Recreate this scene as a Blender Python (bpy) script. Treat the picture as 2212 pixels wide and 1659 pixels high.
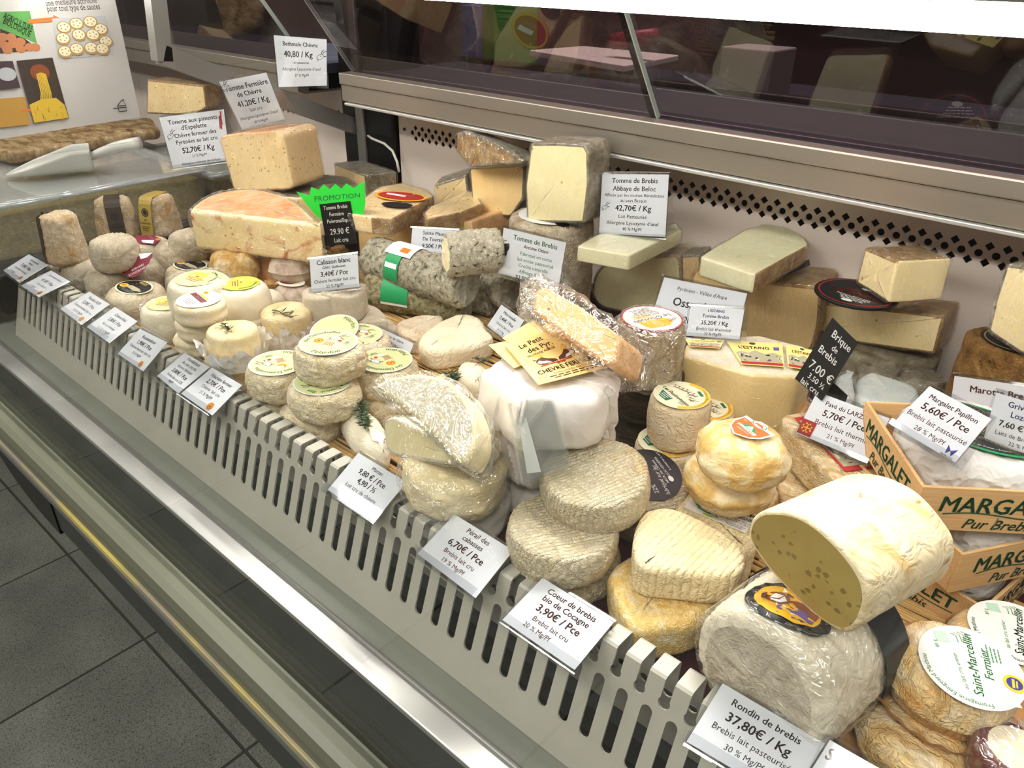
import bpy, bmesh, math, random
import numpy as np
from mathutils import Vector, Matrix, noise
from mathutils.bvhtree import BVHTree

for o in list(bpy.data.objects):
    bpy.data.objects.remove(o)
random.seed(7)
SC = bpy.context.scene
COL = SC.collection

# ------------------------------------------------------------------ camera
# world: X along the counter, Y into the counter (away from the customer), Z up
IMW, IMH, FPX = 2212.0, 1659.0, 1661.0
CAMZ = 1.30
RM = np.array([[0.74722748, 0.33111821, -0.57620467],
               [0.66440179, -0.35279923, 0.6588649],
               [0.01487761, -0.87515338, -0.48361682]])   # rows: world axes in (right, down, forward)
CAM = Vector((0, 0, CAMZ))
cam_data = bpy.data.cameras.new('camera')
cam = bpy.data.objects.new('camera', cam_data)
COL.objects.link(cam)
cam_data.sensor_width = 36.0
cam_data.sensor_fit = 'HORIZONTAL'
cam_data.lens = FPX / IMW * 36.0
cam_data.clip_start = 0.01
cam.matrix_world = Matrix(((RM[0, 0], -RM[0, 1], -RM[0, 2], 0),
                           (RM[1, 0], -RM[1, 1], -RM[1, 2], 0),
                           (RM[2, 0], -RM[2, 1], -RM[2, 2], CAMZ),
                           (0, 0, 0, 1)))
SC.camera = cam

# ------------------------------------------------------------------ world, lights, exposure
w = bpy.data.worlds.new('shop_ambient')
SC.world = w
w.use_nodes = True
w.node_tree.nodes['Background'].inputs[0].default_value = (1.0, 0.97, 0.93, 1)
w.node_tree.nodes['Background'].inputs[1].default_value = 0.1

def area_light(name, loc, size, energy, color=(1, 1, 1), rot=(0, 0, 0)):
    l = bpy.data.lights.new(name, 'AREA')
    l.shape = 'RECTANGLE'
    l.size, l.size_y = size
    l.energy = energy
    l.color = color
    o = bpy.data.objects.new(name, l)
    o.location = loc
    o.rotation_euler = rot
    COL.objects.link(o)
    return o
for lx_, ly_, pw_ in ((-1.7, -0.8, 42), (0.4, -1.0, 36), (-0.7, -2.2, 32), (-0.8, 1.6, 110)):  # unseen lamps added overhead for fill, the last for things behind the glass
    area_light('shop_fill_lamp', (lx_, ly_, 2.83), (1.3, 0.5), pw_, (1.0, 0.95, 0.88))
TUBE_STRENGTH = 35.0
SC.view_settings.view_transform = 'Standard'
SC.view_settings.look = 'None'
SC.view_settings.exposure = 0.0
SC.view_settings.gamma = 1.0
SC.view_settings.use_curve_mapping = False
SC.cycles.transparent_max_bounces = 40
SC.cycles.max_bounces = 10

# ------------------------------------------------------------------ pixel -> place helpers
DECK = CAMZ - 0.41          # height of the counter deck the cheeses stand on

def ray(px, py):
    d = RM @ np.array([px - IMW / 2, py - IMH / 2, FPX])
    return Vector(d)
def at_z(px, py, z):
    d = ray(px, py)
    return CAM + d * ((z - CAMZ) / d.z)
def at_h(px, py, h=0.0):
    return at_z(px, py, DECK + h)
def at_y(px, py, y):
    d = ray(px, py)
    return CAM + d * (y / d.y)
def at_x(px, py, x):
    d = ray(px, py)
    return CAM + d * (x / d.x)
def at_plane(px, py, O, n):
    d = ray(px, py)
    return CAM + d * ((O - CAM).dot(n) / d.dot(n))
def depth(p):
    v = RM.T @ np.array(p - CAM)
    return v[2]
def mpp(p):                  # metres that one photo pixel spans at p
    return depth(p) / FPX

# ------------------------------------------------------------------ materials
MATS = {}
def srgb(c):
    if isinstance(c, str):
        c = c.lstrip('#')
        c = tuple(int(c[i:i + 2], 16) for i in (0, 2, 4))
    out = []
    for v in c[:3]:
        v /= 255.0
        out.append(v / 12.92 if v <= 0.04045 else ((v + 0.055) / 1.055) ** 2.4)
    return (*out, 1.0)

def new_mat(name):
    m = bpy.data.materials.new(name)
    m.use_nodes = True
    nt = m.node_tree
    nt.nodes.clear()
    out = nt.nodes.new('ShaderNodeOutputMaterial')
    return m, nt, out
def N(nt, typ, **kw):
    n = nt.nodes.new(typ)
    for k, v in kw.items():
        if k.startswith('i_'):
            n.inputs[k[2:].replace('_', ' ')].default_value = v
        else:
            setattr(n, k, v)
    return n
def L(nt, a, b):
    nt.links.new(a, b)
def coords(nt, stretch=None):
    tc = N(nt, 'ShaderNodeTexCoord')
    oi = N(nt, 'ShaderNodeObjectInfo')
    mul = N(nt, 'ShaderNodeMath', operation='MULTIPLY')
    mul.inputs[1].default_value = 13.7
    L(nt, oi.outputs['Random'], mul.inputs[0])
    add = N(nt, 'ShaderNodeVectorMath', operation='ADD')
    L(nt, tc.outputs['Object'], add.inputs[0])
    L(nt, mul.outputs[0], add.inputs[1])
    if stretch:
        mp = N(nt, 'ShaderNodeVectorMath', operation='MULTIPLY')
        mp.inputs[1].default_value = stretch
        L(nt, add.outputs[0], mp.inputs[0])
        return mp.outputs[0]
    return add.outputs[0]
def ramp(nt, fac, stops):
    r = N(nt, 'ShaderNodeValToRGB')
    e = r.color_ramp.elements
    while len(e) < len(stops):
        e.new(0.5)
    for el, (p, c) in zip(e, stops):
        el.position = p
        el.color = srgb(c) if (isinstance(c, str) or max(c) > 1.01) else c
    L(nt, fac, r.inputs[0])
    return r.outputs[0]

def M_plain(name, color, rough=0.6, metal=0.0, spec=0.4, emit=0.0):
    if name in MATS:
        return MATS[name]
    m, nt, out = new_mat(name)
    b = N(nt, 'ShaderNodeBsdfPrincipled')
    b.inputs['Base Color'].default_value = srgb(color)
    b.inputs['Roughness'].default_value = rough
    b.inputs['Metallic'].default_value = metal
    b.inputs['Specular IOR Level'].default_value = spec
    if emit:
        b.inputs['Emission Color'].default_value = srgb(color)
        b.inputs['Emission Strength'].default_value = emit
    L(nt, b.outputs[0], out.inputs[0])
    MATS[name] = m
    return m

def warm(c, g, b):
    return (c[0], c[1] * g, c[2] * b)
def M_rind(name, stops, cscale=60, bscale=260, bump=0.6, bdist=0.0012, rough=0.75, ridges=0.0,
           rscale=210, spots=None, stretch=None, wr=1.6, coat=0.0, fine=None):
    """moulded / washed cheese surface: blotchy colour, wrinkled relief, optional rack ridges"""
    m, nt, out = new_mat(name)
    stops = [(p, warm(c, 0.985, 0.94)) for p, c in stops]
    co = coords(nt, stretch)
    b = N(nt, 'ShaderNodeBsdfPrincipled')
    b.inputs['Roughness'].default_value = rough
    b.inputs['Specular IOR Level'].default_value = 0.25
    b.inputs['Coat Weight'].default_value = coat
    b.inputs['Coat Roughness'].default_value = 0.15
    n1 = N(nt, 'ShaderNodeTexNoise', i_Scale=cscale, i_Detail=5.0, i_Roughness=0.6, i_Distortion=0.6)
    L(nt, co, n1.inputs['Vector'])
    col = ramp(nt, n1.outputs[0], stops)
    n2 = N(nt, 'ShaderNodeTexNoise', i_Scale=bscale, i_Detail=3.0, i_Roughness=0.55, i_Distortion=wr)
    L(nt, co, n2.inputs['Vector'])
    # ridged: 1-|2n-1| gives worm-like wrinkles
    s1 = N(nt, 'ShaderNodeMath', operation='SUBTRACT'); s1.inputs[1].default_value = 0.5
    L(nt, n2.outputs[0], s1.inputs[0])
    s2 = N(nt, 'ShaderNodeMath', operation='ABSOLUTE'); L(nt, s1.outputs[0], s2.inputs[0])
    s3 = N(nt, 'ShaderNodeMath', operation='MULTIPLY'); s3.inputs[1].default_value = 4.0
    L(nt, s2.outputs[0], s3.inputs[0])
    s3.use_clamp = True
    hgt = s3.outputs[0]
    if fine:
        n4 = N(nt, 'ShaderNodeTexNoise', i_Scale=fine, i_Detail=2.0)
        L(nt, co, n4.inputs['Vector'])
        ad = N(nt, 'ShaderNodeMath', operation='MULTIPLY_ADD'); ad.inputs[1].default_value = 0.22
        L(nt, n4.outputs[0], ad.inputs[0]); L(nt, hgt, ad.inputs[2])
        hgt = ad.outputs[0]
    if ridges:
        wv = N(nt, 'ShaderNodeTexWave', wave_type='BANDS', bands_direction='X', i_Scale=rscale / 6.283, i_Distortion=1.6, i_Detail=2.0)
        wv.inputs['Detail Scale'].default_value = 3.0
        tc = N(nt, 'ShaderNodeTexCoord')
        L(nt, tc.outputs['Object'], wv.inputs['Vector'])
        pw = N(nt, 'ShaderNodeMath', operation='POWER'); pw.inputs[1].default_value = 0.35
        L(nt, wv.outputs['Fac'], pw.inputs[0])
        ma = N(nt, 'ShaderNodeMath', operation='MULTIPLY_ADD'); ma.inputs[1].default_value = ridges
        L(nt, pw.outputs[0], ma.inputs[0]); L(nt, hgt, ma.inputs[2])
        hgt = ma.outputs[0]
    if spots:
        sc_, thr, scol = spots
        v = N(nt, 'ShaderNodeTexNoise', i_Scale=sc_, i_Detail=4.0, i_Roughness=0.7)
        L(nt, co, v.inputs['Vector'])
        f = ramp(nt, v.outputs[0], [(thr, (0, 0, 0, 1)), (thr + 0.08, (1, 1, 1, 1))])
        mx = N(nt, 'ShaderNodeMix', data_type='RGBA')
        L(nt, f, mx.inputs[0]); L(nt, col, mx.inputs[6])
        mx.inputs[7].default_value = srgb(scol)
        col = mx.outputs[2]
    L(nt, col, b.inputs['Base Color'])
    bp = N(nt, 'ShaderNodeBump', i_Strength=min(1.0, bump * 1.2), i_Distance=bdist * 1.0)
    L(nt, hgt, bp.inputs['Height'])
    L(nt, bp.outputs[0], b.inputs['Normal'])
    L(nt, b.outputs[0], out.inputs[0])
    MATS[name] = m
    return m

def M_paste(name, c1, c2, eye=None, eyescale=120, eyeamt=0.82, eyer=0.28, rough=0.45, veins=None):
    """cut face of a cheese, with small eyes"""
    m, nt, out = new_mat(name)
    c1, c2 = warm(c1, 0.985, 0.93), warm(c2, 0.985, 0.93)
    co = coords(nt)
    b = N(nt, 'ShaderNodeBsdfPrincipled')
    b.inputs['Roughness'].default_value = rough
    b.inputs['Specular IOR Level'].default_value = 0.35
    n1 = N(nt, 'ShaderNodeTexNoise', i_Scale=22.0, i_Detail=3.0)
    L(nt, co, n1.inputs['Vector'])
    col = ramp(nt, n1.outputs[0], [(0.3, c1), (0.7, c2)])
    hgt = n1.outputs[0]
    if eye:
        dist = N(nt, 'ShaderNodeTexNoise', i_Scale=90.0, i_Detail=2.0)
        L(nt, co, dist.inputs['Vector'])
        mxv = N(nt, 'ShaderNodeVectorMath', operation='MULTIPLY_ADD')
        mxv.inputs[1].default_value = (0.006, 0.006, 0.006)
        L(nt, dist.outputs['Color'], mxv.inputs[0]); L(nt, co, mxv.inputs[2])
        v = N(nt, 'ShaderNodeTexVoronoi', i_Scale=eyescale, i_Randomness=1.0)
        L(nt, mxv.outputs[0], v.inputs['Vector'])
        sep = N(nt, 'ShaderNodeSeparateColor')
        L(nt, v.outputs['Color'], sep.inputs[0])
        g1 = N(nt, 'ShaderNodeMath', operation='GREATER_THAN'); g1.inputs[1].default_value = eyeamt
        L(nt, sep.outputs[0], g1.inputs[0])
        inv = ramp(nt, v.outputs['Distance'], [(eyer * 0.6, (1, 1, 1, 1)), (eyer, (0, 0, 0, 1))])
        mu = N(nt, 'ShaderNodeMath', operation='MULTIPLY')
        L(nt, g1.outputs[0], mu.inputs[0]); L(nt, inv, mu.inputs[1])
        mx = N(nt, 'ShaderNodeMix', data_type='RGBA')
        L(nt, mu.outputs[0], mx.inputs[0]); L(nt, col, mx.inputs[6])
        mx.inputs[7].default_value = srgb(eye)
        col = mx.outputs[2]
        sb = N(nt, 'ShaderNodeMath', operation='SUBTRACT')
        L(nt, n1.outputs[0], sb.inputs[0]); L(nt, mu.outputs[0], sb.inputs[1])
        hgt = sb.outputs[0]
    if veins:
        vs, vcol = veins
        nv = N(nt, 'ShaderNodeTexNoise', i_Scale=vs, i_Detail=6.0, i_Roughness=0.65, i_Distortion=1.2)
        L(nt, co, nv.inputs['Vector'])
        f = ramp(nt, nv.outputs[0], [(0.54, (0, 0, 0, 1)), (0.70, (1, 1, 1, 1))])
        mx = N(nt, 'ShaderNodeMix', data_type='RGBA')
        L(nt, f, mx.inputs[0]); L(nt, col, mx.inputs[6])
        mx.inputs[7].default_value = srgb(vcol)
        col = mx.outputs[2]
    L(nt, col, b.inputs['Base Color'])
    bp = N(nt, 'ShaderNodeBump', i_Strength=0.5, i_Distance=0.001)
    L(nt, hgt, bp.inputs['Height'])
    L(nt, bp.outputs[0], b.inputs['Normal'])
    L(nt, b.outputs[0], out.inputs[0])
    MATS[name] = m
    return m

def M_thin(name, tint, rough=0.02, base=0.05, grazing=0.8, bump=None, haze=0.0, hazecol='#ffffff', streak=0.0):
    """thin clear sheet: straight-through transmission plus a Fresnel-like gloss"""
    m, nt, out = new_mat(name)
    tr = N(nt, 'ShaderNodeBsdfTransparent'); tr.inputs[0].default_value = srgb(tint)
    gl = N(nt, 'ShaderNodeBsdfGlossy', i_Roughness=rough)
    gl.inputs['Color'].default_value = (1, 1, 1, 1)
    lw = N(nt, 'ShaderNodeLayerWeight', i_Blend=0.5)
    pw = N(nt, 'ShaderNodeMath', operation='POWER'); pw.inputs[1].default_value = 4.0
    L(nt, lw.outputs['Facing'], pw.inputs[0])
    ma = N(nt, 'ShaderNodeMath', operation='MULTIPLY_ADD')
    ma.inputs[1].default_value = grazing; ma.inputs[2].default_value = base
    ma.use_clamp = True
    L(nt, pw.outputs[0], ma.inputs[0])
    mix = N(nt, 'ShaderNodeMixShader')
    L(nt, ma.outputs[0], mix.inputs[0]); L(nt, tr.outputs[0], mix.inputs[1]); L(nt, gl.outputs[0], mix.inputs[2])
    if bump:
        sc_, st, dist, stretch = bump
        co = coords(nt, stretch)
        n1 = N(nt, 'ShaderNodeTexNoise', i_Scale=sc_, i_Detail=3.0, i_Roughness=0.6, i_Distortion=1.5)
        L(nt, co, n1.inputs['Vector'])
        s1 = N(nt, 'ShaderNodeMath', operation='SUBTRACT'); s1.inputs[1].default_value = 0.5
        L(nt, n1.outputs[0], s1.inputs[0])
        s2 = N(nt, 'ShaderNodeMath', operation='ABSOLUTE'); L(nt, s1.outputs[0], s2.inputs[0])
        bp = N(nt, 'ShaderNodeBump', i_Strength=st, i_Distance=dist)
        L(nt, s2.outputs[0], bp.inputs['Height'])
        L(nt, bp.outputs[0], gl.inputs['Normal'])
    last = mix
    if haze:
        df = N(nt, 'ShaderNodeBsdfDiffuse'); df.inputs[0].default_value = srgb(hazecol)
        mix2 = N(nt, 'ShaderNodeMixShader'); mix2.inputs[0].default_value = haze
        if streak and bump:                  # whiter fold lines, painted in for highlights on the creased film
            st_ = ramp(nt, s2.outputs[0], [(0.0, (haze + streak,) * 3 + (1,)), (0.018, (haze,) * 3 + (1,))])
            L(nt, st_, mix2.inputs[0])
        L(nt, mix.outputs[0], mix2.inputs[1]); L(nt, df.outputs[0], mix2.inputs[2])
        last = mix2
    L(nt, last.outputs[0], out.inputs[0])
    MATS[name] = m
    return m

def M_crumple(name, c1, c2, scale=55, strength=0.9, dist=0.012, rough=0.5):
    m, nt, out = new_mat(name)
    co = coords(nt)
    b = N(nt, 'ShaderNodeBsdfPrincipled'); b.inputs['Roughness'].default_value = rough
    b.inputs['Specular IOR Level'].default_value = 0.3
    n0 = N(nt, 'ShaderNodeTexNoise', i_Scale=scale * 0.5, i_Detail=2.0)
    L(nt, co, n0.inputs['Vector'])
    mv = N(nt, 'ShaderNodeVectorMath', operation='MULTIPLY_ADD'); mv.inputs[1].default_value = (0.03, 0.03, 0.03)
    L(nt, n0.outputs['Color'], mv.inputs[0]); L(nt, co, mv.inputs[2])
    v = N(nt, 'ShaderNodeTexVoronoi', i_Scale=scale); L(nt, mv.outputs[0], v.inputs['Vector'])
    v2 = N(nt, 'ShaderNodeTexVoronoi', i_Scale=scale * 2.6); L(nt, mv.outputs[0], v2.inputs['Vector'])
    ad = N(nt, 'ShaderNodeMath', operation='MULTIPLY_ADD'); ad.inputs[1].default_value = 0.35
    L(nt, v2.outputs['Distance'], ad.inputs[0]); L(nt, v.outputs['Distance'], ad.inputs[2])
    L(nt, ramp(nt, n0.outputs[0], [(0.3, c1), (0.7, c2)]), b.inputs['Base Color'])
    bp = N(nt, 'ShaderNodeBump', i_Strength=strength, i_Distance=dist)
    L(nt, ad.outputs[0], bp.inputs['Height']); L(nt, bp.outputs[0], b.inputs['Normal'])
    L(nt, b.outputs[0], out.inputs[0])
    MATS[name] = m

# ------------------------------------------------------------------ object helpers
def smooth(me, on=True):
    me.polygons.foreach_set('use_smooth', [on] * len(me.polygons))
def mesh_obj(name, me, mats, parent=None, mw=None, local=None):
    o = bpy.data.objects.new(name, me)
    COL.objects.link(o)
    if not isinstance(mats, (list, tuple)):
        mats = [mats]
    if not me.materials:
        for m in mats:
            me.materials.append(MATS[m] if isinstance(m, str) else m)
    if parent is not None:
        o.parent = parent
        if local is not None:
            o.matrix_local = local
    elif mw is not None:
        o.matrix_world = mw
    return o
def tagit(o, label, cat=None, group=None, kind=None):
    if label: o['label'] = label
    if cat: o['category'] = cat
    if group: o['group'] = group
    if kind: o['kind'] = kind
    return o
def empty(name, label, cat, mw=None, group=None, kind=None):
    o = bpy.data.objects.new(name, None)
    o.empty_display_size = 0.02
    COL.objects.link(o)
    if mw is not None:
        o.matrix_world = mw
    return tagit(o, label, cat, group, kind)
def pydata(name, vs, fs, mi=None, sm=False):
    me = bpy.data.meshes.new(name)
    me.from_pydata([tuple(v) for v in vs], [], fs)
    if mi is not None:
        me.polygons.foreach_set('material_index', mi)
    if sm:
        smooth(me)
    me.update()
    return me
def frame(O, n, u=None):
    """matrix with local z = n, local x along u (projected)"""
    n = n.normalized()
    if u is None:
        u = Vector((1, 0, 0))
    u = (u - n * u.dot(n)).normalized()
    v = n.cross(u)
    return Matrix(((u.x, v.x, n.x, O.x), (u.y, v.y, n.y, O.y), (u.z, v.z, n.z, O.z), (0, 0, 0, 1)))
def box_me(name, x0, x1, y0, y1, z0, z1, bevel=0.0, seg=2):
    bm = bmesh.new()
    bmesh.ops.create_cube(bm, size=1)
    for v in bm.verts:
        v.co = Vector(((x0 + x1) / 2 + v.co.x * (x1 - x0), (y0 + y1) / 2 + v.co.y * (y1 - y0), (z0 + z1) / 2 + v.co.z * (z1 - z0)))
    if bevel:
        bmesh.ops.bevel(bm, geom=bm.edges[:], offset=bevel, segments=seg, affect='EDGES', profile=0.5)
    me = bpy.data.meshes.new(name)
    bm.to_mesh(me); bm.free()
    return me
def sweep_me(name, prof, x0, x1, closed=True, sm=False):
    """profile of (y, z) swept along X with end caps"""
    n = len(prof)
    vs = [(x0, p[0], p[1]) for p in prof] + [(x1, p[0], p[1]) for p in prof]
    fs = [(i, (i + 1) % n, n + (i + 1) % n, n + i) for i in range(n if closed else n - 1)]
    if closed:
        fs += [tuple(range(n))[::-1], tuple(range(n, 2 * n))]
    me = pydata(name, vs, fs, sm=sm)
    bm = bmesh.new(); bm.from_mesh(me)
    bmesh.ops.recalc_face_normals(bm, faces=bm.faces[:])
    bm.to_mesh(me); bm.free()
    return me
def holes_me(name, outer, holes, t):
    """flat plate in XY (extruded +-t/2 in Z) with holes cut through it"""
    c = bpy.data.curves.new('tmp', 'CURVE')
    c.dimensions = '2D'; c.fill_mode = 'BOTH'; c.extrude = t / 2
    for pts in [outer] + holes:
        s = c.splines.new('POLY'); s.points.add(len(pts) - 1); s.use_cyclic_u = True
        for p, q in zip(s.points, pts):
            p.co = (q[0], q[1], 0, 1)
    ob = bpy.data.objects.new('tmp', c)
    me = bpy.data.meshes.new_from_object(ob)
    bpy.data.objects.remove(ob); bpy.data.curves.remove(c)
    me.name = name
    me.materials.clear()
    return me
def strip_me(name, prof, u0, u1, th):
    """open polyline profile (v, n) given thickness th, extruded along local x; local y=v z=n"""
    P = [Vector((a, b)) for a, b in prof]
    nr = []
    for i in range(len(P)):
        d = (P[min(i + 1, len(P) - 1)] - P[max(i - 1, 0)]).normalized()
        nr.append(Vector((-d.y, d.x)))
    ring = [p + n * th / 2 for p, n in zip(P, nr)] + [p - n * th / 2 for p, n in reversed(list(zip(P, nr)))]
    n = len(ring)
    vs = [(u0, p.x, p.y) for p in ring] + [(u1, p.x, p.y) for p in ring]
    fs = [(i, (i + 1) % n, n + (i + 1) % n, n + i) for i in range(n)]
    m = len(P)
    for k in range(m - 1):
        a, b, c, d = k, k + 1, n - 2 - k, n - 1 - k
        fs.append((a, d, c, b)); fs.append((n + a, n + b, n + c, n + d))
    me = pydata(name, vs, fs)
    bm = bmesh.new(); bm.from_mesh(me)
    bmesh.ops.recalc_face_normals(bm, faces=bm.faces[:])
    bm.to_mesh(me); bm.free()
    return me
def tube_me(name, pts, r, seg=8, r_fn=None, caps=True):
    pts = [Vector(p) for p in pts]
    vs, fs = [], []
    for i, p in enumerate(pts):
        d = (pts[min(i + 1, len(pts) - 1)] - pts[max(i - 1, 0)]).normalized()
        a = Vector((0, 0, 1)) if abs(d.z) < 0.9 else Vector((1, 0, 0))
        e1 = d.cross(a).normalized(); e2 = d.cross(e1)
        rr = r_fn(i / (len(pts) - 1)) * r if r_fn else r
        for k in range(seg):
            t = 2 * math.pi * k / seg
            vs.append(p + e1 * rr * math.cos(t) + e2 * rr * math.sin(t))
    for i in range(len(pts) - 1):
        for k in range(seg):
            fs.append((i * seg + k, i * seg + (k + 1) % seg, (i + 1) * seg + (k + 1) % seg, (i + 1) * seg + k))
    if caps:
        fs.append(tuple(range(seg))[::-1]); fs.append(tuple(range((len(pts) - 1) * seg, len(pts) * seg)))
    return pydata(name, vs, fs, sm=True)

# ---- the cheese shape: any star-shaped outline, given thickness, rounded rims, uneven surface
def fillet(poly, rc, step):
    """polygon (list of 2-vectors, CCW) -> dense outline with rounded corners; also source edge ids"""
    P = [Vector(p) for p in poly]
    area = sum(P[i].x * P[(i + 1) % len(P)].y - P[(i + 1) % len(P)].x * P[i].y for i in range(len(P)))
    ids = list(range(len(P)))
    flip = area < 0
    if flip:
        P.reverse()
        n = len(P)
        ids = [(n - 2 - i) % n for i in range(n)]
    pts, eid = [], []
    n = len(P)
    for i in range(n):
        a, b, c = P[i - 1], P[i], P[(i + 1) % n]
        l1, l2 = (a - b).length, (c - b).length
        r = min(rc[i] if isinstance(rc, (list, tuple)) else rc, l1 * 0.48, l2 * 0.48)
        s, e = b + (a - b).normalized() * r, b + (c - b).normalized() * r
        k = 5 if r > 0.002 else 3
        for j in range(k + 1):
            t = j / k
            pts.append(s * (1 - t) ** 2 + b * 2 * t * (1 - t) + e * t * t)
            eid.append(ids[i - 1] if t < 0.5 else ids[i])
        r2 = min(rc[(i + 1) % n] if isinstance(rc, (list, tuple)) else rc, l2 * 0.48, (P[(i + 2) % n] - c).length * 0.48)
        e2 = c + (b - c).normalized() * r2
        m = max(1, int((e2 - e).length / step))
        for j in range(1, m):
            pts.append(e.lerp(e2, j / m)); eid.append(ids[i])
    return pts, eid
def circle(r, n=56, ry=None):
    return [Vector((r * math.cos(2 * math.pi * i / n), (ry or r) * math.sin(2 * math.pi * i / n))) for i in range(n)]

def puck_mesh(pts, t, r=0.003, bulge=0.0, namp=0.0, nfreq=40.0, top_rings=7, side_rows=5, dome=0.0, seed=0.0,
              edge_wob=0.0, fine=0.0, ffreq=200.0, taper=0.0):
    n = len(pts)
    nrm = []
    for i in range(n):
        d = pts[(i + 1) % n] - pts[i - 1]
        d = d.normalized() if d.length > 1e-9 else Vector((1, 0))
        nrm.append(Vector((d.y, -d.x)))
    c = sum(pts, Vector((0, 0))) / n
    r = min(r, t * 0.49)
    rings = []       # (list of xyz, kind)
    inner = [p - q * r for p, q in zip(pts, nrm)]
    for k in range(1, top_rings + 1):
        s = k / top_rings
        rings.append(([(*(c + (p - c) * s), t + dome * (1 - s * s)) for p in inner], 0))
    cs = 4
    def tp(z):
        return taper * z
    for k in range(1, cs + 1):
        th = math.pi / 2 * k / cs
        z = t - r * (1 - math.cos(th))
        rings.append(([(*(p - q * (r * (1 - math.sin(th)))), z) for p, q in zip(pts, nrm)], 1))
    for k in range(1, side_rows):
        q_ = k / side_rows
        z = (t - r) + (2 * r - t) * q_
        ins = -bulge * math.sin(math.pi * q_)
        rings.append(([(*(p - q * ins), z) for p, q in zip(pts, nrm)], 1))
    for k in range(cs, -1, -1):
        th = math.pi / 2 * k / cs
        z = r * (1 - math.cos(th))
        rings.append(([(*(p - q * (r * (1 - math.sin(th)))), z) for p, q in zip(pts, nrm)], 1))
    for s in (0.66, 0.33):
        rings.append(([(*(c + (p - c) * s), 0.0) for p in inner], 2))
    if taper:
        rings = [([(c.x + (x - c.x) * (1 + taper * (1 - z / t)), c.y + (y - c.y) * (1 + taper * (1 - z / t)), z) for x, y, z in R_], k_) for R_, k_ in rings]
    vs = [(c.x, c.y, t + dome)]
    for R_, _ in rings:
        vs += R_
    vs.append((c.x, c.y, 0.0))
    fs, kind, seg = [], [], []
    for i in range(n):
        fs.append((0, 1 + i, 1 + (i + 1) % n)); kind.append(0); seg.append(i)
    for k in range(len(rings) - 1):
        a, b = 1 + k * n, 1 + (k + 1) * n
        for i in range(n):
            fs.append((a + i, b + i, b + (i + 1) % n, a + (i + 1) % n)); kind.append(rings[k + 1][1]); seg.append(i)
    a = 1 + (len(rings) - 1) * n
    for i in range(n):
        fs.append((a + i, len(vs) - 1, a + (i + 1) % n)); kind.append(2); seg.append(i)
    me = pydata('puck', vs, fs, sm=True)
    if namp or fine:
        ns = [v.normal.copy() for v in me.vertices]
        for v, q in zip(me.vertices, ns):
            p = v.co * nfreq + Vector((seed * 3.1, seed * 1.7, seed))
            d = namp * noise.noise(p) + namp * 0.5 * noise.noise(p * 2.3)
            if fine:
                e = noise.noise(v.co * ffreq + Vector((seed, 0, seed)) + 1.2 * noise.noise_vector(v.co * ffreq * 0.6))
                d += fine * (min(abs(e) * 2.6, 1.0) - 0.45)
            v.co += q * d
        me.update()
    return me, kind, seg
def split_mesh(me, idx):
    """split faces of me by idx (list per face) into separate meshes -> {idx: mesh}"""
    out = {}
    co = [v.co.copy() for v in me.vertices]
    faces = [tuple(p.vertices) for p in me.polygons]
    for k in sorted(set(idx)):
        mp, vs, fs = {}, [], []
        for f, i in zip(faces, idx):
            if i != k:
                continue
            g = []
            for q in f:
                if q not in mp:
                    mp[q] = len(vs); vs.append(co[q])
                g.append(mp[q])
            fs.append(tuple(g))
        out[k] = pydata('piece', vs, fs, sm=True)
    bpy.data.meshes.remove(me)
    return out

class T:
    """a placed thing: root object, its frame, radius and thickness"""
    def __init__(s, root, M, r=0, t=0):
        s.root, s.M, s.r, s.t = root, M, r, t

SEED = [0]
def sd():
    SEED[0] += 1
    return SEED[0] * 1.37

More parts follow.
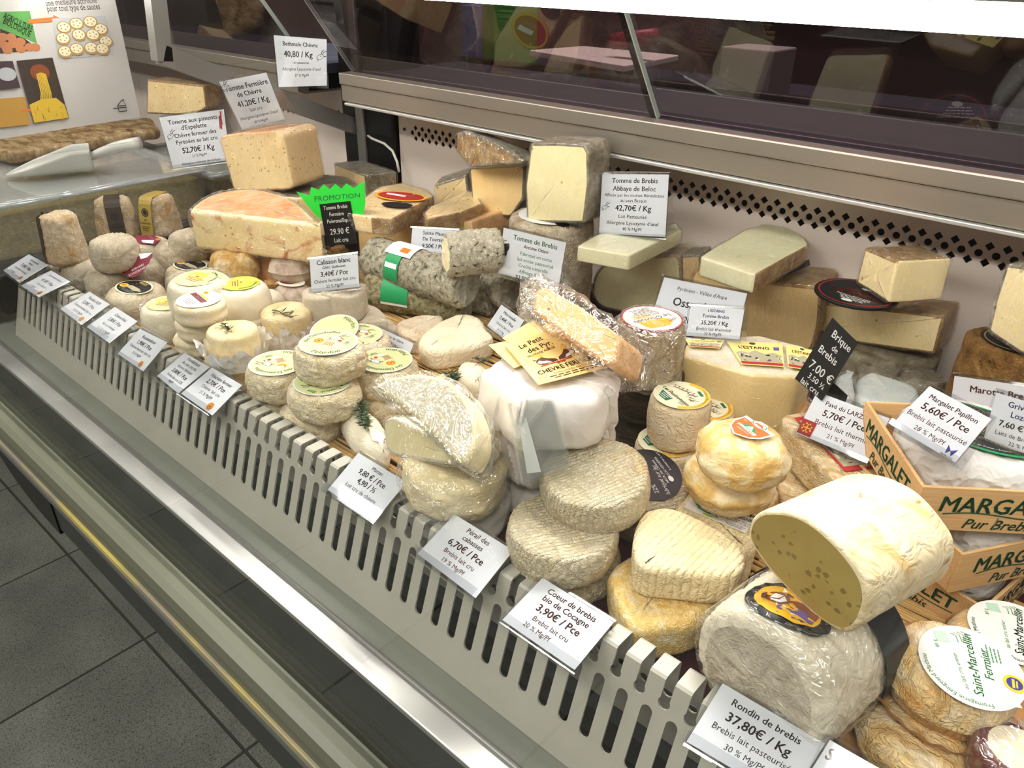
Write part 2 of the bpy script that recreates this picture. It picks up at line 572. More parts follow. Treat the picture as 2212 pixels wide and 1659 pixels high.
def wheel(name, label, cat, px, py, h, wpx, t, mat, r=None, bulge=0.0, namp=0.0012, nfreq=45, dome=0.0, tilt=(0, 0), group=None,
          ell=1.0, rot=None, n=64, fine=0.0, ffreq=200, taper=0.0, wrap=None, rim=None, top_mat=None, top_name='top', rads=None, fold=0.0, crisp=False):
    """round cheese: (px,py) photo pixel of its top centre, h height of the top over the deck, wpx width in the photo"""
    P = at_h(px, py, h)
    R_ = rads or wpx / 2 * mpp(P)
    rot = random.uniform(0, 6.28) if rot is None else rot
    M = Matrix.Translation(P) @ Matrix.Rotation(math.radians(tilt[0]), 4, 'X') @ Matrix.Rotation(math.radians(tilt[1]), 4, 'Y') @ \
        Matrix.Rotation(rot, 4, 'Z') @ Matrix.Translation((0, 0, -t))
    me, kind, seg = puck_mesh(circle(R_ * (1 - taper * 0.5), n, R_ * ell * (1 - taper * 0.5)), t, r if r is not None else t * 0.3, bulge, namp, nfreq, dome=dome,
                              seed=sd(), fine=fine, ffreq=ffreq, taper=taper, side_rows=14 if fine else (4 if crisp else 5), top_rings=18 if fine else (5 if crisp else 7))
    if crisp:                                 # folded paper: plain facets
        bm = bmesh.new(); bm.from_mesh(me); bmesh.ops.triangulate(bm, faces=bm.faces[:], quad_method='SHORT_EDGE'); bm.to_mesh(me); bm.free(); smooth(me); me.set_sharp_from_angle(angle=math.radians(24))
    if fold:                                  # overlapping pleats of wrapping paper
        s_ = sd(); rnd = random.Random(int(s_ * 10)); K = 11
        amp = [rnd.uniform(0.4, 1.3) for _ in range(K)]; off = [rnd.uniform(-0.25, 0.25) for _ in range(K)]
        slp = [rnd.uniform(-9, 9) for _ in range(K)]
        for v in me.vertices:
            rr = math.hypot(v.co.x, v.co.y)
            if rr < 1e-6: continue
            a_ = math.atan2(v.co.y, v.co.x); q = rr / R_
            ph = (a_ / (2 * math.pi) + 0.5) * K
            k = int(ph) % K
            ph2 = ph + off[k] + slp[k] * (v.co.z - t / 2) * K / (2 * math.pi)
            fr_ = ph2 % 1.0
            k2 = int(math.floor(ph2)) % K
            d = fold * amp[k2] * ((fr_ if k2 % 2 else 1 - fr_) - 0.5) * min(1, max(0, (q - 0.3) / 0.6))
            d += fold * 0.5 * noise.noise(Vector((v.co.x * 40 + s_, v.co.y * 40, v.co.z * 40)))
            v.co.x += math.cos(a_) * d; v.co.y += math.sin(a_) * d
            if v.co.z > t * 0.75: v.co.z += 0.45 * d
        me.update()
        me.set_sharp_from_angle(angle=math.radians(35))
    if top_mat:
        root = empty(name, label, cat, M, group)
        ms = split_mesh(me, [0 if k == 0 else 1 for k in kind])
        mesh_obj(top_name, ms[0], top_mat, root)
        mesh_obj('rind', ms[1], mat, root)
    else:
        root = mesh_obj(name, me, mat, mw=M)
        tagit(root, label, cat, group)
    th = T(root, M, R_, t)
    if wrap:
        add_wrap(th, circle(R_ * 1.02, 48, R_ * ell * 1.02), t, wrap)
    return th
def add_wrap(th, pts, t, mat, r=0.002, namp=0.0012, lift=0.0009):
    me, _, _ = puck_mesh(pts, t + 2 * lift, r, 0.0005, namp, 55, seed=sd(), side_rows=5, fine=0.0008, ffreq=90)
    return mesh_obj('plastic_wrap', me, mat, th.root, local=Matrix.Translation((0, 0, -lift)))
def grow(pts, d):
    n = len(pts); out = []
    for i in range(n):
        e = pts[(i + 1) % n] - pts[i - 1]
        e = e.normalized() if e.length > 1e-9 else Vector((1, 0))
        out.append(pts[i] + Vector((e.y, -e.x)) * d)
    return out

def slab(name, label, cat, pxs, O, n, t, face_mat, rind_mat, rc=0.004, r=0.0015, namp=0.0006, nfreq=40, group=None, wrap=None,
         cut_edges=(), back_mat=None, face_name='paste', rind_name='rind', step=0.008, dome=0.0, u=None, bulge=0.0, fine=0.0, ffreq=220, one=False, zmin=None):
    """block whose visible face is outlined in photo pixels on the plane (O, n); it goes t deep behind that face"""
    n = n.normalized()
    M = frame(O, n, u)
    c3 = [at_plane(x, y, O, n) for x, y in pxs]
    if abs(n.z) < 0.98:                       # nothing goes down through the deck
        vd = (UP - n * n.z).normalized()
        zf = max(zmin if zmin is not None else -9, DECK + 0.0015) + (max(0.0, n.z) * t if n.z > 0.05 else 0.0)
        c3 = [p + vd * max(0.0, (zf - p.z) / vd.z) for p in c3]
    cen = sum(c3, Vector()) / len(c3)
    M.translation = cen - n * t
    Mi = M.inverted()
    loc = [(Mi @ p).to_2d() for p in c3]
    pts, eid = fillet(loc, rc, step)
    me, kind, seg = puck_mesh(pts, t, r, bulge, namp, nfreq, seed=sd(), dome=dome, fine=fine, ffreq=ffreq, top_rings=14 if fine else 7, side_rows=8 if fine else 5)
    if one:
        root = tagit(mesh_obj(name, me, face_mat, mw=M), label, cat, group)
    else:
        idx = []
        for k, s in zip(kind, seg):
            if k == 0: idx.append(0)
            elif k == 1: idx.append(0 if eid[s] in cut_edges else 1)
            else: idx.append(0 if back_mat == 'face' else 1)
        root = empty(name, label, cat, M, group)
        for k, m_ in split_mesh(me, idx).items():
            mesh_obj((face_name, rind_name)[k], m_, (face_mat, rind_mat)[k], root)
    th = T(root, M, 0, t)
    th.pts = pts
    if wrap:
        add_wrap(th, grow(pts, 0.001), t, wrap)
    return th
UP = Vector((0, 0, 1))
def hslab(name, label, cat, pxs, h, t, face_mat, rind_mat, **kw):
    """block seen from above: outline of its level top face in photo pixels, top at h over the deck"""
    return slab(name, label, cat, pxs, at_h(*pxs[0], h), UP, t, face_mat, rind_mat, **kw)
def facing(yaw, tilt=0.0):
    """unit normal turned yaw degrees from straight out of the counter (-Y) towards +X, tilted up by tilt"""
    y, t = math.radians(yaw), math.radians(tilt)
    return Vector((math.sin(y) * math.cos(t), -math.cos(y) * math.cos(t), math.sin(t)))

# ---- printed matter
TXT = {}
def text_pts(s, bold=0.0, shear=0.0):
    bold = min(bold, 0.03)
    k = (s, bold, shear)
    if k not in TXT:
        cu = bpy.data.curves.new('t', 'FONT')
        cu.body = s; cu.size = 1.0; cu.resolution_u = 2; cu.shear = shear
        ob = bpy.data.objects.new('t', cu)
        me = bpy.data.meshes.new_from_object(ob)
        v = np.array([x.co[:2] for x in me.vertices]) if len(me.vertices) else np.zeros((0, 2))
        f = [tuple(p.vertices) for p in me.polygons]
        if bold > 0.0 and len(v):                # heavier strokes: further impressions a hair to each side
            d, m_, f0, v0 = bold * 0.75, len(v), f, v
            sh_ = ((-d, 0), (d, 0), (0, d * 0.7), (0, -d * 0.7)) if bold > 0.012 else ((-d, 0), (d, 0))
            v = np.concatenate([v0 + np.array(q) for q in sh_])
            f = [tuple(i + m_ * k for i in p) for k in range(len(sh_)) for p in f0]
        bpy.data.objects.remove(ob); bpy.data.curves.remove(cu); bpy.data.meshes.remove(me)
        TXT[k] = (v, f)
    return TXT[k]

class Print:
    """flat print on a sheet: all inks in one mesh; map2 turns its 2-D points into local 3-D ones"""
    def __init__(s, map2):
        s.map2, s.v, s.f, s.mi, s.mats, s.lay = map2, [], [], [], [], 0
    def _m(s, mat):
        if mat not in s.mats:
            s.mats.append(mat)
        return s.mats.index(mat)
    def add(s, pts, faces, mat, layer=None):
        if layer is None:
            s.lay += 1
            layer = s.lay
        else:
            layer = s.lay + 0.4 + 0.04 * layer
        b = len(s.v)
        for p in pts:
            q = s.map2(p[0], p[1])
            s.v.append((q[0], q[1], q[2] + 0.00012 + 0.00002 * layer))
        i = s._m(mat)
        for f in faces:
            s.f.append(tuple(b + k for k in f)); s.mi.append(i)
    def poly(s, pts, mat, layer=None):
        s.add(pts, [tuple(range(len(pts)))], mat, layer)
    def disc(s, c, rx, ry, mat, rot=0.0, n=28, layer=None):
        cr, sr = math.cos(rot), math.sin(rot)
        P = [(c[0] + rx * math.cos(t) * cr - ry * math.sin(t) * sr, c[1] + rx * math.cos(t) * sr + ry * math.sin(t) * cr)
             for t in [2 * math.pi * i / n for i in range(n)]]
        s.poly(P, mat, layer)
    def ring(s, c, r0, r1, mat, a0=0, a1=360, n=32, e=1.0):
        P, F = [], []
        for i in range(n + 1):
            t = math.radians(a0 + (a1 - a0) * i / n)
            for r in (r0, r1):
                P.append((c[0] + r * math.cos(t), c[1] + e * r * math.sin(t)))
        for i in range(n):
            F.append((2 * i, 2 * i + 1, 2 * i + 3, 2 * i + 2))
        s.add(P, F, mat)
    def text(s, txt, c, size, mat, rot=0.0, bold=0.0, maxw=None, align='C', shear=0.0, layer=None):
        v, f = text_pts(txt, bold, shear)
        if not len(v):
            return
        w = v[:, 0].max() - v[:, 0].min()
        k = size
        if maxw and w * k > maxw:
            k = maxw / w
        x0 = (v[:, 0].max() + v[:, 0].min()) / 2 if align == 'C' else (v[:, 0].min() if align == 'L' else v[:, 0].max())
        cr, sr = math.cos(rot), math.sin(rot)
        P = []
        for x, y in v:
            x = (x - x0) * k; y = (y - 0.36) * size
            P.append((c[0] + x * cr - y * sr, c[1] + x * sr + y * cr))
        s.add(P, f, mat, layer)
    def arc_text(s, txt, c, r, size, mat, mid=90.0, bold=0.0, inside=False, e=1.0, shear=0.0):
        """text on a circle, centred at angle mid; inside: reads along the lower rim"""
        v, f = text_pts(txt, bold, shear)
        x0 = (v[:, 0].max() + v[:, 0].min()) / 2
        P = []
        for x, y in v:
            x = (x - x0) * size; y = (y - 0.36) * size
            if inside:
                a = math.radians(mid) + x / r; rr = r - y
            else:
                a = math.radians(mid) - x / r; rr = r + y
            P.append((c[0] + rr * math.cos(a), c[1] + e * rr * math.sin(a)))
        s.add(P, f, mat)
    def line(s, pts, wd, mat, layer=None):
        P, F = [], []
        pts = [Vector(p) for p in pts]
        for i, p in enumerate(pts):
            d = (pts[min(i + 1, len(pts) - 1)] - pts[max(i - 1, 0)]).normalized()
            q = Vector((-d.y, d.x)) * wd / 2
            P += [p + q, p - q]
        for i in range(len(pts) - 1):
            F.append((2 * i, 2 * i + 1, 2 * i + 3, 2 * i + 2))
        s.add(P, F, mat, layer)
    def build(s, name, parent, local=None):
        if not s.f:
            return None
        me = pydata(name, s.v, s.f, s.mi)
        return mesh_obj(name, me, s.mats, parent, local=local)
def flat(x, y):
    return (x, y, 0.0)
def paper_me(name, pts, t=0.0003, wave=0.0):
    """thin sheet with the outline pts (local xy), front at z=0, a little thick"""
    n = len(pts)
    vs = [(p[0], p[1], 0.0) for p in pts] + [(p[0], p[1], -t) for p in pts]
    fs = [tuple(range(n)), tuple(range(n, 2 * n))[::-1]] + [(i, n + i, n + (i + 1) % n, (i + 1) % n) for i in range(n)]
    return pydata(name, vs, fs)
def label_on(th, pts, mat, z=None, at=(0, 0), rot=0.0, name='label', lift=0.0009):
    """paper label lying on the top of a thing; returns (object, Print) in the label's own frame"""
    loc = Matrix.Translation((at[0], at[1], (th.t if z is None else z) + lift)) @ Matrix.Rotation(rot, 4, 'Z')
    o = mesh_obj(name, paper_me(name, pts), mat, th.root, local=loc)
    return o, Print(flat)
def yaw_in(th, deg):
    """local rotation that makes a label read with world heading deg (0 = text runs along +X)"""
    e = th.M.to_3x3() @ Vector((1, 0, 0))
    return math.radians(deg) - math.atan2(e.y, e.x)
# ================================================================== MATERIALS
def M_speck(name, base, dots, scale=420, rough=0.45, bump=0.05):
    m, nt, out = new_mat(name)
    co = coords(nt)
    b = N(nt, 'ShaderNodeBsdfPrincipled'); b.inputs['Roughness'].default_value = rough
    n1 = N(nt, 'ShaderNodeTexNoise', i_Scale=scale, i_Detail=3.0, i_Roughness=0.7)
    L(nt, co, n1.inputs['Vector'])
    n2 = N(nt, 'ShaderNodeTexNoise', i_Scale=6.0, i_Detail=2.0)
    L(nt, co, n2.inputs['Vector'])
    c = ramp(nt, n1.outputs[0], [(0.36, dots), (0.46, base), (0.6, base), (0.72, tuple(min(255, x + 28) for x in base))])
    c2 = ramp(nt, n2.outputs[0], [(0.3, (215, 215, 215)), (0.7, (255, 255, 255))])
    mx = N(nt, 'ShaderNodeMix', data_type='RGBA', blend_type='MULTIPLY'); mx.inputs[0].default_value = 1.0
    L(nt, c, mx.inputs[6]); L(nt, c2, mx.inputs[7])
    L(nt, mx.outputs[2], b.inputs['Base Color'])
    bp = N(nt, 'ShaderNodeBump', i_Strength=bump, i_Distance=0.001)
    L(nt, n1.outputs[0], bp.inputs['Height']); L(nt, bp.outputs[0], b.inputs['Normal'])
    L(nt, b.outputs[0], out.inputs[0])
    MATS[name] = m
def M_steel(name, col, rough=0.28, aniso=0.0):
    m, nt, out = new_mat(name)
    co = coords(nt, (2.0, 900.0, 900.0))
    b = N(nt, 'ShaderNodeBsdfPrincipled')
    b.inputs['Base Color'].default_value = srgb(col)
    b.inputs['Metallic'].default_value = 0.72
    n1 = N(nt, 'ShaderNodeTexNoise', i_Scale=1.0, i_Detail=3.0)
    L(nt, co, n1.inputs['Vector'])
    mr = N(nt, 'ShaderNodeMapRange'); mr.inputs['To Min'].default_value = rough - 0.06; mr.inputs['To Max'].default_value = rough + 0.1
    L(nt, n1.outputs[0], mr.inputs['Value']); L(nt, mr.outputs[0], b.inputs['Roughness'])
    bp = N(nt, 'ShaderNodeBump', i_Strength=0.06, i_Distance=0.0005)
    L(nt, n1.outputs[0], bp.inputs['Height']); L(nt, bp.outputs[0], b.inputs['Normal'])
    L(nt, b.outputs[0], out.inputs[0])
    MATS[name] = m
def M_noisy(name, stops, scale=30, rough=0.5, bump=0.1, stretch=None, bdist=0.001, spec=0.4, metal=0.0):
    m, nt, out = new_mat(name)
    co = coords(nt, stretch)
    b = N(nt, 'ShaderNodeBsdfPrincipled'); b.inputs['Roughness'].default_value = rough
    b.inputs['Specular IOR Level'].default_value = spec
    b.inputs['Metallic'].default_value = metal
    n1 = N(nt, 'ShaderNodeTexNoise', i_Scale=scale, i_Detail=5.0, i_Roughness=0.6)
    L(nt, co, n1.inputs['Vector'])
    L(nt, ramp(nt, n1.outputs[0], stops), b.inputs['Base Color'])
    bp = N(nt, 'ShaderNodeBump', i_Strength=bump, i_Distance=bdist)
    L(nt, n1.outputs[0], bp.inputs['Height']); L(nt, bp.outputs[0], b.inputs['Normal'])
    L(nt, b.outputs[0], out.inputs[0])
    MATS[name] = m
M_speck('granite', (116, 119, 111), (44, 48, 44))
M_plain('grout', (58, 54, 48), 0.9)
M_plain('void', (10, 10, 11), 0.8)
M_plain('black_plastic', (18, 18, 20), 0.35)
M_plain('olive_enamel', (96, 98, 83), 0.4)
M_plain('grey_bumper', (98, 100, 98), 0.5)
M_noisy('yellow_strip', [(0.44, (140, 134, 120)), (0.56, (176, 164, 96)), (0.68, (196, 182, 100))], 5, 0.4, 0.1)
M_noisy('grille_plastic', [(0.3, (170, 167, 155)), (0.7, (180, 177, 166))], 14, 0.42, 0.04)
M_noisy('tray_enamel', [(0.3, (116, 119, 110)), (0.7, (128, 130, 121))], 10, 0.4, 0.05)
M_plain('grille_dark', (70, 70, 78), 0.6)
M_steel('steel', (170, 161, 150), 0.32)
M_steel('steel_bright', (225, 224, 222), 0.34)
M_steel('alu_grey', (150, 148, 146), 0.42)
M_noisy('panel_paint', [(0.3, (214, 200, 190)), (0.7, (222, 209, 199))], 8, 0.5, 0.03)
M_noisy('dark_ledge', [(0.35, (44, 48, 60)), (0.6, (54, 58, 72)), (0.75, (70, 74, 88))], 40, 0.5, 0.1, (3.0, 30.0, 30.0))
M_noisy('dark_panel', [(0.3, (48, 52, 50)), (0.7, (58, 62, 58))], 12, 0.5, 0.05)
M_thin('glass', '#fcfdfc', 0.004, 0.022, 0.5)
M_thin('glass_dark', '#b4a8ac', 0.01, 0.07, 0.7)
M_thin('glass_edge', '#c8d4cc', 0.2, 0.3, 0.5, haze=0.45, hazecol='#dfe9e2')
M_thin('acrylic', '#f6f7f8', 0.04, 0.06, 0.75)
M_thin('acrylic_edge', '#eef2f2', 0.1, 0.2, 0.6, haze=0.12)
M_thin('cling', '#fdfdfc', 0.14, 0.09, 0.35, bump=(34, 1.0, 0.010, (1, 0.4, 1)), haze=0.02, streak=0.18)
M_thin('cling_tight', '#fdfdfb', 0.14, 0.07, 0.3, bump=(40, 1.0, 0.006, (1, 0.3, 1)), haze=0.015, streak=0.12)
M_thin('cellophane', '#fdfdfd', 0.06, 0.15, 0.4, bump=(30, 1.0, 0.014, (1, 0.6, 1)), haze=0.02, streak=0.16)
m_, nt_, out_ = new_mat('tube_light')
e_ = N(nt_, 'ShaderNodeEmission'); e_.inputs[0].default_value = (1.0, 0.955, 0.88, 1); e_.inputs[1].default_value = TUBE_STRENGTH
L(nt_, e_.outputs[0], out_.inputs[0]); MATS['tube_light'] = m_
M_noisy('burgundy_cloth', [(0.3, (46, 16, 24)), (0.7, (66, 24, 34))], 60, 0.85, 0.4, None, 0.002, 0.1)
M_noisy('straw', [(0.25, (150, 110, 58)), (0.5, (196, 158, 96)), (0.75, (226, 196, 136))], 6, 0.55, 0.2, (6, 120, 120))
M_noisy('deck_steel', [(0.3, (60, 56, 56)), (0.7, (78, 72, 72))], 8, 0.5, 0.05)
M_noisy('room_dark', [(0.3, (84, 66, 66)), (0.7, (112, 90, 88))], 2.5, 0.8, 0.0)
M_plain('white_board', (226, 222, 214), 0.5)

# ================================================================== FLOOR
floor = empty('floor', 'grey speckled stone tile floor of the shop', None, kind='structure')
grout = mesh_obj('grout_bed', box_me('grout_bed', -4.2, 2.6, -3.0, 2.3, -0.03, -0.003), 'grout', floor)
tile_me = box_me('tile', -0.1972, 0.1972, -0.1972, 0.1972, -0.01, 0.0, 0.0012, 1)
tile_me.materials.append(MATS['granite'])
for i in range(-5, 8):
    for j in range(-7, 3):
        cx, cy = -1.772 + 0.4 * i + 0.2, 0.3735 + 0.4 * j - 0.2
        if -3.3 < cx < 0.9 and -2.3 < cy < 0.9:
            mesh_obj('tile', tile_me, 'granite', floor, local=Matrix.Translation((cx, cy, 0)) @ Matrix.Rotation(math.pi / 2 * random.randrange(4), 4, 'Z'))

# ================================================================== DISPLAY CASE
def Z(rel):
    return CAMZ + rel
XL, XR = -1.22, 0.92
case = empty('display_case', 'long refrigerated cheese counter with slotted air grille, steel rails and glass front', 'display case', Matrix.Translation((-0.5, 0.6, 0.0)))
CI = case.matrix_world.inverted()
def cpart(name, me, mat, parent=None, world=True):
    o = mesh_obj(name, me, mat, parent or case)
    o.matrix_local = CI if parent is None else Matrix.Identity(4)
    return o
# lower body: base set back under the counter, dark front panel, bumper rail
cpart('base', box_me('base', XL + 0.25, XR, 0.52, 1.05, 0.0, Z(-0.60)), 'void')
cpart('front_panel', box_me('front_panel', -0.905, XR, 0.188, 0.215, Z(-0.614), Z(-0.535), 0.003), 'dark_panel')
cpart('underside', box_me('underside', -0.905, XR, 0.20, 0.60, Z(-0.616), Z(-0.606)), 'void')
# black rounded end skirt
sk = [(-1.10, Z(-0.52)), (-0.885, Z(-0.52)), (-0.885, Z(-0.618))]
for k in range(12):
    a = math.pi / 2 * k / 11
    sk.append((-0.915 - 0.185 * math.sin(a) , Z(-0.618) + 0.095 * (1 - math.cos(a))))
n_ = len(sk)
cpart('end_skirt', pydata('end_skirt', [(x, 0.186, z) for x, z in sk] + [(x, 0.45, z) for x, z in sk],
      [tuple(range(n_)), tuple(range(n_, 2 * n_))[::-1]] + [(i, n_ + i, n_ + (i + 1) % n_, (i + 1) % n_) for i in range(n_)]), 'black_plastic')
cpart('bumper', sweep_me('bumper', [(0.1775, Z(-0.543)), (0.1760, Z(-0.536)), (0.1765, Z(-0.531)), (0.20, Z(-0.531)), (0.20, Z(-0.543))], XL, XR), 'grey_bumper')
cpart('bumper_trim', box_me('bumper_trim', XL, XR, 0.1765, 0.20, Z(-0.5315), Z(-0.5235), 0.001), 'yellow_strip')
cpart('olive_rail', sweep_me('olive_rail', [(0.1795, Z(-0.5235)), (0.180, Z(-0.512)), (0.1835, Z(-0.5055)), (0.1900, Z(-0.5025)), (0.196, Z(-0.5035)), (0.205, Z(-0.5035)), (0.205, Z(-0.5235))], XL, XR), 'olive_enamel')
# dark inner front behind the glass, steel ledge, gasket, tray
cpart('inner_front', box_me('inner_front', XL, XR, 0.2295, 0.24, Z(-0.60), Z(-0.4755)), 'dark_panel')
cpart('steel_ledge', box_me('steel_ledge', XL, XR, 0.2290, 0.2475, Z(-0.4785), Z(-0.4725), 0.0012), 'steel_bright')
cpart('gasket', tube_me('gasket', [(XL, 0.2497, Z(-0.4728)), (XR, 0.2497, Z(-0.4728))], 0.0026, 10), 'alu_grey')
cpart('tray', box_me('tray', XL, XR, 0.2515, 0.30, Z(-0.485), Z(-0.4735)), 'tray_enamel')
# ---- front glass: upright pane in front of everything
cpart('front_glass', box_me('front_glass', XL - 0.6, XR, 0.1975, 0.2035, Z(-0.5035), Z(0.075), 0.0008, 1), 'glass')

# ---- slotted air grille with hooked teeth
GP = 0.0178
Yb, zb, Yt, zt = 0.274, -0.473, 0.304, -0.381
GL = math.hypot(Yt - Yb, zt - zb)
gx0, gn = -1.172, 116
X0 = -0.6305 - GP * 30            # left edge of a tooth
grille = empty('air_grille', None, None)
grille.parent = case
gv = Vector((0, (Yt - Yb) / GL, (zt - zb) / GL)); gu = Vector((1, 0, 0)); gnn = gu.cross(gv)
GM = Matrix(((gu.x, gv.x, gnn.x, X0), (gu.y, gv.y, gnn.y, Yb), (gu.z, gv.z, gnn.z, Z(zb)), (0, 0, 0, 1)))
grille.matrix_local = CI @ GM
TW = 0.0112                        # tooth width
outer = [(-0.004, 0.0)]
outer.append((gn * GP, 0.0))
bott = GL - 0.0125
for k in range(gn - 1, -1, -1):
    a = k * GP
    nc = a + TW + (GP - TW) / 2    # notch centre to the right of tooth k
    if k < gn - 1:
        rr = 0.0042
        outer.append((a + GP, GL)); outer.append((a + GP, bott + 0.005))
        for j in range(9):
            t = math.radians(40 - 260 * j / 8)
            outer.append((nc + rr * math.cos(t), bott + rr * math.sin(t)))
        outer.append((a + TW, bott + 0.005)); outer.append((a + TW, GL))
    else:
        outer.append((gn * GP, GL)); outer.append((a + TW, GL))
outer.append((-0.004, GL))
holes = []
for k in range(gn):
    c = k * GP + TW / 2
    if k < 1: continue
    hw = 0.0040
    H = []
    for j in range(7):
        t = math.pi * j / 6
        H.append((c + hw * math.cos(t), 0.0767 - hw + hw * math.sin(t)))
    for j in range(7):
        t = math.pi + math.pi * j / 6
        H.append((c + hw * math.cos(t), 0.0277 + hw + hw * math.sin(t)))
    holes.append(H)
o = mesh_obj('grille_face', holes_me('grille_face', outer, holes, 0.0016), 'grille_plastic', grille, local=Matrix.Identity(4))
# hooked tooth: profile in world (y, z) relative to tooth root
sl = (Yt - Yb) / (zt - zb)
tp = [(Yt - 0.0008, zt - 0.002), (Yt, zt), (Yt + 0.0006, zt + 0.0016), (Yt + 0.002, zt + 0.0026), (Yt + 0.016, zt + 0.0026), (Yt + 0.0176, zt + 0.0018), (Yt + 0.018, zt), (Yt + 0.018, zt - 0.022)]
tooth_me = strip_me('tooth', [(a, b) for a, b in tp], 0.0, TW, 0.0015)
tooth_me.materials.append(MATS['grille_plastic'])
for k in range(gn):
    o = mesh_obj('tooth', tooth_me, 'grille_plastic', grille)
    o.matrix_local = GM.inverted() @ Matrix.Translation((X0 + k * GP, 0, CAMZ))
# rear plate of the grille with round and square holes
outer = [(X0, -0.455), (X0 + gn * GP, -0.455), (X0 + gn * GP, -0.402), (X0, -0.402)]
holes = []
for k in range(gn):
    c = X0 + k * GP + TW / 2
    holes.append([(c + 0.0036 * math.cos(2 * math.pi * j / 10), -0.411 + 0.0036 * math.sin(2 * math.pi * j / 10)) for j in range(10)])
    holes.append([(c + GP / 2 + 0.0042 * math.cos(2 * math.pi * j / 4), -0.419 + 0.0042 * math.sin(2 * math.pi * j / 4)) for j in range(4)])
o = mesh_obj('grille_back', holes_me('grille_back', outer, holes, 0.0012), 'grille_plastic', grille)
o.matrix_local = GM.inverted() @ Matrix(((1, 0, 0, 0), (0, 0, 1, Yt + 0.0186), (0, 1, 0, CAMZ), (0, 0, 0, 1)))
cpart('duct_back', box_me('duct_back', XL, XR, 0.33, 0.335, Z(-0.485), Z(-0.412)), 'grille_dark')
cpart('grille_end_cap', box_me('grille_end_cap', -1.225, X0 - 0.006, 0.268, 0.325, Z(-0.445), Z(-0.388), 0.006, 3), 'black_plastic')
# ---- deck
cpart('deck', box_me('deck', -1.20, XR, 0.325, 0.90, Z(-0.43), Z(-0.4125)), 'deck_steel')
cpart('deck_seam', box_me('deck_seam', -1.225, -1.20, 0.30, 0.90, Z(-0.44), Z(-0.395), 0.003), 'black_plastic')
# ---- perforated back panel
WY = 0.87
outer = [(-1.02, -0.415), (0.92, -0.415), (0.92, -0.19), (-1.02, -0.19)]
holes = []
for k in range(-42, 80):
    c = -0.331 + 0.016 * k
    if -1.0 < c < 0.90:
        holes.append([(c + 0.0039 * math.cos(2 * math.pi * j / 14), -0.2520 + 0.0039 * math.sin(2 * math.pi * j / 14)) for j in range(14)])
        for zz in (-0.2435, -0.2605):
            holes.append([(c + 0.008 + 0.0047 * math.cos(math.pi / 2 * j), zz + 0.0047 * math.sin(math.pi / 2 * j)) for j in range(4)])
me = holes_me('back_panel', outer, holes, 0.0015)
o = cpart('back_panel', me, 'panel_paint')
o.matrix_local = CI @ Matrix(((1, 0, 0, 0), (0, 0, -1, WY), (0, 1, 0, CAMZ), (0, 0, 0, 1)))
cpart('hole_backing', box_me('hole_backing', -1.03, XR, WY + 0.035, WY + 0.045, Z(-0.43), Z(-0.19)), 'void')  # near-black sheet that puts the dark into the panel holes
cpart('panel_screw', tube_me('panel_screw', [at_y(873, 279, WY - 0.0035), at_y(873, 279, WY)], 0.0025, 10), 'grille_dark')
# ---- steel rail at the back, ledge behind it
RX = -1.046
cpart('rail_upper', box_me('rail_upper', RX, XR, 0.775, 0.80, Z(-0.1745), Z(-0.1575), 0.0015), 'steel')
cpart('rail_lower', sweep_me('rail_lower', [(0.779, Z(-0.1755)), (0.779, Z(-0.199)), (0.79, Z(-0.2035)), (0.865, Z(-0.2035)), (0.865, Z(-0.1755))], RX, XR), 'steel')
cpart('rail_lip', box_me('rail_lip', RX + 0.01, XR, 0.774, 0.79, Z(-0.2045), Z(-0.2005), 0.0008), 'steel_bright')
cpart('rear_ledge', box_me('rear_ledge', RX, XR, 0.80, 1.06, Z(-0.20), Z(-0.160)), 'dark_ledge')
cpart('glass_channel', box_me('glass_channel', RX, XR, 0.822, 0.8255, Z(-0.160), Z(-0.1575)), 'steel_bright')
cpart('ledge_upstand', box_me('ledge_upstand', RX, XR, 1.04, 1.06, Z(-0.160), Z(-0.152), 0.002), 'black_plastic')
# leaning sliding glass at the back
def lean_pane(name, x0, x1, off):
    a, b = (0.803 + off, -0.1575), (0.640 + off, 0.065)
    d = Vector((b[0] - a[0], b[1] - a[1])).normalized(); q = Vector((-d.y, d.x)) * 0.003
    prof = [(a[0] + q.x, Z(a[1]) + q.y), (b[0] + q.x, Z(b[1]) + q.y), (b[0] - q.x, Z(b[1]) - q.y), (a[0] - q.x, Z(a[1]) - q.y)]
    o = cpart(name, sweep_me(name, prof, x0, x1), 'glass_dark')
    for nm, xe in (('pane_edge', x0), ('pane_edge', x1)):
        e = mesh_obj(nm, sweep_me(nm, [(p[0], p[1]) for p in prof], xe - 0.0004, xe + 0.0014), 'glass_edge', o)
lean_pane('rear_glass', RX + 0.002, -0.486, 0.0)
lean_pane('rear_glass', -0.4995, XR, 0.0075)
# ---- lamp tube in its holder
TY, TZ = 0.46, -0.0221
cpart('lamp_tube', tube_me('lamp_tube', [(-1.75, TY, Z(TZ)), (0.86, TY, Z(TZ))], 0.0070, 16), 'tube_light')
cpart('lamp_holder', box_me('lamp_holder', -1.78, 0.90, TY - 0.011, TY + 0.011, Z(-0.0145), Z(0.012), 0.002), 'alu_grey')
for xx in (-1.762, 0.86):
    cpart('lamp_socket', box_me('lamp_socket', xx, xx + 0.012, TY - 0.010, TY + 0.010, Z(-0.030), Z(-0.0145), 0.002), 'white_board')
# post at the rail's left end
cpart('corner_post', box_me('corner_post', -1.16, -1.025, 0.86, 0.93, Z(-0.42), Z(0.10), 0.004), 'black_plastic')
cpart('post_groove', box_me('post_groove', -1.115, -1.095, 0.853, 0.861, Z(-0.42), Z(0.10), 0.003), 'alu_grey')

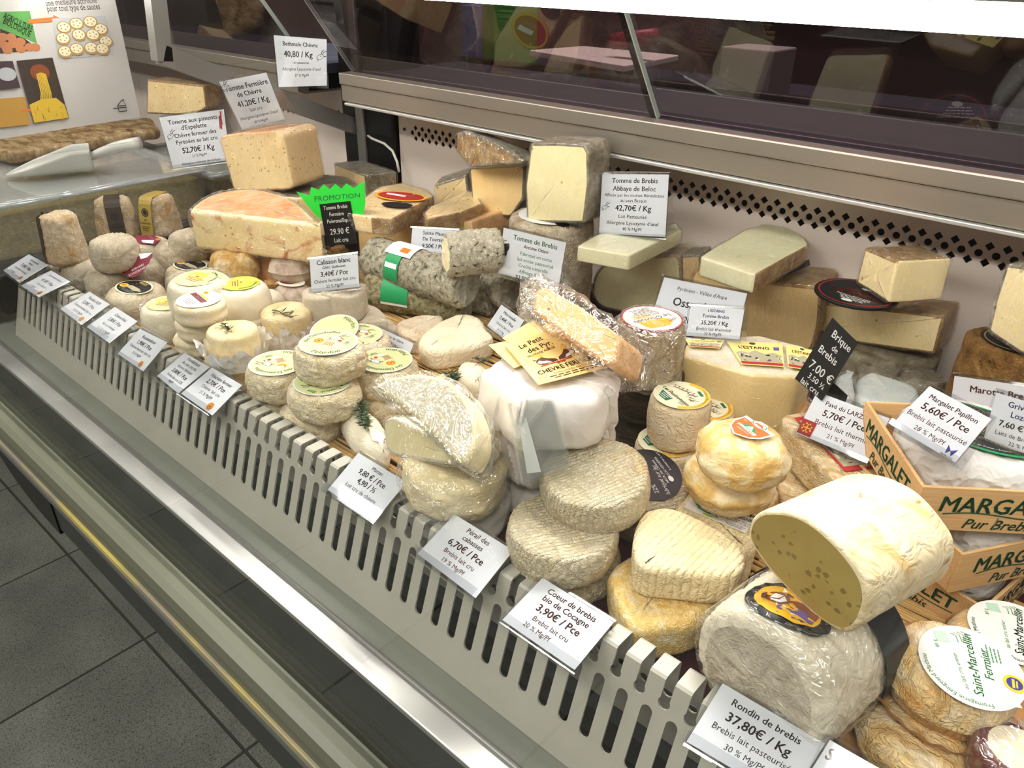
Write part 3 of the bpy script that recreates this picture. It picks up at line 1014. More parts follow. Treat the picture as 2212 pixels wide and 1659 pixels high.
# ---- the same rail, panel and deck carry on in the next section to the left
cpart('rail_upper', box_me('rail_upper', -2.6, -1.165, 0.775, 0.80, Z(-0.1745), Z(-0.1575), 0.0015), 'steel')
cpart('rail_lower', sweep_me('rail_lower', [(0.779, Z(-0.1755)), (0.779, Z(-0.199)), (0.79, Z(-0.2035)), (0.865, Z(-0.2035)), (0.865, Z(-0.1755))], -2.6, -1.165), 'steel')
cpart('rear_ledge', box_me('rear_ledge', -2.6, -1.165, 0.80, 1.06, Z(-0.20), Z(-0.160)), 'dark_ledge')
outer = [(-2.6, -0.415), (-1.165, -0.415), (-1.165, -0.19), (-2.6, -0.19)]
holes = []
for k in range(24):
    c = -1.19 - 0.016 * k
    holes.append([(c + 0.0039 * math.cos(2 * math.pi * j / 10), -0.2520 + 0.0039 * math.sin(2 * math.pi * j / 10)) for j in range(10)])
    for zz in (-0.2435, -0.2605):
        holes.append([(c + 0.008 + 0.0047 * math.cos(math.pi / 2 * j), zz + 0.0047 * math.sin(math.pi / 2 * j)) for j in range(4)])
o = cpart('back_panel', holes_me('back_panel', outer, holes, 0.0015), 'panel_paint')
o.matrix_local = CI @ Matrix(((1, 0, 0, 0), (0, 0, -1, WY), (0, 1, 0, CAMZ), (0, 0, 0, 1)))
cpart('hole_backing', box_me('hole_backing', -2.6, -1.165, WY + 0.035, WY + 0.045, Z(-0.43), Z(-0.19)), 'void')  # same black sheet here, its colour is the dark of the holes
cpart('deck', box_me('deck', -2.6, -1.226, 0.295, 0.90, Z(-0.43), Z(-0.4125)), 'deck_steel')
lean_pane('rear_glass', -2.6, -1.165, 0.0)
# grey end frame between the sections: upright, then sloping down to the back
FX = -1.13
def fr(px, py):
    p = at_x(px, py, FX); return Vector((p.y, p.z))
a_, b_, c_ = fr(331, -40), fr(348, 118), fr(790, 282)
def frame_bar(name, p, q, wd):
    d = (q - p).normalized(); s = Vector((-d.y, d.x)) * wd / 2
    prof = [p + s, q + s, q - s, p - s]
    return cpart(name, sweep_me(name, [(v.x, v.y) for v in prof], FX - 0.010, FX + 0.010), 'alu_grey')
frame_bar('end_frame', a_, b_ + Vector((0, -0.008)), 0.022)
frame_bar('end_frame', b_, c_, 0.026)
cpart('end_glass', box_me('end_glass', FX - 0.003, FX + 0.003, a_.x + 0.012, 0.86, b_.y - 0.02, Z(0.09)), 'glass')
cpart('cable', tube_me('cable', [at_x(785, 286, FX), at_y(805, 300, 0.845), at_y(830, 310, 0.85), at_y(848, 326, 0.85), at_y(858, 350, 0.85), at_y(862, 372, 0.85)], 0.0022, 8), 'white_board')
# clear divider with the poster on it
cpart('divider_glass', box_me('divider_glass', -1.318, -1.313, 0.26, 0.585, Z(-0.27), Z(0.09)), 'glass')

# ================================================================== ROOM
M_noisy('shop_wall', [(0.3, (96, 92, 88)), (0.7, (116, 110, 104))], 1.5, 0.8, 0.0)
M_plain('ceiling_white', (196, 194, 190), 0.8)
for nm, bx_, mt in (('wall_back', (-4.2, 2.6, 2.30, 2.36, 0.0, 2.9), 'room_dark'), ('wall_front', (-4.2, 2.6, -3.06, -3.0, 0.0, 2.9), 'shop_wall'),
                    ('wall_left', (-4.26, -4.2, -3.06, 2.36, 0.0, 2.9), 'shop_wall'), ('wall_right', (2.6, 2.66, -3.06, 2.36, 0.0, 2.9), 'shop_wall')):
    o = mesh_obj(nm, box_me(nm, *bx_), mt)
    tagit(o, None, None, None, 'structure')
o = mesh_obj('ceiling', box_me('ceiling', -4.2, 2.6, -3.0, 2.3, 2.85, 2.9), 'ceiling_white')
tagit(o, None, None, None, 'structure')
# ================================================================== CHEESE MATERIALS
M_rind('geotrichum', [(0.3, (214, 198, 170)), (0.5, (236, 224, 202)), (0.7, (243, 234, 216))], 40, 230, 0.8, 0.0014, 0.8, wr=2.0)
M_rind('pelardon_rind', [(0.28, (226, 206, 164)), (0.5, (240, 228, 202)), (0.7, (245, 237, 220))], 38, 150, 0.75, 0.0018, 0.7, wr=1.4, fine=500)
M_rind('crottin_rind', [(0.3, (206, 190, 166)), (0.55, (230, 219, 203)), (0.75, (240, 232, 220))], 45, 260, 0.9, 0.0014, 0.85, wr=2.2)
M_rind('charolais_rind', [(0.3, (198, 160, 112)), (0.48, (222, 200, 172)), (0.7, (236, 222, 206))], 34, 210, 0.9, 0.0016, 0.8, wr=2.2)
M_rind('golden_crottin', [(0.3, (176, 128, 62)), (0.5, (214, 180, 120)), (0.66, (240, 228, 206))], 55, 420, 0.6, 0.0010, 0.85, fine=900)
M_rind('fresh_white', [(0.3, (236, 228, 212)), (0.7, (248, 243, 232))], 30, 90, 0.25, 0.0010, 0.42, wr=0.6, coat=0.25)
M_rind('rocamadour_rind', [(0.3, (228, 212, 184)), (0.7, (243, 234, 214))], 50, 300, 0.5, 0.0008, 0.75, wr=1.0)
M_rind('oil_cheese', [(0.3, (232, 206, 150)), (0.55, (244, 228, 190)), (0.75, (248, 238, 214))], 60, 280, 0.6, 0.0010, 0.45, ridges=0.7, rscale=900)
M_rind('mendiant_rind', [(0.3, (176, 152, 140)), (0.5, (212, 196, 188)), (0.7, (230, 219, 212))], 70, 380, 0.6, 0.0010, 0.8, spots=(90, 0.66, (120, 86, 76)))
M_rind('calisson_rind', [(0.3, (236, 220, 196)), (0.6, (248, 241, 228)), (0.8, (250, 246, 238))], 70, 650, 0.8, 0.0008, 0.8, fine=1200)
M_rind('ash_log', [(0.30, (64, 66, 60)), (0.40, (156, 154, 140)), (0.52, (204, 200, 184)), (0.7, (226, 221, 206))], 150, 260, 1.0, 0.0016, 0.85, wr=2.4)
M_rind('ash_log_green', [(0.30, (62, 62, 46)), (0.42, (150, 146, 112)), (0.56, (196, 188, 154)), (0.75, (220, 212, 188))], 120, 230, 1.0, 0.0018, 0.85, wr=2.4)
M_rind('bark_log', [(0.33, (60, 56, 48)), (0.39, (206, 200, 180)), (0.5, (234, 229, 214)), (0.8, (244, 240, 230))], 120, 180, 1.0, 0.0024, 0.8, wr=2.8)
M_rind('heart_rind', [(0.3, (238, 224, 196)), (0.6, (247, 239, 222)), (0.8, (250, 245, 234))], 30, 110, 0.5, 0.0014, 0.7, wr=1.0, ridges=0.55, rscale=420)
M_rind('heart_rind_red', [(0.3, (214, 180, 148)), (0.5, (238, 222, 202)), (0.8, (246, 238, 226))], 60, 170, 0.7, 0.0016, 0.7, wr=1.4, ridges=0.5, rscale=520)
M_rind('bloomy', [(0.3, (236, 228, 210)), (0.6, (246, 240, 228)), (0.8, (250, 246, 238))], 26, 60, 0.4, 0.0016, 0.8, wr=0.8, fine=700)
M_rind('bloomy_grey', [(0.3, (206, 200, 186)), (0.5, (226, 221, 208)), (0.75, (240, 236, 226))], 36, 140, 0.5, 0.0012, 0.8, wr=0.8, ridges=0.35, rscale=520)
M_rind('perail_rind', [(0.26, (222, 190, 140)), (0.42, (240, 226, 198)), (0.7, (247, 239, 222))], 34, 210, 0.85, 0.0022, 0.75, wr=1.8, ridges=0.8, rscale=620)
M_rind('cocagne_rind', [(0.3, (234, 214, 172)), (0.6, (240, 226, 192)), (0.8, (244, 235, 212))], 30, 120, 0.6, 0.0020, 0.7, wr=1.0, ridges=0.8, rscale=430)
M_rind('cocagne_ripe', [(0.3, (232, 190, 110)), (0.5, (243, 214, 150)), (0.72, (250, 242, 220))], 70, 240, 0.7, 0.0014, 0.6, wr=1.6)
M_rind('bouquet_rind', [(0.34, (214, 172, 100)), (0.46, (226, 194, 130)), (0.56, (240, 226, 194))], 46, 90, 0.4, 0.0016, 0.5, wr=1.0, coat=0.15)
M_rind('pavelarzac', [(0.3, (206, 160, 100)), (0.5, (230, 206, 164)), (0.7, (242, 228, 204))], 60, 170, 1.0, 0.0020, 0.8, wr=2.0, stretch=(0.35, 1, 1))
M_rind('rondin_rind', [(0.32, (214, 186, 136)), (0.45, (230, 214, 182)), (0.7, (238, 228, 206))], 40, 60, 0.5, 0.0020, 0.75, wr=0.8, spots=(60, 0.63, (170, 128, 74)))
M_rind('rondin_white', [(0.3, (206, 198, 184)), (0.5, (228, 221, 208)), (0.72, (240, 235, 224))], 40, 70, 0.5, 0.0016, 0.7, wr=0.8, spots=(70, 0.68, (170, 150, 120)))
M_rind('marcellin_rind', [(0.3, (214, 160, 90)), (0.46, (232, 202, 150)), (0.62, (240, 226, 204)), (0.8, (246, 238, 226))], 50, 180, 0.8, 0.0016, 0.5, wr=1.6, coat=0.15, stretch=(0.5, 1, 1))
M_rind('grey_rind', [(0.3, (120, 108, 90)), (0.5, (160, 150, 132)), (0.7, (196, 190, 176))], 60, 300, 0.9, 0.0014, 0.85, wr=1.8, fine=800)
M_rind('brown_rind', [(0.3, (134, 98, 58)), (0.5, (176, 140, 92)), (0.7, (206, 178, 134))], 50, 240, 0.8, 0.0014, 0.75, wr=1.4, fine=700)
M_rind('drum_rind', [(0.3, (176, 152, 126)), (0.5, (214, 198, 176)), (0.68, (236, 228, 214))], 40, 150, 1.0, 0.0022, 0.85, wr=1.8, spots=(120, 0.66, (120, 96, 74)), fine=600)
M_rind('burlap_rind', [(0.3, (118, 84, 46)), (0.5, (160, 120, 70)), (0.7, (192, 154, 100))], 50, 420, 1.0, 0.0016, 0.85, wr=0.6, fine=900, spots=(30, 0.66, (84, 54, 26)))
M_rind('orange_rind', [(0.3, (222, 160, 104)), (0.5, (236, 186, 136)), (0.7, (242, 208, 168))], 40, 220, 0.5, 0.0010, 0.5, wr=1.0)
M_rind('pepper_rind', [(0.3, (214, 148, 92)), (0.5, (232, 182, 130)), (0.7, (240, 208, 170))], 24, 120, 0.4, 0.0010, 0.5)
M_rind('estaing_rind', [(0.3, (236, 228, 214)), (0.6, (248, 244, 236)), (0.8, (250, 248, 242))], 60, 300, 0.6, 0.0008, 0.85, fine=900)
M_rind('bark_wood', [(0.3, (44, 36, 28)), (0.5, (78, 64, 48)), (0.75, (120, 100, 74))], 26, 120, 1.0, 0.0030, 0.85, wr=1.0, stretch=(0.4, 0.4, 2.0))
M_rind('claousou_rind', [(0.3, (150, 128, 98)), (0.5, (192, 172, 140)), (0.7, (216, 202, 178))], 50, 260, 0.9, 0.0016, 0.8, wr=1.6)
M_rind('paulinet_rind', [(0.3, (214, 190, 156)), (0.55, (236, 222, 200)), (0.75, (245, 238, 226))], 44, 150, 0.6, 0.0014, 0.75, wr=1.2)
M_paste('paste_cream', (240, 222, 178), (245, 230, 192), (196, 160, 104), 120, 0.78, 0.24)
M_paste('paste_chevre', (238, 212, 164), (243, 222, 180), (186, 138, 82), 150, 0.55, 0.26)
M_paste('paste_ivory', (238, 228, 188), (244, 236, 202), (190, 160, 104), 90, 0.90, 0.25)
M_paste('paste_pale', (226, 220, 184), (233, 228, 198), None, rough=0.35)
M_paste('paste_green', (224, 224, 196), (232, 232, 208), None, rough=0.3)
M_paste('paste_ossau', (222, 192, 140), (229, 202, 156), None, rough=0.35)
M_paste('paste_orange', (240, 206, 148), (246, 218, 168), (170, 112, 50), 120, 0.84, 0.20)
M_paste('paste_pepper', (242, 220, 172), (247, 230, 190), (190, 140, 80), 120, 0.80, 0.20, veins=(34, (186, 84, 36)))
M_paste('paste_rondin_shaded', (164, 142, 78), (174, 154, 90), (134, 112, 54), 190, 0.62, 0.40, 0.4)  # olive darkened: the shade on the cut face is put into the colour
M_paste('paste_brie', (238, 226, 182), (245, 236, 204), None, rough=0.4)
M_paste('paste_estaing', (226, 202, 148), (233, 212, 164), None, rough=0.4)
M_crumple('white_paper', (226, 223, 219), (240, 238, 234), 60, 0.6, 0.006)
M_crumple('wax_paper', (222, 214, 208), (236, 230, 226), 30, 0.5, 0.006)
M_noisy('kraft', [(0.3, (198, 150, 98)), (0.7, (216, 170, 118))], 60, 0.75, 0.2, None, 0.001, 0.2)
M_noisy('crate_wood', [(0.3, (206, 160, 104)), (0.6, (222, 182, 128)), (0.8, (230, 194, 144))], 12, 0.6, 0.15, (2, 60, 60))
M_plain('paper', (240, 240, 244), 0.55)
M_plain('paper_warm', (238, 236, 232), 0.6)
M_plain('cream_card', (244, 214, 140), 0.55)
M_plain('slate', (22, 22, 24), 0.45)
M_plain('promo_green', (40, 206, 60), 0.55)
M_plain('ink', (52, 46, 54), 0.6)
M_plain('ink_black', (24, 22, 24), 0.6)
M_plain('ink_brown', (92, 50, 44), 0.6)
M_plain('ink_green', (70, 140, 84), 0.6)
M_plain('ink_dgreen', (34, 84, 52), 0.6)
M_plain('ink_grey', (110, 106, 112), 0.6)
M_plain('ink_red', (178, 44, 44), 0.6)
M_plain('ink_blue', (60, 100, 190), 0.6)
M_plain('ink_white', (242, 242, 240), 0.6)
M_plain('maroon', (122, 36, 56), 0.5)
M_plain('aop_orange', (232, 120, 36), 0.5)
M_plain('aop_yellow', (246, 200, 70), 0.5)
M_plain('label_green', (206, 214, 158), 0.5)
M_plain('label_lime', (196, 208, 84), 0.5)
M_plain('label_cream', (238, 232, 200), 0.5)
M_plain('label_white', (240, 240, 238), 0.5)
M_plain('label_black', (26, 26, 30), 0.45)
M_plain('label_yellow', (246, 190, 44), 0.5)
M_plain('label_gold', (170, 146, 74), 0.35)
M_plain('teal', (20, 110, 84), 0.45)
M_plain('bright_green', (30, 150, 90), 0.5)
M_plain('pale_green', (190, 222, 200), 0.5)
M_plain('rust', (206, 110, 50), 0.5)
M_plain('purple', (108, 88, 160), 0.5)
M_plain('cow_brown', (140, 72, 36), 0.55)
M_plain('euro_blue', (50, 52, 130), 0.5)
M_plain('skyline', (176, 170, 140), 0.55)
M_plain('leaf', (62, 78, 48), 0.6)
M_plain('leaf2', (84, 98, 66), 0.6)
M_plain('stem', (92, 70, 48), 0.7)
M_noisy('walnut', [(0.3, (120, 82, 40)), (0.7, (190, 146, 88))], 90, 0.6, 0.6, None, 0.002)
M_plain('dark_leaf', (52, 44, 32), 0.6)
M_plain('dark_wrap', (44, 46, 48), 0.3)
M_plain('red_wax', (96, 26, 26), 0.35)
# ================================================================== small parts used on cheeses
def aop(pr, c, r):
    pr.disc(c, r, r, 'aop_yellow', n=18)
    pr.disc(c, r * 0.86, r * 0.86, 'aop_orange', n=18)
    pr.disc(c, r * 0.5, r * 0.42, 'aop_yellow', n=12)
    pr.disc(c, r * 0.3, r * 0.26, 'ink_red', n=10)
def goat(pr, c, s, mat='ink_brown', m2='ink_white'):
    def q(pts): return [(c[0] + x * s, c[1] + y * s) for x, y in pts]
    pr.poly(q([(-0.5, -0.1), (-0.2, -0.35), (0.1, -0.3), (0.45, 0.05), (0.4, 0.25), (0.05, 0.3), (-0.3, 0.15)]), m2)
    pr.line(q([(-0.5, -0.1), (-0.2, -0.35), (0.1, -0.3), (0.45, 0.05), (0.4, 0.25), (0.05, 0.3), (-0.3, 0.15), (-0.5, -0.1)]), 0.05 * s, mat)
    pr.line(q([(0.3, 0.28), (0.5, 0.55), (0.85, 0.7)]), 0.07 * s, mat)
    pr.line(q([(0.15, 0.3), (0.2, 0.6), (0.5, 0.85)]), 0.07 * s, mat)
    pr.poly(q([(0.4, 0.1), (0.8, 0.15), (0.7, 0.0)]), mat)
    pr.line(q([(-0.4, -0.2), (-0.45, -0.55)]), 0.04 * s, mat)
    pr.line(q([(-0.3, -0.25), (-0.3, -0.6)]), 0.04 * s, mat)
    pr.disc(q([(0.05, 0.08)])[0], 0.06 * s, 0.06 * s, mat, n=8)
def smalltext(pr, c, w, n, size, mat='ink_grey', rot=0.0, seed=0):
    """rows of print too small to read"""
    rnd = random.Random(seed)
    for i in range(n):
        y = (n / 2 - i - 0.5) * size * 1.6
        l = w * rnd.uniform(0.6, 1.0)
        x = -l / 2
        while x < l / 2:
            d = rnd.uniform(0.06, 0.16) * w
            e = min(x + d, l / 2)
            P = [(x, y - size * 0.3), (e, y - size * 0.3), (e, y + size * 0.3), (x, y + size * 0.3)]
            cr, sr = math.cos(rot), math.sin(rot)
            pr.poly([(c[0] + a * cr - b * sr, c[1] + a * sr + b * cr) for a, b in P], mat, layer=3)
            x = e + 0.03 * w
def collar_me(R0, R1, z0, z1, pleats=26, amp=0.0015, wob=0.002, seed=0, a0=0.0, a1=2 * math.pi):
    """pleated paper skirt between two radii/heights"""
    n = pleats * 4
    vs, fs = [], []
    rows = 6
    for k in range(rows):
        q = k / (rows - 1)
        for i in range(n + 1):
            a = a0 + (a1 - a0) * i / n
            r = R0 + (R1 - R0) * q + amp * (0.3 + q) * math.sin(i * math.pi / 2) + wob * q * noise.noise(Vector((math.cos(a) * 3, math.sin(a) * 3, seed)))
            z = z0 + (z1 - z0) * q + wob * 1.8 * q * noise.noise(Vector((math.cos(a) * 4, math.sin(a) * 4, seed + 5)))
            vs.append((r * math.cos(a), r * math.sin(a), z))
    for k in range(rows - 1):
        for i in range(n):
            b = k * (n + 1) + i
            fs.append((b, b + 1, b + n + 2, b + n + 1))
    return pydata('collar', vs, fs, sm=False)
def sprig(label, P, d, length, leaf=0.012, n=34, width=0.0016, name='rosemary_sprig', group='herb sprigs on the cheeses', spread=0.8, kinds=('leaf', 'leaf2')):
    """stem with narrow leaves, lying on a cheese at P, pointing along d"""
    M = frame(P, UP, d)
    root = empty(name, label, 'herb sprig', M, group)
    rnd = random.Random(hash(label) % 1000 if False else len(label))
    mesh_obj('stem', tube_me('stem', [(length * k / 6, 0.001 * math.sin(k), 0.0012 + 0.0008 * math.sin(k * 1.3)) for k in range(7)], 0.0006, 6), 'stem', root)
    for kind in range(2):
        vs, fs = [], []
        for i in range(n // 2):
            x = length * (i + rnd.random()) / (n / 2)
            a = rnd.uniform(-spread, spread) + (math.pi if rnd.random() < 0.5 else 0) + 0.9
            if math.cos(a) < -0.2: a = rnd.uniform(-1.2, 1.2)
            el = rnd.uniform(0.05, 0.7)
            l = leaf * rnd.uniform(0.6, 1.1)
            D = Vector((math.cos(a) * math.cos(el), math.sin(a) * math.cos(el), math.sin(el)))
            S = D.cross(UP).normalized() * width / 2
            o = Vector((x, 0, 0.0015)); up = Vector((0, 0, 0.0006))
            b = len(vs)
            vs += [o, o + D * l * 0.5 + S, o + D * l, o + D * l * 0.5 - S, o + D * l * 0.5 + up]
            fs += [(b, b + 1, b + 4), (b + 1, b + 2, b + 4), (b + 2, b + 3, b + 4), (b + 3, b, b + 4)]
        mesh_obj('leaves', pydata('leaves', vs, fs), kinds[kind], root)
    return root

# ================================================================== COVERINGS ON THE DECK
c_ = [at_h(x, y) for x, y in ((1130, 1330), (560, 560), (900, 470), (2500, 700))]
cloth = mesh_obj('burgundy_cloth', box_me('burgundy_cloth', -0.62, 0.60, 0.335, 0.84, DECK - 0.0024, DECK - 0.0004, 0.0008, 1), 'burgundy_cloth')
tagit(cloth, 'dark burgundy cloth spread over the counter deck under the sheep cheeses', 'cloth')
cloth2 = mesh_obj('plum_cloth', box_me('plum_cloth', -1.19, -0.625, 0.55, 0.84, DECK - 0.0024, DECK - 0.0004, 0.0008, 1), 'burgundy_cloth')
tagit(cloth2, 'dark plum cloth under the goat cheeses beside the black corner post', 'cloth')
def straw_mat(label, x0, x1, y0, y1, n, ang):
    rnd = random.Random(n)
    vs, fs = [], []
    for i in range(n):
        y = y0 + (y1 - y0) * (i + 0.5) / n
        r = rnd.uniform(0.0012, 0.0021)
        a, b = x0 + rnd.uniform(-0.01, 0.01), x1 + rnd.uniform(-0.01, 0.01)
        dy = rnd.uniform(-0.004, 0.004)
        bb = len(vs)
        for x, yy in ((a, y - dy), ((a + b) / 2, y + rnd.uniform(-0.001, 0.001)), (b, y + dy)):
            for k in range(6):
                t = 2 * math.pi * k / 6
                vs.append((x, yy + r * math.cos(t), DECK + 0.0006 + r + r * math.sin(t)))
        for s in range(2):
            for k in range(6):
                fs.append((bb + s * 6 + k, bb + s * 6 + (k + 1) % 6, bb + s * 6 + 6 + (k + 1) % 6, bb + s * 6 + 6 + k))
    o = mesh_obj('straw_mat', pydata('straw_mat', vs, fs, sm=True), 'straw')
    tagit(o, label, 'straw mat', None, 'stuff')
straw_mat('mat of golden rye straws under the small goat cheeses', -1.0, -0.42, 0.34, 0.545, 68, 0)
straw_mat('mat of golden straws under the ash coated goat logs', -1.0, -0.50, 0.555, 0.70, 46, 0)
straw_mat('short straw mat beside the wooden trays', -0.16, 0.02, 0.42, 0.56, 44, 0)

# ================================================================== GOAT CHEESES, LEFT END
G = 'crottin goat cheeses heaped at the end of the counter'
def crottin(label, px, py, h, w, t=0.042, mat='crottin_rind', **kw):
    return wheel('crottin_cheese', label, 'cheese', px, py, h, w, t, mat, r=t * 0.28, bulge=0.0012, namp=0.0014, nfreq=60, fine=0.0012, ffreq=210, n=120, group=G, **kw)
crottin('white wrinkled crottin under the dark wrapped truncated cone', 172, 560, 0.044, 78)
crottin('small wrinkled crottin lying lowest behind the second price tag', 130, 566, 0.030, 60, 0.028, mat='charolais_rind')
crottin('white crottin carrying the topmost crottin of the heap', 226, 584, 0.044, 86)
crottin('topmost white crottin resting on two others', 240, 513, 0.088, 96)
th7 = crottin('white crottin half covered by the leaf shaped maroon label', 318, 566, 0.044, 78)
th8 = crottin('crottin with a maroon and white label lying on top', 318, 519, 0.050, 92, 0.046)
crottin('smooth topped crottin beside the oval black label', 381, 528, 0.062, 86, 0.038)
crottin('crottin at the back, stacked on another against the peppered half wheel', 405, 500, 0.080, 82, 0.040)
crottin('crottin underneath, next to the peppered half wheel', 413, 545, 0.040, 82, 0.038)
crottin('golden floury crottin standing on a white one', 502, 546, 0.074, 99, 0.042, mat='golden_crottin')
crottin('white crottin beneath the golden floury one', 512, 585, 0.032, 102, 0.030)
# maroon leaf label leaning on crottins
def leaf_label(label, pxs, O, n, text):
    Mf = frame(O, n, at_plane(*pxs[0], O, n) - at_plane(*pxs[3], O, n))
    loc = [(Mf.inverted() @ at_plane(x, y, O, n)) for x, y in pxs]
    root = empty('leaf_label', label, 'label', Mf)
    pts, _ = fillet([p.to_2d() for p in loc], 0.006, 0.004)
    mesh_obj('card', paper_me('card', pts, 0.0005), 'maroon', root)
    return root, Mf
r_, Mf = leaf_label('maroon leaf shaped label leaning upside down on the crottins', [(331, 545), (284, 556), (263, 570), (262, 588), (282, 601), (301, 595), (318, 574)], at_h(290, 585, 0.05), facing(15, 50), '')
pr = Print(flat)
ci = Mf.inverted()
def loc2(px, py, O, n, Mi):
    return (Mi @ at_plane(px, py, O, n)).to_2d()
O_, n_v = at_h(290, 585, 0.05), facing(15, 50)
pr.disc(loc2(272, 574, O_, n_v, ci), 0.0062, 0.0062, 'aop_yellow', n=16); pr.disc(loc2(272, 574, O_, n_v, ci), 0.0050, 0.0050, 'aop_orange', n=16)
a, b = loc2(286, 592, O_, n_v, ci), loc2(313, 578, O_, n_v, ci)
ang = math.atan2(b.y - a.y, b.x - a.x)
pr.text('CHAVIGNOL', (a + b) / 2, 0.0056, 'ink_white', ang + math.pi, 0.02)
a, b = loc2(288, 583, O_, n_v, ci), loc2(306, 573, O_, n_v, ci)
pr.text('FERMIER', (a + b) / 2, 0.0050, 'ink_white', ang + math.pi, 0.02)
pr.poly([loc2(x, y, O_, n_v, ci) for x, y in ((299, 548), (329, 546), (318, 556), (304, 560))], 'label_white')
pr.build('label_print', r_)
o, pr = label_on(th8, [(-0.026, -0.006), (-0.012, -0.015), (0.012, -0.015), (0.030, 0.0), (0.012, 0.015), (-0.012, 0.013)], 'maroon', rot=yaw_in(th8, -6), lift=0.002)
pr.poly([(0.0, -0.008), (0.012, -0.010), (0.026, -0.001), (0.012, 0.006)], 'label_white')
pr.disc((0.012, 0.011), 0.005, 0.003, 'aop_orange')
pr.text('CHAVIGNOL', (-0.008, 0.007), 0.005, 'ink_white', math.pi, 0.01)
pr.build('label_print', o)

# truncated cones with dark or gold bands
GC = 'truncated cone goat cheeses at the end of the counter'
def cone(label, px, py, h, w, t, band=None, bandmat='label_gold'):
    th = wheel('cone_cheese', label, 'cheese', px, py, h, w, t, 'charolais_rind', r=0.008, bulge=0.0, namp=0.0016, nfreq=45, fine=0.0015, ffreq=170, taper=0.34, group=GC, n=120)
    if band is not None:
        R0, R1 = th.r * (1 - 0.17), th.r * (1 - 0.17) * 1.34
        a = yaw_in(th, band)
        vs, fs = [], []
        wd = 0.011
        prof = [(-0.6 * R0, t + 0.0014), (0.0, t + 0.0016), (R0 * 0.8, t + 0.0013), (R0 * 0.99, t - 0.003), (R0 * 1.03 + 0.002, t - 0.008), ((R0 + R1) / 2 + 0.003, t * 0.5), (R1 + 0.0025, 0.004)]
        me = strip_me('band', [(x, z) for x, z in prof], -wd, wd, 0.0006)
        o = mesh_obj('paper_band', me, bandmat, th.root, local=Matrix.Rotation(a, 4, 'Z') @ Matrix(((0, 1, 0, 0), (1, 0, 0, 0), (0, 0, 1, 0), (0, 0, 0, 1))))
        q0, q1 = Vector(((R0 + R1) / 2 + 0.0036, t * 0.5)), Vector((R0 * 1.03 + 0.0028, t - 0.010))
        sl_ = (q1 - q0)
        def mp(x, y, q0=q0, sl_=sl_.normalized()):
            p = q0 + sl_ * y
            return (x, p.x, p.y)
        pr = Print(lambda x, y: (0, 0, 0))
        pr.map2 = lambda x, y: mp(x, y)
        pr.add = lambda pts, faces, mat, layer=None, s=pr: _add3(s, pts, faces, mat, layer)
        pr.ring((0, 0.011), 0.0048, 0.0062, 'ink_black', n=18)
        pr.disc((0, 0.011), 0.0036, 0.0036, 'ink_black', n=14)
        pr.text('LE', (0, 0.000), 0.0040, 'ink_black', 0, 0.02)
        pr.text('CHAROLAIS', (0, -0.005), 0.0034, 'ink_black', 0, 0.02)
        smalltext(pr, (0, -0.013), 0.014, 3, 0.0016, 'ink_black')
        pr.build('band_print', o)
    return th
def _add3(s, pts, faces, mat, layer):
    s.lay += 1
    b = len(s.v)
    for p in pts:
        q = s.map2(p[0], p[1])
        s.v.append((q[0], q[1] + 0.0004 + 0.00003 * s.lay, q[2]))
    i = s._m(mat)
    for f in faces:
        s.f.append(tuple(b + k for k in f)); s.mi.append(i)
th = cone('leaning brown and white cone cheese in a dark leaf wrapper', 122, 462, 0.106, 84, 0.066)
me = collar_me(th.r * 1.13, th.r * 0.90, 0.004, 0.064, 10, 0.0015, 0.004, 3, math.radians(150), math.radians(330))
mesh_obj('leaf_wrapper', me, 'dark_leaf', th.root, local=Matrix.Rotation(yaw_in(th, -55), 4, 'Z'))
cone('cone cheese with a black and gold band, next to the tub of grated cheese', 241, 427, 0.084, 82, 0.062, -25, 'dark_leaf')
cone('cone cheese with a bright gold band beside the peppered half wheel', 335, 420, 0.084, 80, 0.062, -65)

# picodons with oval black labels
def picodon(label, px, py, h, w, t, head):
    th = wheel('picodon_cheese', label, 'cheese', px, py, h, w, t, 'geotrichum', r=t * 0.40, bulge=0.0005, namp=0.0015, fine=0.0011, ffreq=200, n=110, group='picodon cheeses with oval labels')
    o, pr = label_on(th, [p for p in circle(th.r * 0.80, 36, th.r * 0.56)], 'label_cream', rot=yaw_in(th, head), lift=0.0012)
    r = th.r
    pr.disc((0, 0), r * 0.74, r * 0.50, 'label_black')
    pr.poly([(-0.5 * r, -0.12 * r), (0.3 * r, -0.2 * r), (0.62 * r, -0.1 * r), (0.35 * r, 0.02 * r), (-0.2 * r, 0.05 * r)], 'skyline')
    pr.poly([(-0.22 * r, 0.30 * r), (0.22 * r, 0.30 * r), (0.22 * r, 0.44 * r), (-0.22 * r, 0.44 * r)], 'label_gold')
    pr.text('PICODON', (0, 0.37 * r), 0.16 * r, 'ink_black', 0, 0.02)
    pr.text('Picodon', (0.1 * r, -0.28 * r), 0.28 * r, 'ink_white', 0, 0.02, shear=0.3)
    pr.disc((-0.45 * r, -0.12 * r), 0.19 * r, 0.14 * r, 'aop_yellow', n=16); pr.disc((-0.45 * r, -0.12 * r), 0.12 * r, 0.08 * r, 'aop_orange', n=14)
    pr.build('label_print', o)
picodon('flat wrinkled picodon with an oval black label, under the crottins', 411, 573, 0.044, 108, 0.030, 6)
picodon('flat wrinkled picodon with an oval black label behind its price tag', 290, 622, 0.036, 122, 0.034, 4)

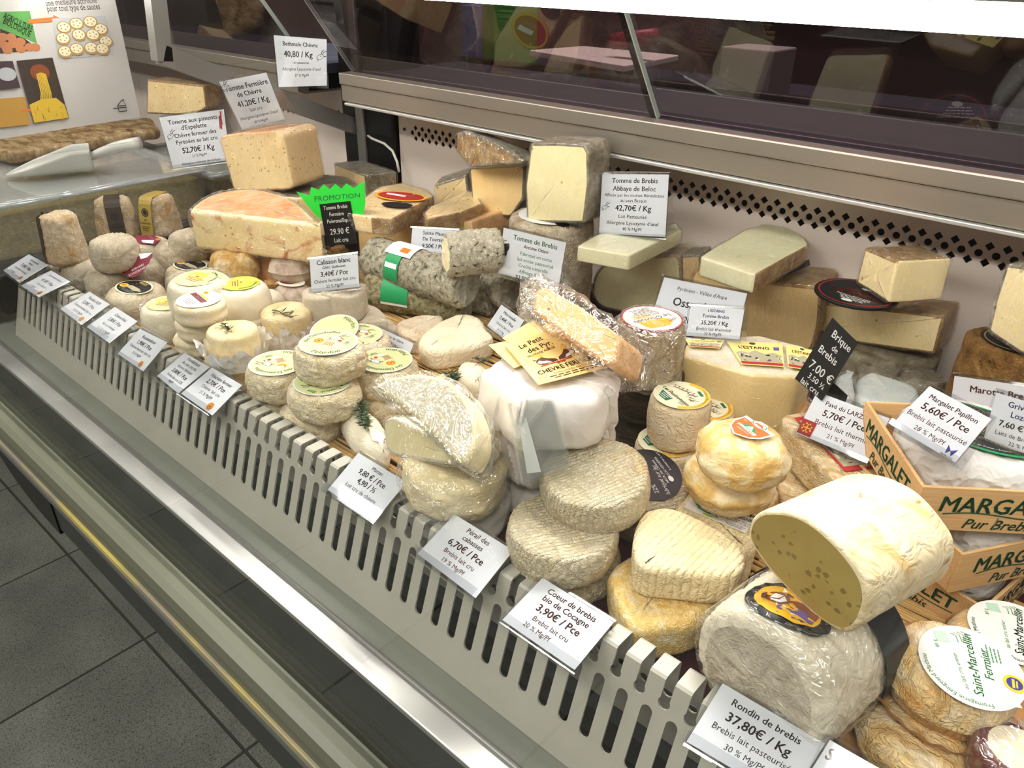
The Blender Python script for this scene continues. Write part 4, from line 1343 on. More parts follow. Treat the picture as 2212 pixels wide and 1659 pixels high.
# fresh white rounds, some in film
GF = 'fresh white goat rounds with green labels'
def fresh(label, px, py, h, w, t, head=None, wrap='cling', lab='label_green'):
    th = wheel('fresh_goat_cheese', label, 'cheese', px, py, h, w, t, 'fresh_white', r=0.011, bulge=0.002, namp=0.0014, nfreq=50, group=GF, wrap=wrap)
    if head is not None:
        o, pr = label_on(th, circle(th.r * 0.72, 36), lab, rot=yaw_in(th, head), lift=0.0009)
        r = th.r
        pr.disc((-0.15 * r, 0.1 * r), 0.36 * r, 0.30 * r, 'label_lime')
        pr.arc_text('Chèvre Fermier', (0, 0), 0.58 * r, 0.16 * r, 'ink_dgreen', 40, 0.01)
        smalltext(pr, (0, -0.2 * r), 0.7 * r, 3, 0.06 * r, 'ink_red')
        for k in range(3):
            pr.disc((-0.3 * r + 0.22 * r * k, 0.02 * r), 0.06 * r, 0.05 * r, ('ink_white', 'ink_red', 'label_yellow')[k], n=8)
        pr.build('label_print', o)
    return th
fresh('fresh white round in film with a pale green label, on top of another round', 429, 601, 0.086, 134, 0.046, 10)
fresh('fresh white round in film with a green label, half under another one', 362, 655, 0.044, 116, 0.044, 20)
fresh('fresh white round with a bright lime label behind the filmed rounds', 520, 613, 0.080, 112, 0.046, -30, None, 'label_lime')
fresh('unlabelled fresh white round beneath the lime labelled one', 540, 655, 0.034, 104, 0.034, None, None)
fresh('small white round peeping out behind the leaf topped cheese', 578, 632, 0.040, 66, 0.040, None, None)

# rocamadour discs
GR = 'thin rocamadour discs stacked'
def roca(label, px, py, h, w, t=0.021, head=None):
    th = wheel('rocamadour_cheese', label, 'cheese', px, py, h, w, t, 'rocamadour_rind', r=0.006, bulge=-0.0008, namp=0.0012, nfreq=70, group=GR)
    if head is not None:
        r = th.r
        pts = circle(r * 0.84, 40)
        o, pr = label_on(th, pts, 'label_white', rot=yaw_in(th, head), lift=0.0011)
        pr.poly([(-0.75 * r, -0.08 * r), (0.45 * r, -0.08 * r), (0.45 * r, 0.16 * r), (-0.75 * r, 0.16 * r)], 'maroon')
        pr.text('ROCAMADOUR', (-0.15 * r, 0.04 * r), 0.2 * r, 'ink_white', 0, 0.02, maxw=1.1 * r)
        pr.poly([(-0.5 * r, 0.18 * r), (0.3 * r, 0.18 * r), (0.3 * r, 0.28 * r), (-0.5 * r, 0.28 * r)], 'label_yellow')
        pr.disc((-0.45 * r, 0.46 * r), 0.16 * r, 0.13 * r, 'aop_yellow', n=16); pr.disc((-0.45 * r, 0.46 * r), 0.11 * r, 0.08 * r, 'aop_orange', n=14)
        smalltext(pr, (0.05 * r, -0.4 * r), 0.9 * r, 4, 0.05 * r, 'ink_grey')
        pr.build('label_print', o)
    return th
roca('lowest disc of the rocamadour stack', 431, 752, 0.022, 104)
roca('second disc from the bottom of the rocamadour stack', 428, 718, 0.045, 106)
roca('third disc of the rocamadour stack, just below the labelled one', 432, 684, 0.068, 106)
roca('labelled disc on top of the rocamadour stack', 430, 648, 0.091, 110, 0.022, -8)
roca('labelled disc with a maroon strip beside the leaf topped cheeses', 540, 672, 0.046, 112, 0.024, -38)
roca('plain disc beneath the maroon striped one', 540, 700, 0.021, 112, 0.021)

# leaf-topped cheeses in pleated white paper
GA = 'creamy cheeses in white paper collars with a leaf sprig'
def ardechois(label, px, py, h, w, t, R1, lift, seed):
    th = wheel('leaf_topped_cheese', label, 'cheese', px, py, h, w, t, 'oil_cheese', r=0.006, bulge=0.0005, namp=0.0010, group=GA)
    mesh_obj('paper_collar', collar_me(th.r * 1.02, th.r * R1, -0.004, t * lift, 22, 0.0010, 0.007, seed), 'white_paper', th.root)
    return th
ardechois('creamy cheese with a leaf sprig in pleated white paper, standing upright at the back', 616, 668, 0.062, 106, 0.040, 1.10, 0.62, 1.0)
ardechois('creamy cheese with dark leaves in an open white paper wrapper', 500, 708, 0.076, 108, 0.036, 1.38, 0.60, 4.0)
wheel('leaf_topped_cheese', 'bare creamy cheese underneath the open paper wrapper', 'cheese', 497, 775, 0.032, 118, 0.030, 'oil_cheese', r=0.006, group=GA)
wheel('leaf_topped_cheese', 'flat beige cheese underneath the pleated paper cheese', 'cheese', 625, 735, 0.018, 120, 0.017, 'rocamadour_rind', r=0.005, group=GA)
sprig('olive leaf sprig on the cheese in pleated paper', at_h(588, 672, 0.0625), Vector((1, 0.15, 0)), 0.034, 0.012, 12, 0.0036, 'leaf_sprig', spread=1.3)
sprig('olive leaf sprig on the cheese in the open paper', at_h(478, 700, 0.0765), Vector((1, -0.1, 0)), 0.022, 0.011, 14, 0.0036, 'leaf_sprig', spread=1.3)

# mendiants: oval cheeses with a walnut
GM_ = 'oval walnut topped goat cheeses'
def mendiant(label, px, py, h, w, t=0.034, rot=0.0, lab=None, mat='mendiant_rind', tilt=(0, 0)):
    th = wheel('walnut_cheese', label, 'cheese', px, py, h, w, t, mat, r=t * 0.48, bulge=0.001, namp=0.0018, nfreq=60, ell=0.72, rot=math.radians(rot), group=GM_, dome=0.001, tilt=tilt)
    if lab is not None:
        r = th.r
        o, pr = label_on(th, circle(r * 0.66, 36, r * 0.46), 'label_cream', rot=yaw_in(th, lab), lift=0.0022)
        pr.ring((0, 0), r * 0.52, r * 0.64, 'label_white', e=0.7)
        pr.disc((-0.1 * r, -0.1 * r), 0.36 * r, 0.2 * r, 'maroon'); pr.disc((-0.05 * r, 0.02 * r), 0.26 * r, 0.15 * r, 'label_cream')
        pr.arc_text("MI-CHÈVRE", (0, 0), 0.54 * r, 0.13 * r, 'ink_brown', 80, 0.02, e=0.7)
        smalltext(pr, (0.2 * r, -0.02 * r), 0.5 * r, 4, 0.04 * r, 'ink_brown')
        pr.build('label_print', o)
    return th
mendiant('dark oval cheese with a maroon label at the bottom of the walnut cheeses', 628, 612, 0.040, 106, 0.036, 10, 12, 'mendiant_rind')
mendiant('pale oval cheese with a round cream label on top of the walnut cheeses', 622, 550, 0.074, 92, 0.040, 35, 8)
mendiant('pale oval cheese leaning behind the cream price card', 680, 545, 0.066, 92, 0.036, 20, 12)
mendiant('pale oval cheese behind the cream price card, under its neighbours', 665, 590, 0.036, 84, 0.034, 60)
mendiant('pale oval cheese with a walnut half, behind the price card', 736, 552, 0.050, 70, 0.034, 0)
def walnut(label, px, py, h, s=0.0105):
    bm = bmesh.new(); bmesh.ops.create_icosphere(bm, subdivisions=4, radius=s)
    for v in bm.verts:
        e = noise.noise(v.co * 210 + Vector((px, 0, 0)))
        g = 1 - 0.35 * math.exp(-(v.co.y / (s * 0.16)) ** 2)
        v.co *= (0.80 + 0.5 * abs(e)) * g
        v.co.z *= 0.66; v.co.x *= 1.2
    me = bpy.data.meshes.new('walnut_half'); bm.to_mesh(me); bm.free(); smooth(me)
    P = at_h(px, py, h)
    tagit(mesh_obj('walnut_half', me, 'walnut', mw=Matrix.Translation(P) @ Matrix.Rotation(random.uniform(-0.6, 0.6), 4, 'Z')), label, 'walnut', 'walnut halves on the oval cheeses')
walnut('walnut half on the cheese behind the price card', 732, 541, 0.058, 0.011)
walnut('walnut half lying beside the maroon label', 588, 611, 0.040, 0.009)
walnut('walnut half on the cheese under the peppered wheel', 672, 528, 0.070, 0.010)

# calissons: white lozenges
GL_ = 'white lozenge shaped calisson cheeses'
def lens(cx, cy, L_, W_, rot, n=20):
    P = []
    for i in range(n):
        t = -1 + 2 * i / n
        P.append((t * L_ / 2, -W_ / 2 * (1 - t * t)))
    for i in range(n):
        t = 1 - 2 * i / n
        P.append((t * L_ / 2, W_ / 2 * (1 - t * t)))
    return P
def calisson(label, px, py, h, t, L_=0.10, W_=0.045, rot=0.0, tilt=0.0):
    P = at_h(px, py, h)
    M = Matrix.Translation(P) @ Matrix.Rotation(math.radians(rot), 4, 'Z') @ Matrix.Rotation(math.radians(tilt), 4, 'X') @ Matrix.Translation((0, 0, -t))
    pts, _ = fillet(lens(0, 0, L_, W_, 0), 0.003, 0.004)
    me, _, _ = puck_mesh(pts, t, 0.003, 0.0003, 0.0008, 60, seed=sd())
    return tagit(mesh_obj('calisson_cheese', me, 'calisson_rind', mw=M), label, 'cheese', GL_)
calisson('white lozenge cheese lowest in the pile, beside the ash log', 800, 700, 0.020, 0.019, 0.085, 0.05, 15)
calisson('white lozenge cheese peeping out on the side of the leaf topped cheese', 680, 668, 0.040, 0.036, 0.060, 0.05, 60)
calisson('long white lozenge cheese lying flat under the price card', 766, 672, 0.042, 0.020, 0.098, 0.052, 12)
calisson('white lozenge cheese standing under the price card', 742, 622, 0.076, 0.033, 0.056, 0.056, 75)
calisson('second white lozenge cheese half hidden by the price card', 692, 630, 0.073, 0.033, 0.050, 0.046, 100)

# ---- pelardons
GP_ = 'pelardon goat cheeses with round green labels'
def pelardon_print(pr, r):
    pr.arc_text('Pélardon', (0, 0), 0.80 * r, 0.27 * r, 'ink_black', -62, 0.02, True, shear=0.15)
    pr.arc_text('des Demoiselles', (0, 0), 0.80 * r, 0.24 * r, 'ink_dgreen', 150, 0.02)
    aop(pr, (-0.36 * r, -0.06 * r), 0.19 * r)
    goat(pr, (0.05 * r, 0.36 * r), 0.42 * r)
    pr.disc((0.32 * r, 0.22 * r), 0.07 * r, 0.07 * r, 'ink_red', n=10)
    pr.ring((0.38 * r, -0.02 * r), 0.09 * r, 0.11 * r, 'ink_white', n=16); pr.disc((0.38 * r, -0.02 * r), 0.09 * r, 0.09 * r, 'pale_green', n=14)
    smalltext(pr, (0.1 * r, -0.12 * r), 0.36 * r, 5, 0.045 * r, 'ink_red', math.pi / 2)
    smalltext(pr, (0.62 * r, 0.16 * r), 0.3 * r, 3, 0.04 * r, 'ink_grey', math.pi / 2)
    pr.text('60 g', (0.60 * r, 0.30 * r), 0.13 * r, 'ink_grey', math.pi / 2)
def pelardon(label, px, py, h, w, t=0.031, head=None, tilt=(0, 0), at=(0, 0)):
    th = wheel('pelardon_cheese', label, 'cheese', px, py, h, w, t, 'pelardon_rind', r=t * 0.30, bulge=0.0008, namp=0.0020, nfreq=55, fine=0.0016, ffreq=120, n=120, tilt=tilt, group=GP_)
    if head is not None:
        r = 0.0272
        o, pr = label_on(th, circle(r, 40), 'label_white', rot=yaw_in(th, head), lift=0.0016, at=at)
        pr.disc((0, 0), r * 0.96, r * 0.96, 'label_green', n=40)
        pelardon_print(pr, r)
        pr.build('label_print', o)
    return th
pelardon('lowest pelardon under the filmed side stack', 594, 838, 0.031, 128)
pelardon('labelled pelardon of the side stack, facing upside down', 600, 786, 0.062, 138, 0.031, 160)
pelardon('lowest pelardon of the tallest stack, resting on the straw', 672, 876, 0.032, 138)
pelardon('middle pelardon of the tallest stack with half its label showing', 698, 826, 0.061, 152, 0.031, 190)
pelardon('top pelardon of the tallest stack with its green label in full view', 710, 742, 0.094, 152, 0.032, 18)
pelardon('lower pelardon under the stack beside the small heart cheese tag', 830, 845, 0.026, 126, 0.025)
pelardon('labelled pelardon beside the small heart cheese tag', 832, 780, 0.058, 136, 0.032, 165)
pelardon('pelardon at the back, its label half hidden by the top one', 775, 728, 0.058, 136, 0.030, 8, at=(0.004, 0.002))
# one more label slid behind the top pelardon
P = at_h(722, 712, 0.062)
lb = mesh_obj('round_label', paper_me('round_label', circle(0.026, 40), 0.0004), 'label_white', mw=frame(P, Vector((0.1, -0.25, 1))))
tagit(lb, 'loose round green label sticking up behind the top pelardon', 'label')
pr = Print(flat); pr.disc((0, 0), 0.0250, 0.0250, 'label_green', n=40); pr.arc_text('Pélardon', (0, 0), 0.021, 0.007, 'ink_dgreen', 75, 0.02); pr.build('label_print', lb)

# ---- heart shaped bloomy cheeses on straw
hslab('heart_cheese', 'pale ridged heart shaped goat cheese lying on straw', 'cheese',
      [(903, 728), (918, 712), (950, 690), (985, 676), (1020, 676), (1045, 690), (1052, 706), (1072, 726), (1040, 742), (980, 752), (930, 758), (905, 745)], 0.030, 0.028, 'heart_rind', 'heart_rind', rc=0.012, r=0.008, namp=0.0014, nfreq=45, one=True, fine=0.0005, ffreq=200, group='heart shaped goat cheeses')
hslab('heart_cheese', 'reddish ridged heart shaped goat cheese behind the pale one', 'cheese',
      [(852, 694), (880, 683), (915, 677), (955, 678), (960, 690), (935, 708), (905, 728), (880, 725), (858, 712)], 0.028, 0.026, 'heart_rind_red', 'heart_rind_red', rc=0.012, r=0.007, namp=0.0014, nfreq=55, one=True, fine=0.0006, ffreq=240, group='heart shaped goat cheeses')
# ---- white rosemary bricks
GW = 'white bloomy cheeses topped with rosemary'
hslab('rosemary_cheese', 'white oval cheese with a long rosemary sprig beside the air grille', 'cheese',
      [(731, 886), (745, 866), (775, 862), (815, 890), (838, 918), (842, 950), (830, 965), (790, 955), (752, 925)], 0.036, 0.034, 'bloomy', 'bloomy', rc=0.016, r=0.014, namp=0.0016, one=True, group=GW, dome=0.002)
hslab('rosemary_cheese', 'white oval cheese with a rosemary tuft behind the filmed half moon', 'cheese',
      [(940, 800), (965, 795), (1000, 806), (1015, 828), (1012, 850), (980, 850), (945, 830)], 0.045, 0.042, 'bloomy', 'bloomy', rc=0.014, r=0.012, namp=0.0014, one=True, group=GW)
hslab('rosemary_cheese', 'white oval cheese partly behind the paper wrapped stack', 'cheese',
      [(988, 778), (1005, 772), (1040, 776), (1058, 790), (1052, 822), (1020, 826), (990, 800)], 0.040, 0.038, 'bloomy', 'bloomy', rc=0.014, r=0.012, namp=0.0014, one=True, group=GW)
sprig('long rosemary sprig on the white cheese by the grille', at_h(775, 872, 0.039), at_h(790, 935, 0.039) - at_h(775, 872, 0.039), 0.044, 0.0105, 170, 0.0024)
sprig('rosemary tuft standing on the white cheese behind the half moon', at_h(968, 806, 0.047), Vector((0.6, -0.3, 0)), 0.018, 0.012, 70, 0.0026)
sprig('rosemary leaves on the cheese by the paper wrapped stack', at_h(1020, 776, 0.042), Vector((1, 0.2, 0)), 0.016, 0.009, 26, 0.0020)
# ================================================================== BACK ROW WEDGES, LEFT
# peppered half wheel in film, on a second one
GPW = 'peppered goat tomme pieces'
hslab('tomme_half_wheel', 'lower half wheel with a pale green paper between it and the upper one', 'cheese',
      [(440, 530), (470, 505), (560, 495), (660, 512), (700, 540), (672, 566), (560, 558)], 0.060, 0.052, 'pepper_rind', 'pepper_rind', rc=0.006, r=0.004, group=GPW, one=True)
th = hslab('tomme_half_wheel', 'upper half wheel of peppered tomme in film, orange streaks on its cut face', 'cheese',
      [(409, 454), (424, 436), (460, 417), (510, 408), (560, 408), (610, 420), (655, 446), (694, 486)], 0.124, 0.052, 'pepper_rind', 'paste_pepper', rc=[0.004] + [0.02] * 6 + [0.004], r=0.006, face_name='rind', rind_name='paste', group=GPW)
add_wrap(th, grow(th.pts, 0.0025), th.t, 'cling', r=0.006, namp=0.002, lift=0.002)
P = at_h(560, 536, 0.0625)
lb = mesh_obj('round_label', paper_me('round_label', circle(0.055, 44), 0.0004), 'label_green', mw=frame(at_h(590, 520, 0.0635), UP, Vector((1, 0.2, 0))))
tagit(lb, 'large round pale green paper with a sawtooth border under the peppered half wheel', 'label')
pr = Print(flat)
for k in range(44):
    a = 2 * math.pi * k / 44
    pr.poly([(0.053 * math.cos(a - 0.05), 0.053 * math.sin(a - 0.05)), (0.053 * math.cos(a + 0.05), 0.053 * math.sin(a + 0.05)), (0.048 * math.cos(a), 0.048 * math.sin(a))], 'ink_dgreen', layer=1)
smalltext(pr, (0, -0.032), 0.05, 3, 0.002, 'ink_dgreen')
pr.build('label_print', lb)

# grey wedge lying under the tall block
hslab('tomme_wedge', 'flat grey rinded wedge in film lying under the tall goat block', 'cheese',
      [(505, 418), (560, 400), (640, 388), (700, 376), (752, 382), (786, 402), (760, 420), (640, 428)], 0.098, 0.06, 'grey_rind', 'paste_chevre', rc=0.004, r=0.003, wrap='cling', face_name='rind', rind_name='paste')
# tall goat block
slab('goat_tomme_block', 'tall block of ivory goat tomme with small eyes, standing behind the half wheel', 'cheese',
     [(474, 300), (488, 292), (596, 283), (612, 292), (634, 404), (620, 410), (512, 414), (503, 405)], at_h(575, 412, 0.10), facing(16, 0), 0.075, 'paste_chevre', 'orange_rind', rc=0.006, r=0.003, wrap='cling', cut_edges=(2, 3, 4))
# wedges near the black post
slab('tomme_wedge', 'grey topped wedge against the black corner post', 'cheese',
     [(722, 352), (788, 378), (792, 432), (726, 402)], at_h(790, 430, 0.085), facing(-22, 0), 0.05, 'paste_chevre', 'grey_rind', rc=0.003, r=0.003, wrap='cling')
slab('tomme_wedge', 'grey topped wedge with its cut face towards the tall block', 'cheese',
     [(937, 400), (1008, 378), (1014, 428), (944, 448)], at_h(942, 446, 0.088), facing(34, 0), 0.05, 'paste_chevre', 'grey_rind', rc=0.003, r=0.003, wrap='cling', cut_edges=(3,))
# amber block carrying the labelled wedge
slab('amber_tomme_block', 'amber block of tomme behind the goat log price tag', 'cheese',
     [(772, 480), (850, 486), (1018, 478), (1024, 520), (1010, 570), (860, 580), (778, 566)], at_h(860, 580, 0.0), facing(4, 0), 0.10, 'paste_ossau', 'orange_rind', rc=0.004, r=0.002, wrap='cling_tight')
th = hslab('labelled_wedge', 'flat wedge in film with a red and yellow oval label, leaning on the amber block', 'cheese',
      [(750, 460), (778, 432), (820, 403), (870, 395), (925, 412), (938, 424), (846, 474), (800, 470)], 0.118, 0.022, 'paste_chevre', 'brown_rind', rc=0.004, r=0.0025, wrap='cling', cut_edges=(0, 1, 2, 7))
pr = Print(flat)
def loc_on(th, px, py, h):
    p = th.M.inverted() @ at_h(px, py, h)
    return (p.x, p.y)
c = loc_on(th, 866, 428, 0.118)
o = mesh_obj('label', paper_me('label', [(c[0] + p.x, c[1] + p.y) for p in [Matrix.Rotation(0.35, 2) @ q for q in circle(0.038, 40, 0.022)]]), 'label_yellow', th.root, local=Matrix.Translation((0, 0, th.t + 0.003)))
pr.disc(c, 0.0345, 0.0185, 'ink_red', 0.35)
pr.poly([(c[0] + x, c[1] + y) for x, y in ((-0.022, -0.008), (0.008, 0.0005), (0.004, 0.007), (-0.026, -0.0015))], 'label_white')
pr.text('Tomme', (c[0] + 0.008, c[1] + 0.0095), 0.005, 'ink_white', 0.35, 0.02)
c2 = loc_on(th, 858, 447, 0.118)
pr.disc(c2, 0.022, 0.012, 'label_black', 0.45)
pr.text('BIO', c2, 0.005, 'label_gold', 0.45, 0.02)
for k, m_ in enumerate(('ink_red', 'label_white', 'ink_green')):
    pr.poly([(c[0] + 0.001 + 0.004 * k, c[1] + 0.0165), (c[0] + 0.004 + 0.004 * k, c[1] + 0.0172), (c[0] + 0.004 + 0.004 * k, c[1] + 0.0195), (c[0] + 0.001 + 0.004 * k, c[1] + 0.019)], m_)
pr.build('label_print', o)
hslab('brown_rind_wedge', 'brown rinded wedge in film beside the labelled wedge', 'cheese',
      [(914, 460), (928, 446), (1010, 410), (1028, 416), (1042, 440), (1000, 458), (922, 474)], 0.112, 0.028, 'paste_chevre', 'brown_rind', rc=0.003, r=0.0025, wrap='cling')
# pair left of the tall ivory block
slab('corsican_tomme_wedge', 'cream cut wedge under a smaller wedge near the steel rail', 'cheese',
     [(1013, 362), (1125, 356), (1134, 364), (1131, 430), (1104, 469), (1046, 465), (1020, 445)], at_h(1060, 470, 0.088), facing(8, 0), 0.05, 'paste_orange', 'grey_rind', rc=0.005, r=0.003, wrap='cling_tight')
slab('corsican_tomme_wedge', 'small rind wedge in film lying on the cream cut wedge', 'cheese',
     [(986, 288), (1004, 283), (1070, 310), (1131, 346), (1126, 353), (1016, 361), (984, 326)], at_h(1060, 366, 0.166), facing(-8, 10), 0.04, 'brown_rind', 'grey_rind', rc=0.003, r=0.003, wrap='cling', face_name='rind_side', rind_name='rind_top')
# the drum and the tall ivory block on it
th = wheel('tomme_drum', 'big mottled grey brown drum of sheep tomme under the tall ivory block', 'cheese', 1192, 466, 0.128, 184, 0.126, 'drum_rind', r=0.008, bulge=0.002, namp=0.002, nfreq=35, fine=0.0006, ffreq=180)
o, pr = label_on(th, circle(th.r * 0.78, 48), 'label_white', rot=yaw_in(th, 0), lift=0.0016)
pr.text('TOMME', (0.018, 0.012), 0.012, 'ink_black', 0.3, 0.01); pr.text('CORSE', (0.024, -0.008), 0.010, 'ink_black', 0.3, 0.01); pr.disc((0.034, -0.022), 0.010, 0.007, 'ink_black')
pr.build('label_print', o)
slab('ivory_tomme_block', 'tall ivory block of sheep tomme standing on the grey drum', 'cheese',
     [(1146, 310), (1200, 309), (1262, 313), (1271, 330), (1272, 400), (1262, 482), (1180, 481), (1138, 478), (1134, 400)], at_h(1200, 484, 0.1298), facing(4, 0), 0.048, 'paste_ivory', 'grey_rind', rc=0.003, r=0.003, wrap='cling_tight')

# ================================================================== ASH LOGS
GLG = 'ash coated goat logs'
def log(label, p0, p1, h, r, mat, name='goat_log', group=GLG, namp=0.0016, endmat=None, n=72):
    """log lying on its side between two photo pixels at axis height h"""
    A, B = at_h(*p0, h), at_h(*p1, h)
    d = B - A
    M = frame(A, d, UP)
    me, kind, seg = puck_mesh(circle(r, n), d.length, r * 0.22, 0.0, namp, 42, seed=sd(), fine=0.0016, ffreq=130, side_rows=60, top_rings=9)
    root = empty(name, label, 'cheese', M, group)
    ms = split_mesh(me, [0 if k in (0, 2) else 1 for k in kind])
    mesh_obj('end', ms[0], endmat or mat, root); mesh_obj('crust', ms[1], mat, root)
    t = T(root, M, r, d.length)
    return t
M_noisy('log_end', [(0.3, (120, 118, 108)), (0.6, (170, 166, 152)), (0.8, (196, 190, 172))], 90, 0.8, 0.6, None, 0.003)
M_noisy('log_core', [(0.3, (232, 214, 160)), (0.7, (246, 236, 204))], 60, 0.5, 0.5, None, 0.002)
log('green tinged ash log lowest in the pile with a green band', (800, 622), (1010, 656), 0.0285, 0.026, 'ash_log_green', endmat='log_end')
log('grey ash log underneath, mostly hidden', (860, 590), (1070, 648), 0.026, 0.022, 'ash_log', endmat='log_end')
log('grey ash log on the far side of the pile, its end facing out', (1015, 570), (1108, 632), 0.045, 0.026, 'ash_log', endmat='log_end')
lg = log('long grey ash log with a green and white band on top of the pile', (806, 556), (1010, 620), 0.062, 0.028, 'ash_log', endmat='log_end')
lt = log('short bark like log with a creamy cut end lying on top', (963, 550), (1080, 540), 0.108, 0.0255, 'bark_log', endmat='log_core')
# green paper bands
def band_on(label, lgt, s0, s1, a0, a1, mat, lift=0.0022):
    vs, fs = [], []
    k = 14
    for i in range(k + 1):
        a = math.radians(a0 + (a1 - a0) * i / k)
        for z in (s0, s1):
            vs.append(((lgt.r + lift) * math.cos(a), (lgt.r + lift) * math.sin(a), z))
    for i in range(k):
        fs.append((2 * i, 2 * i + 1, 2 * i + 3, 2 * i + 2))
    o = mesh_obj('paper_band', pydata('paper_band', vs, fs, sm=True), mat, lgt.root)
    return o
b1 = band_on('', lg, 0.050, 0.074, 20, 105, 'bright_green')
o = band_on('', lg, 0.052, 0.072, 62, 74, 'label_white', 0.0026); o.name = 'band_print'
o = band_on('', lg, 0.044, 0.088, -22, 40, 'label_white', 0.0028); o.name = 'paper_label'
o = band_on('', lg, 0.066, 0.080, 14, 30, 'aop_orange', 0.0032); o.name = 'label_seal'
lg2 = T(bpy.data.objects['goat_log'], None, 0.026, 0)
o = band_on('', lg2, 0.030, 0.068, 0, 100, 'bright_green')
o = band_on('', lg2, 0.034, 0.064, 12, 22, 'label_white', 0.0026); o.name = 'band_print'
o = band_on('', lg2, 0.030, 0.068, 96, 103, 'label_white', 0.0026); o.name = 'band_print'
# small ash drum with blue printed label
th = wheel('ash_drum_cheese', 'small white and grey drum with a blue printed round label', 'cheese', 1180, 597, 0.086, 112, 0.084, 'bark_log', r=0.006, bulge=0.0005, namp=0.0014, fine=0.0004, ffreq=220)
o, pr = label_on(th, circle(th.r * 0.66, 36, th.r * 0.6), 'label_white', at=(0, 0), rot=yaw_in(th, 12), lift=0.0016)
pr.ring((0, 0), th.r * 0.58, th.r * 0.61, 'ink_blue', e=0.9); pr.arc_text('CERTIFIÉE', (0, 0), th.r * 0.45, th.r * 0.16, 'ink_blue', 90, 0.01); pr.text('Bio', (-0.1 * th.r, -0.2 * th.r), th.r * 0.3, 'ink_blue', 0.1, 0.02, shear=0.3); smalltext(pr, (0.15 * th.r, 0), th.r * 0.6, 4, th.r * 0.05, 'ink_blue')
pr.build('label_print', o)

# ================================================================== FILMED HALF MOONS (MARZAC)
M_rind('brie_wheel', [(0.3, (232, 214, 164)), (0.5, (242, 230, 196)), (0.75, (248, 241, 222))], 30, 90, 0.5, 0.0016, 0.6, wr=1.0)
GMZ = 'white goat half wheels and wheels in clear film'
wheel('film_wrapped_cheese', 'white paper wrapped wheel at the bottom of the filmed stack', 'cheese', 990, 1056, 0.030, 222, 0.029, 'wax_paper', r=0.006, namp=0.002, nfreq=30, group=GMZ)
th = wheel('film_wrapped_cheese', 'white wheel in glossy cellophane in the middle of the filmed stack', 'cheese', 982, 990, 0.066, 228, 0.034, 'brie_wheel', r=0.008, namp=0.0030, nfreq=40, fine=0.0012, ffreq=70, group=GMZ)
add_wrap(th, circle(th.r * 1.05, 64), th.t, 'cellophane', r=0.006, namp=0.004, lift=0.0025)
slab('bloomy_half_moon', 'half moon of white cheese in cellophane leaning on the middle wheel', 'cheese',
     [(826, 905), (850, 900), (975, 960), (1000, 985), (985, 1008), (850, 986), (832, 970)], at_h(900, 985, 0.072), facing(-8, 20), 0.040, 'paste_brie', 'bloomy_grey', rc=0.008, r=0.003, group=GMZ, wrap='cellophane')
slab('bloomy_half_moon', 'cut white round in cellophane behind the tilted half moon', 'cheese',
     [(1000, 880), (1040, 860), (1085, 895), (1098, 925), (1094, 975), (1040, 985), (1000, 960)], at_h(1060, 980, 0.070), facing(24, 48), 0.045, 'bloomy_grey', 'paste_brie', rc=0.012, r=0.003, group=GMZ, wrap='cellophane', face_name='rind', rind_name='paste')
th = slab('bloomy_half_moon', 'big tilted half moon with a gridded white rind in shiny film, topping the stack', 'cheese',
     [(803, 838), (835, 816), (900, 806), (960, 815), (1005, 855), (1030, 910), (1028, 965), (1005, 1002), (985, 996), (930, 930), (850, 862)], at_h(930, 950, 0.115), facing(14, 46), 0.034, 'bloomy_grey', 'paste_brie', rc=[0.006, 0.012, 0.02, 0.02, 0.02, 0.02, 0.012, 0.005, 0.005, 0.005, 0.005], r=0.003, group=GMZ, face_name='rind', rind_name='paste')
add_wrap(th, grow(th.pts, 0.0035), th.t, 'cellophane', r=0.004, namp=0.0035, lift=0.0025)

# ================================================================== PAPER WRAPPED STACK
GPP = 'goat wheels in crumpled white paper'
def wrapped(label, px, py, h, w, t, tilt=(0, 0)):
    return wheel('paper_wrapped_wheel', label, 'cheese', px, py, h, w, t, 'wax_paper', r=0.010, bulge=0.001, namp=0.0020, nfreq=40, n=240, fold=0.009, group=GPP, tilt=tilt)
wrapped('lowest wheel of the crumpled white paper stack', 1198, 980, 0.040, 276, 0.039)
wrapped('middle wheel of the crumpled white paper stack', 1194, 886, 0.087, 276, 0.044)
tw = wrapped('top wheel of the crumpled white paper stack, carrying cream leaflets', 1190, 800, 0.134, 288, 0.044)
def card(label, quad, h, mat='cream_card', name='leaflet', dn=(0, 0, 1), lift=0.0, group=None):
    n = Vector(dn).normalized()
    O = at_h(sum(q[0] for q in quad) / 4, sum(q[1] for q in quad) / 4, h + lift)
    Mf = frame(O, n, at_plane(*quad[1], O, n) - at_plane(*quad[0], O, n))
    mi = Mf.inverted()
    pts = [(mi @ at_plane(x, y, O, n)).to_2d() for x, y in quad]
    o = mesh_obj(name, paper_me(name, pts, 0.0004), mat, mw=Mf)
    tagit(o, label, 'leaflet', group)
    def mp(s, t):
        a = pts[0].lerp(pts[1], s); b = pts[3].lerp(pts[2], s)
        q = b.lerp(a, t)
        return (q.x, q.y, 0.0)
    return o, mp
GCD = 'cream leaflets fanned out on the paper wrapped stack'
o, mp = card('cream leaflet at the bottom of the fan, print side rows of small text', [(1055, 745), (1100, 735), (1165, 775), (1110, 795)], 0.1375, group=GCD)
o, mp = card('cream leaflet with dense small print, second in the fan', [(1085, 730), (1150, 692), (1240, 760), (1185, 800)], 0.1385, group=GCD)
pr = Print(mp); smalltext(pr, (0.25, 0.62), 0.42, 7, 0.022, 'ink_brown', 0.0); pr.build('leaflet_print', o)
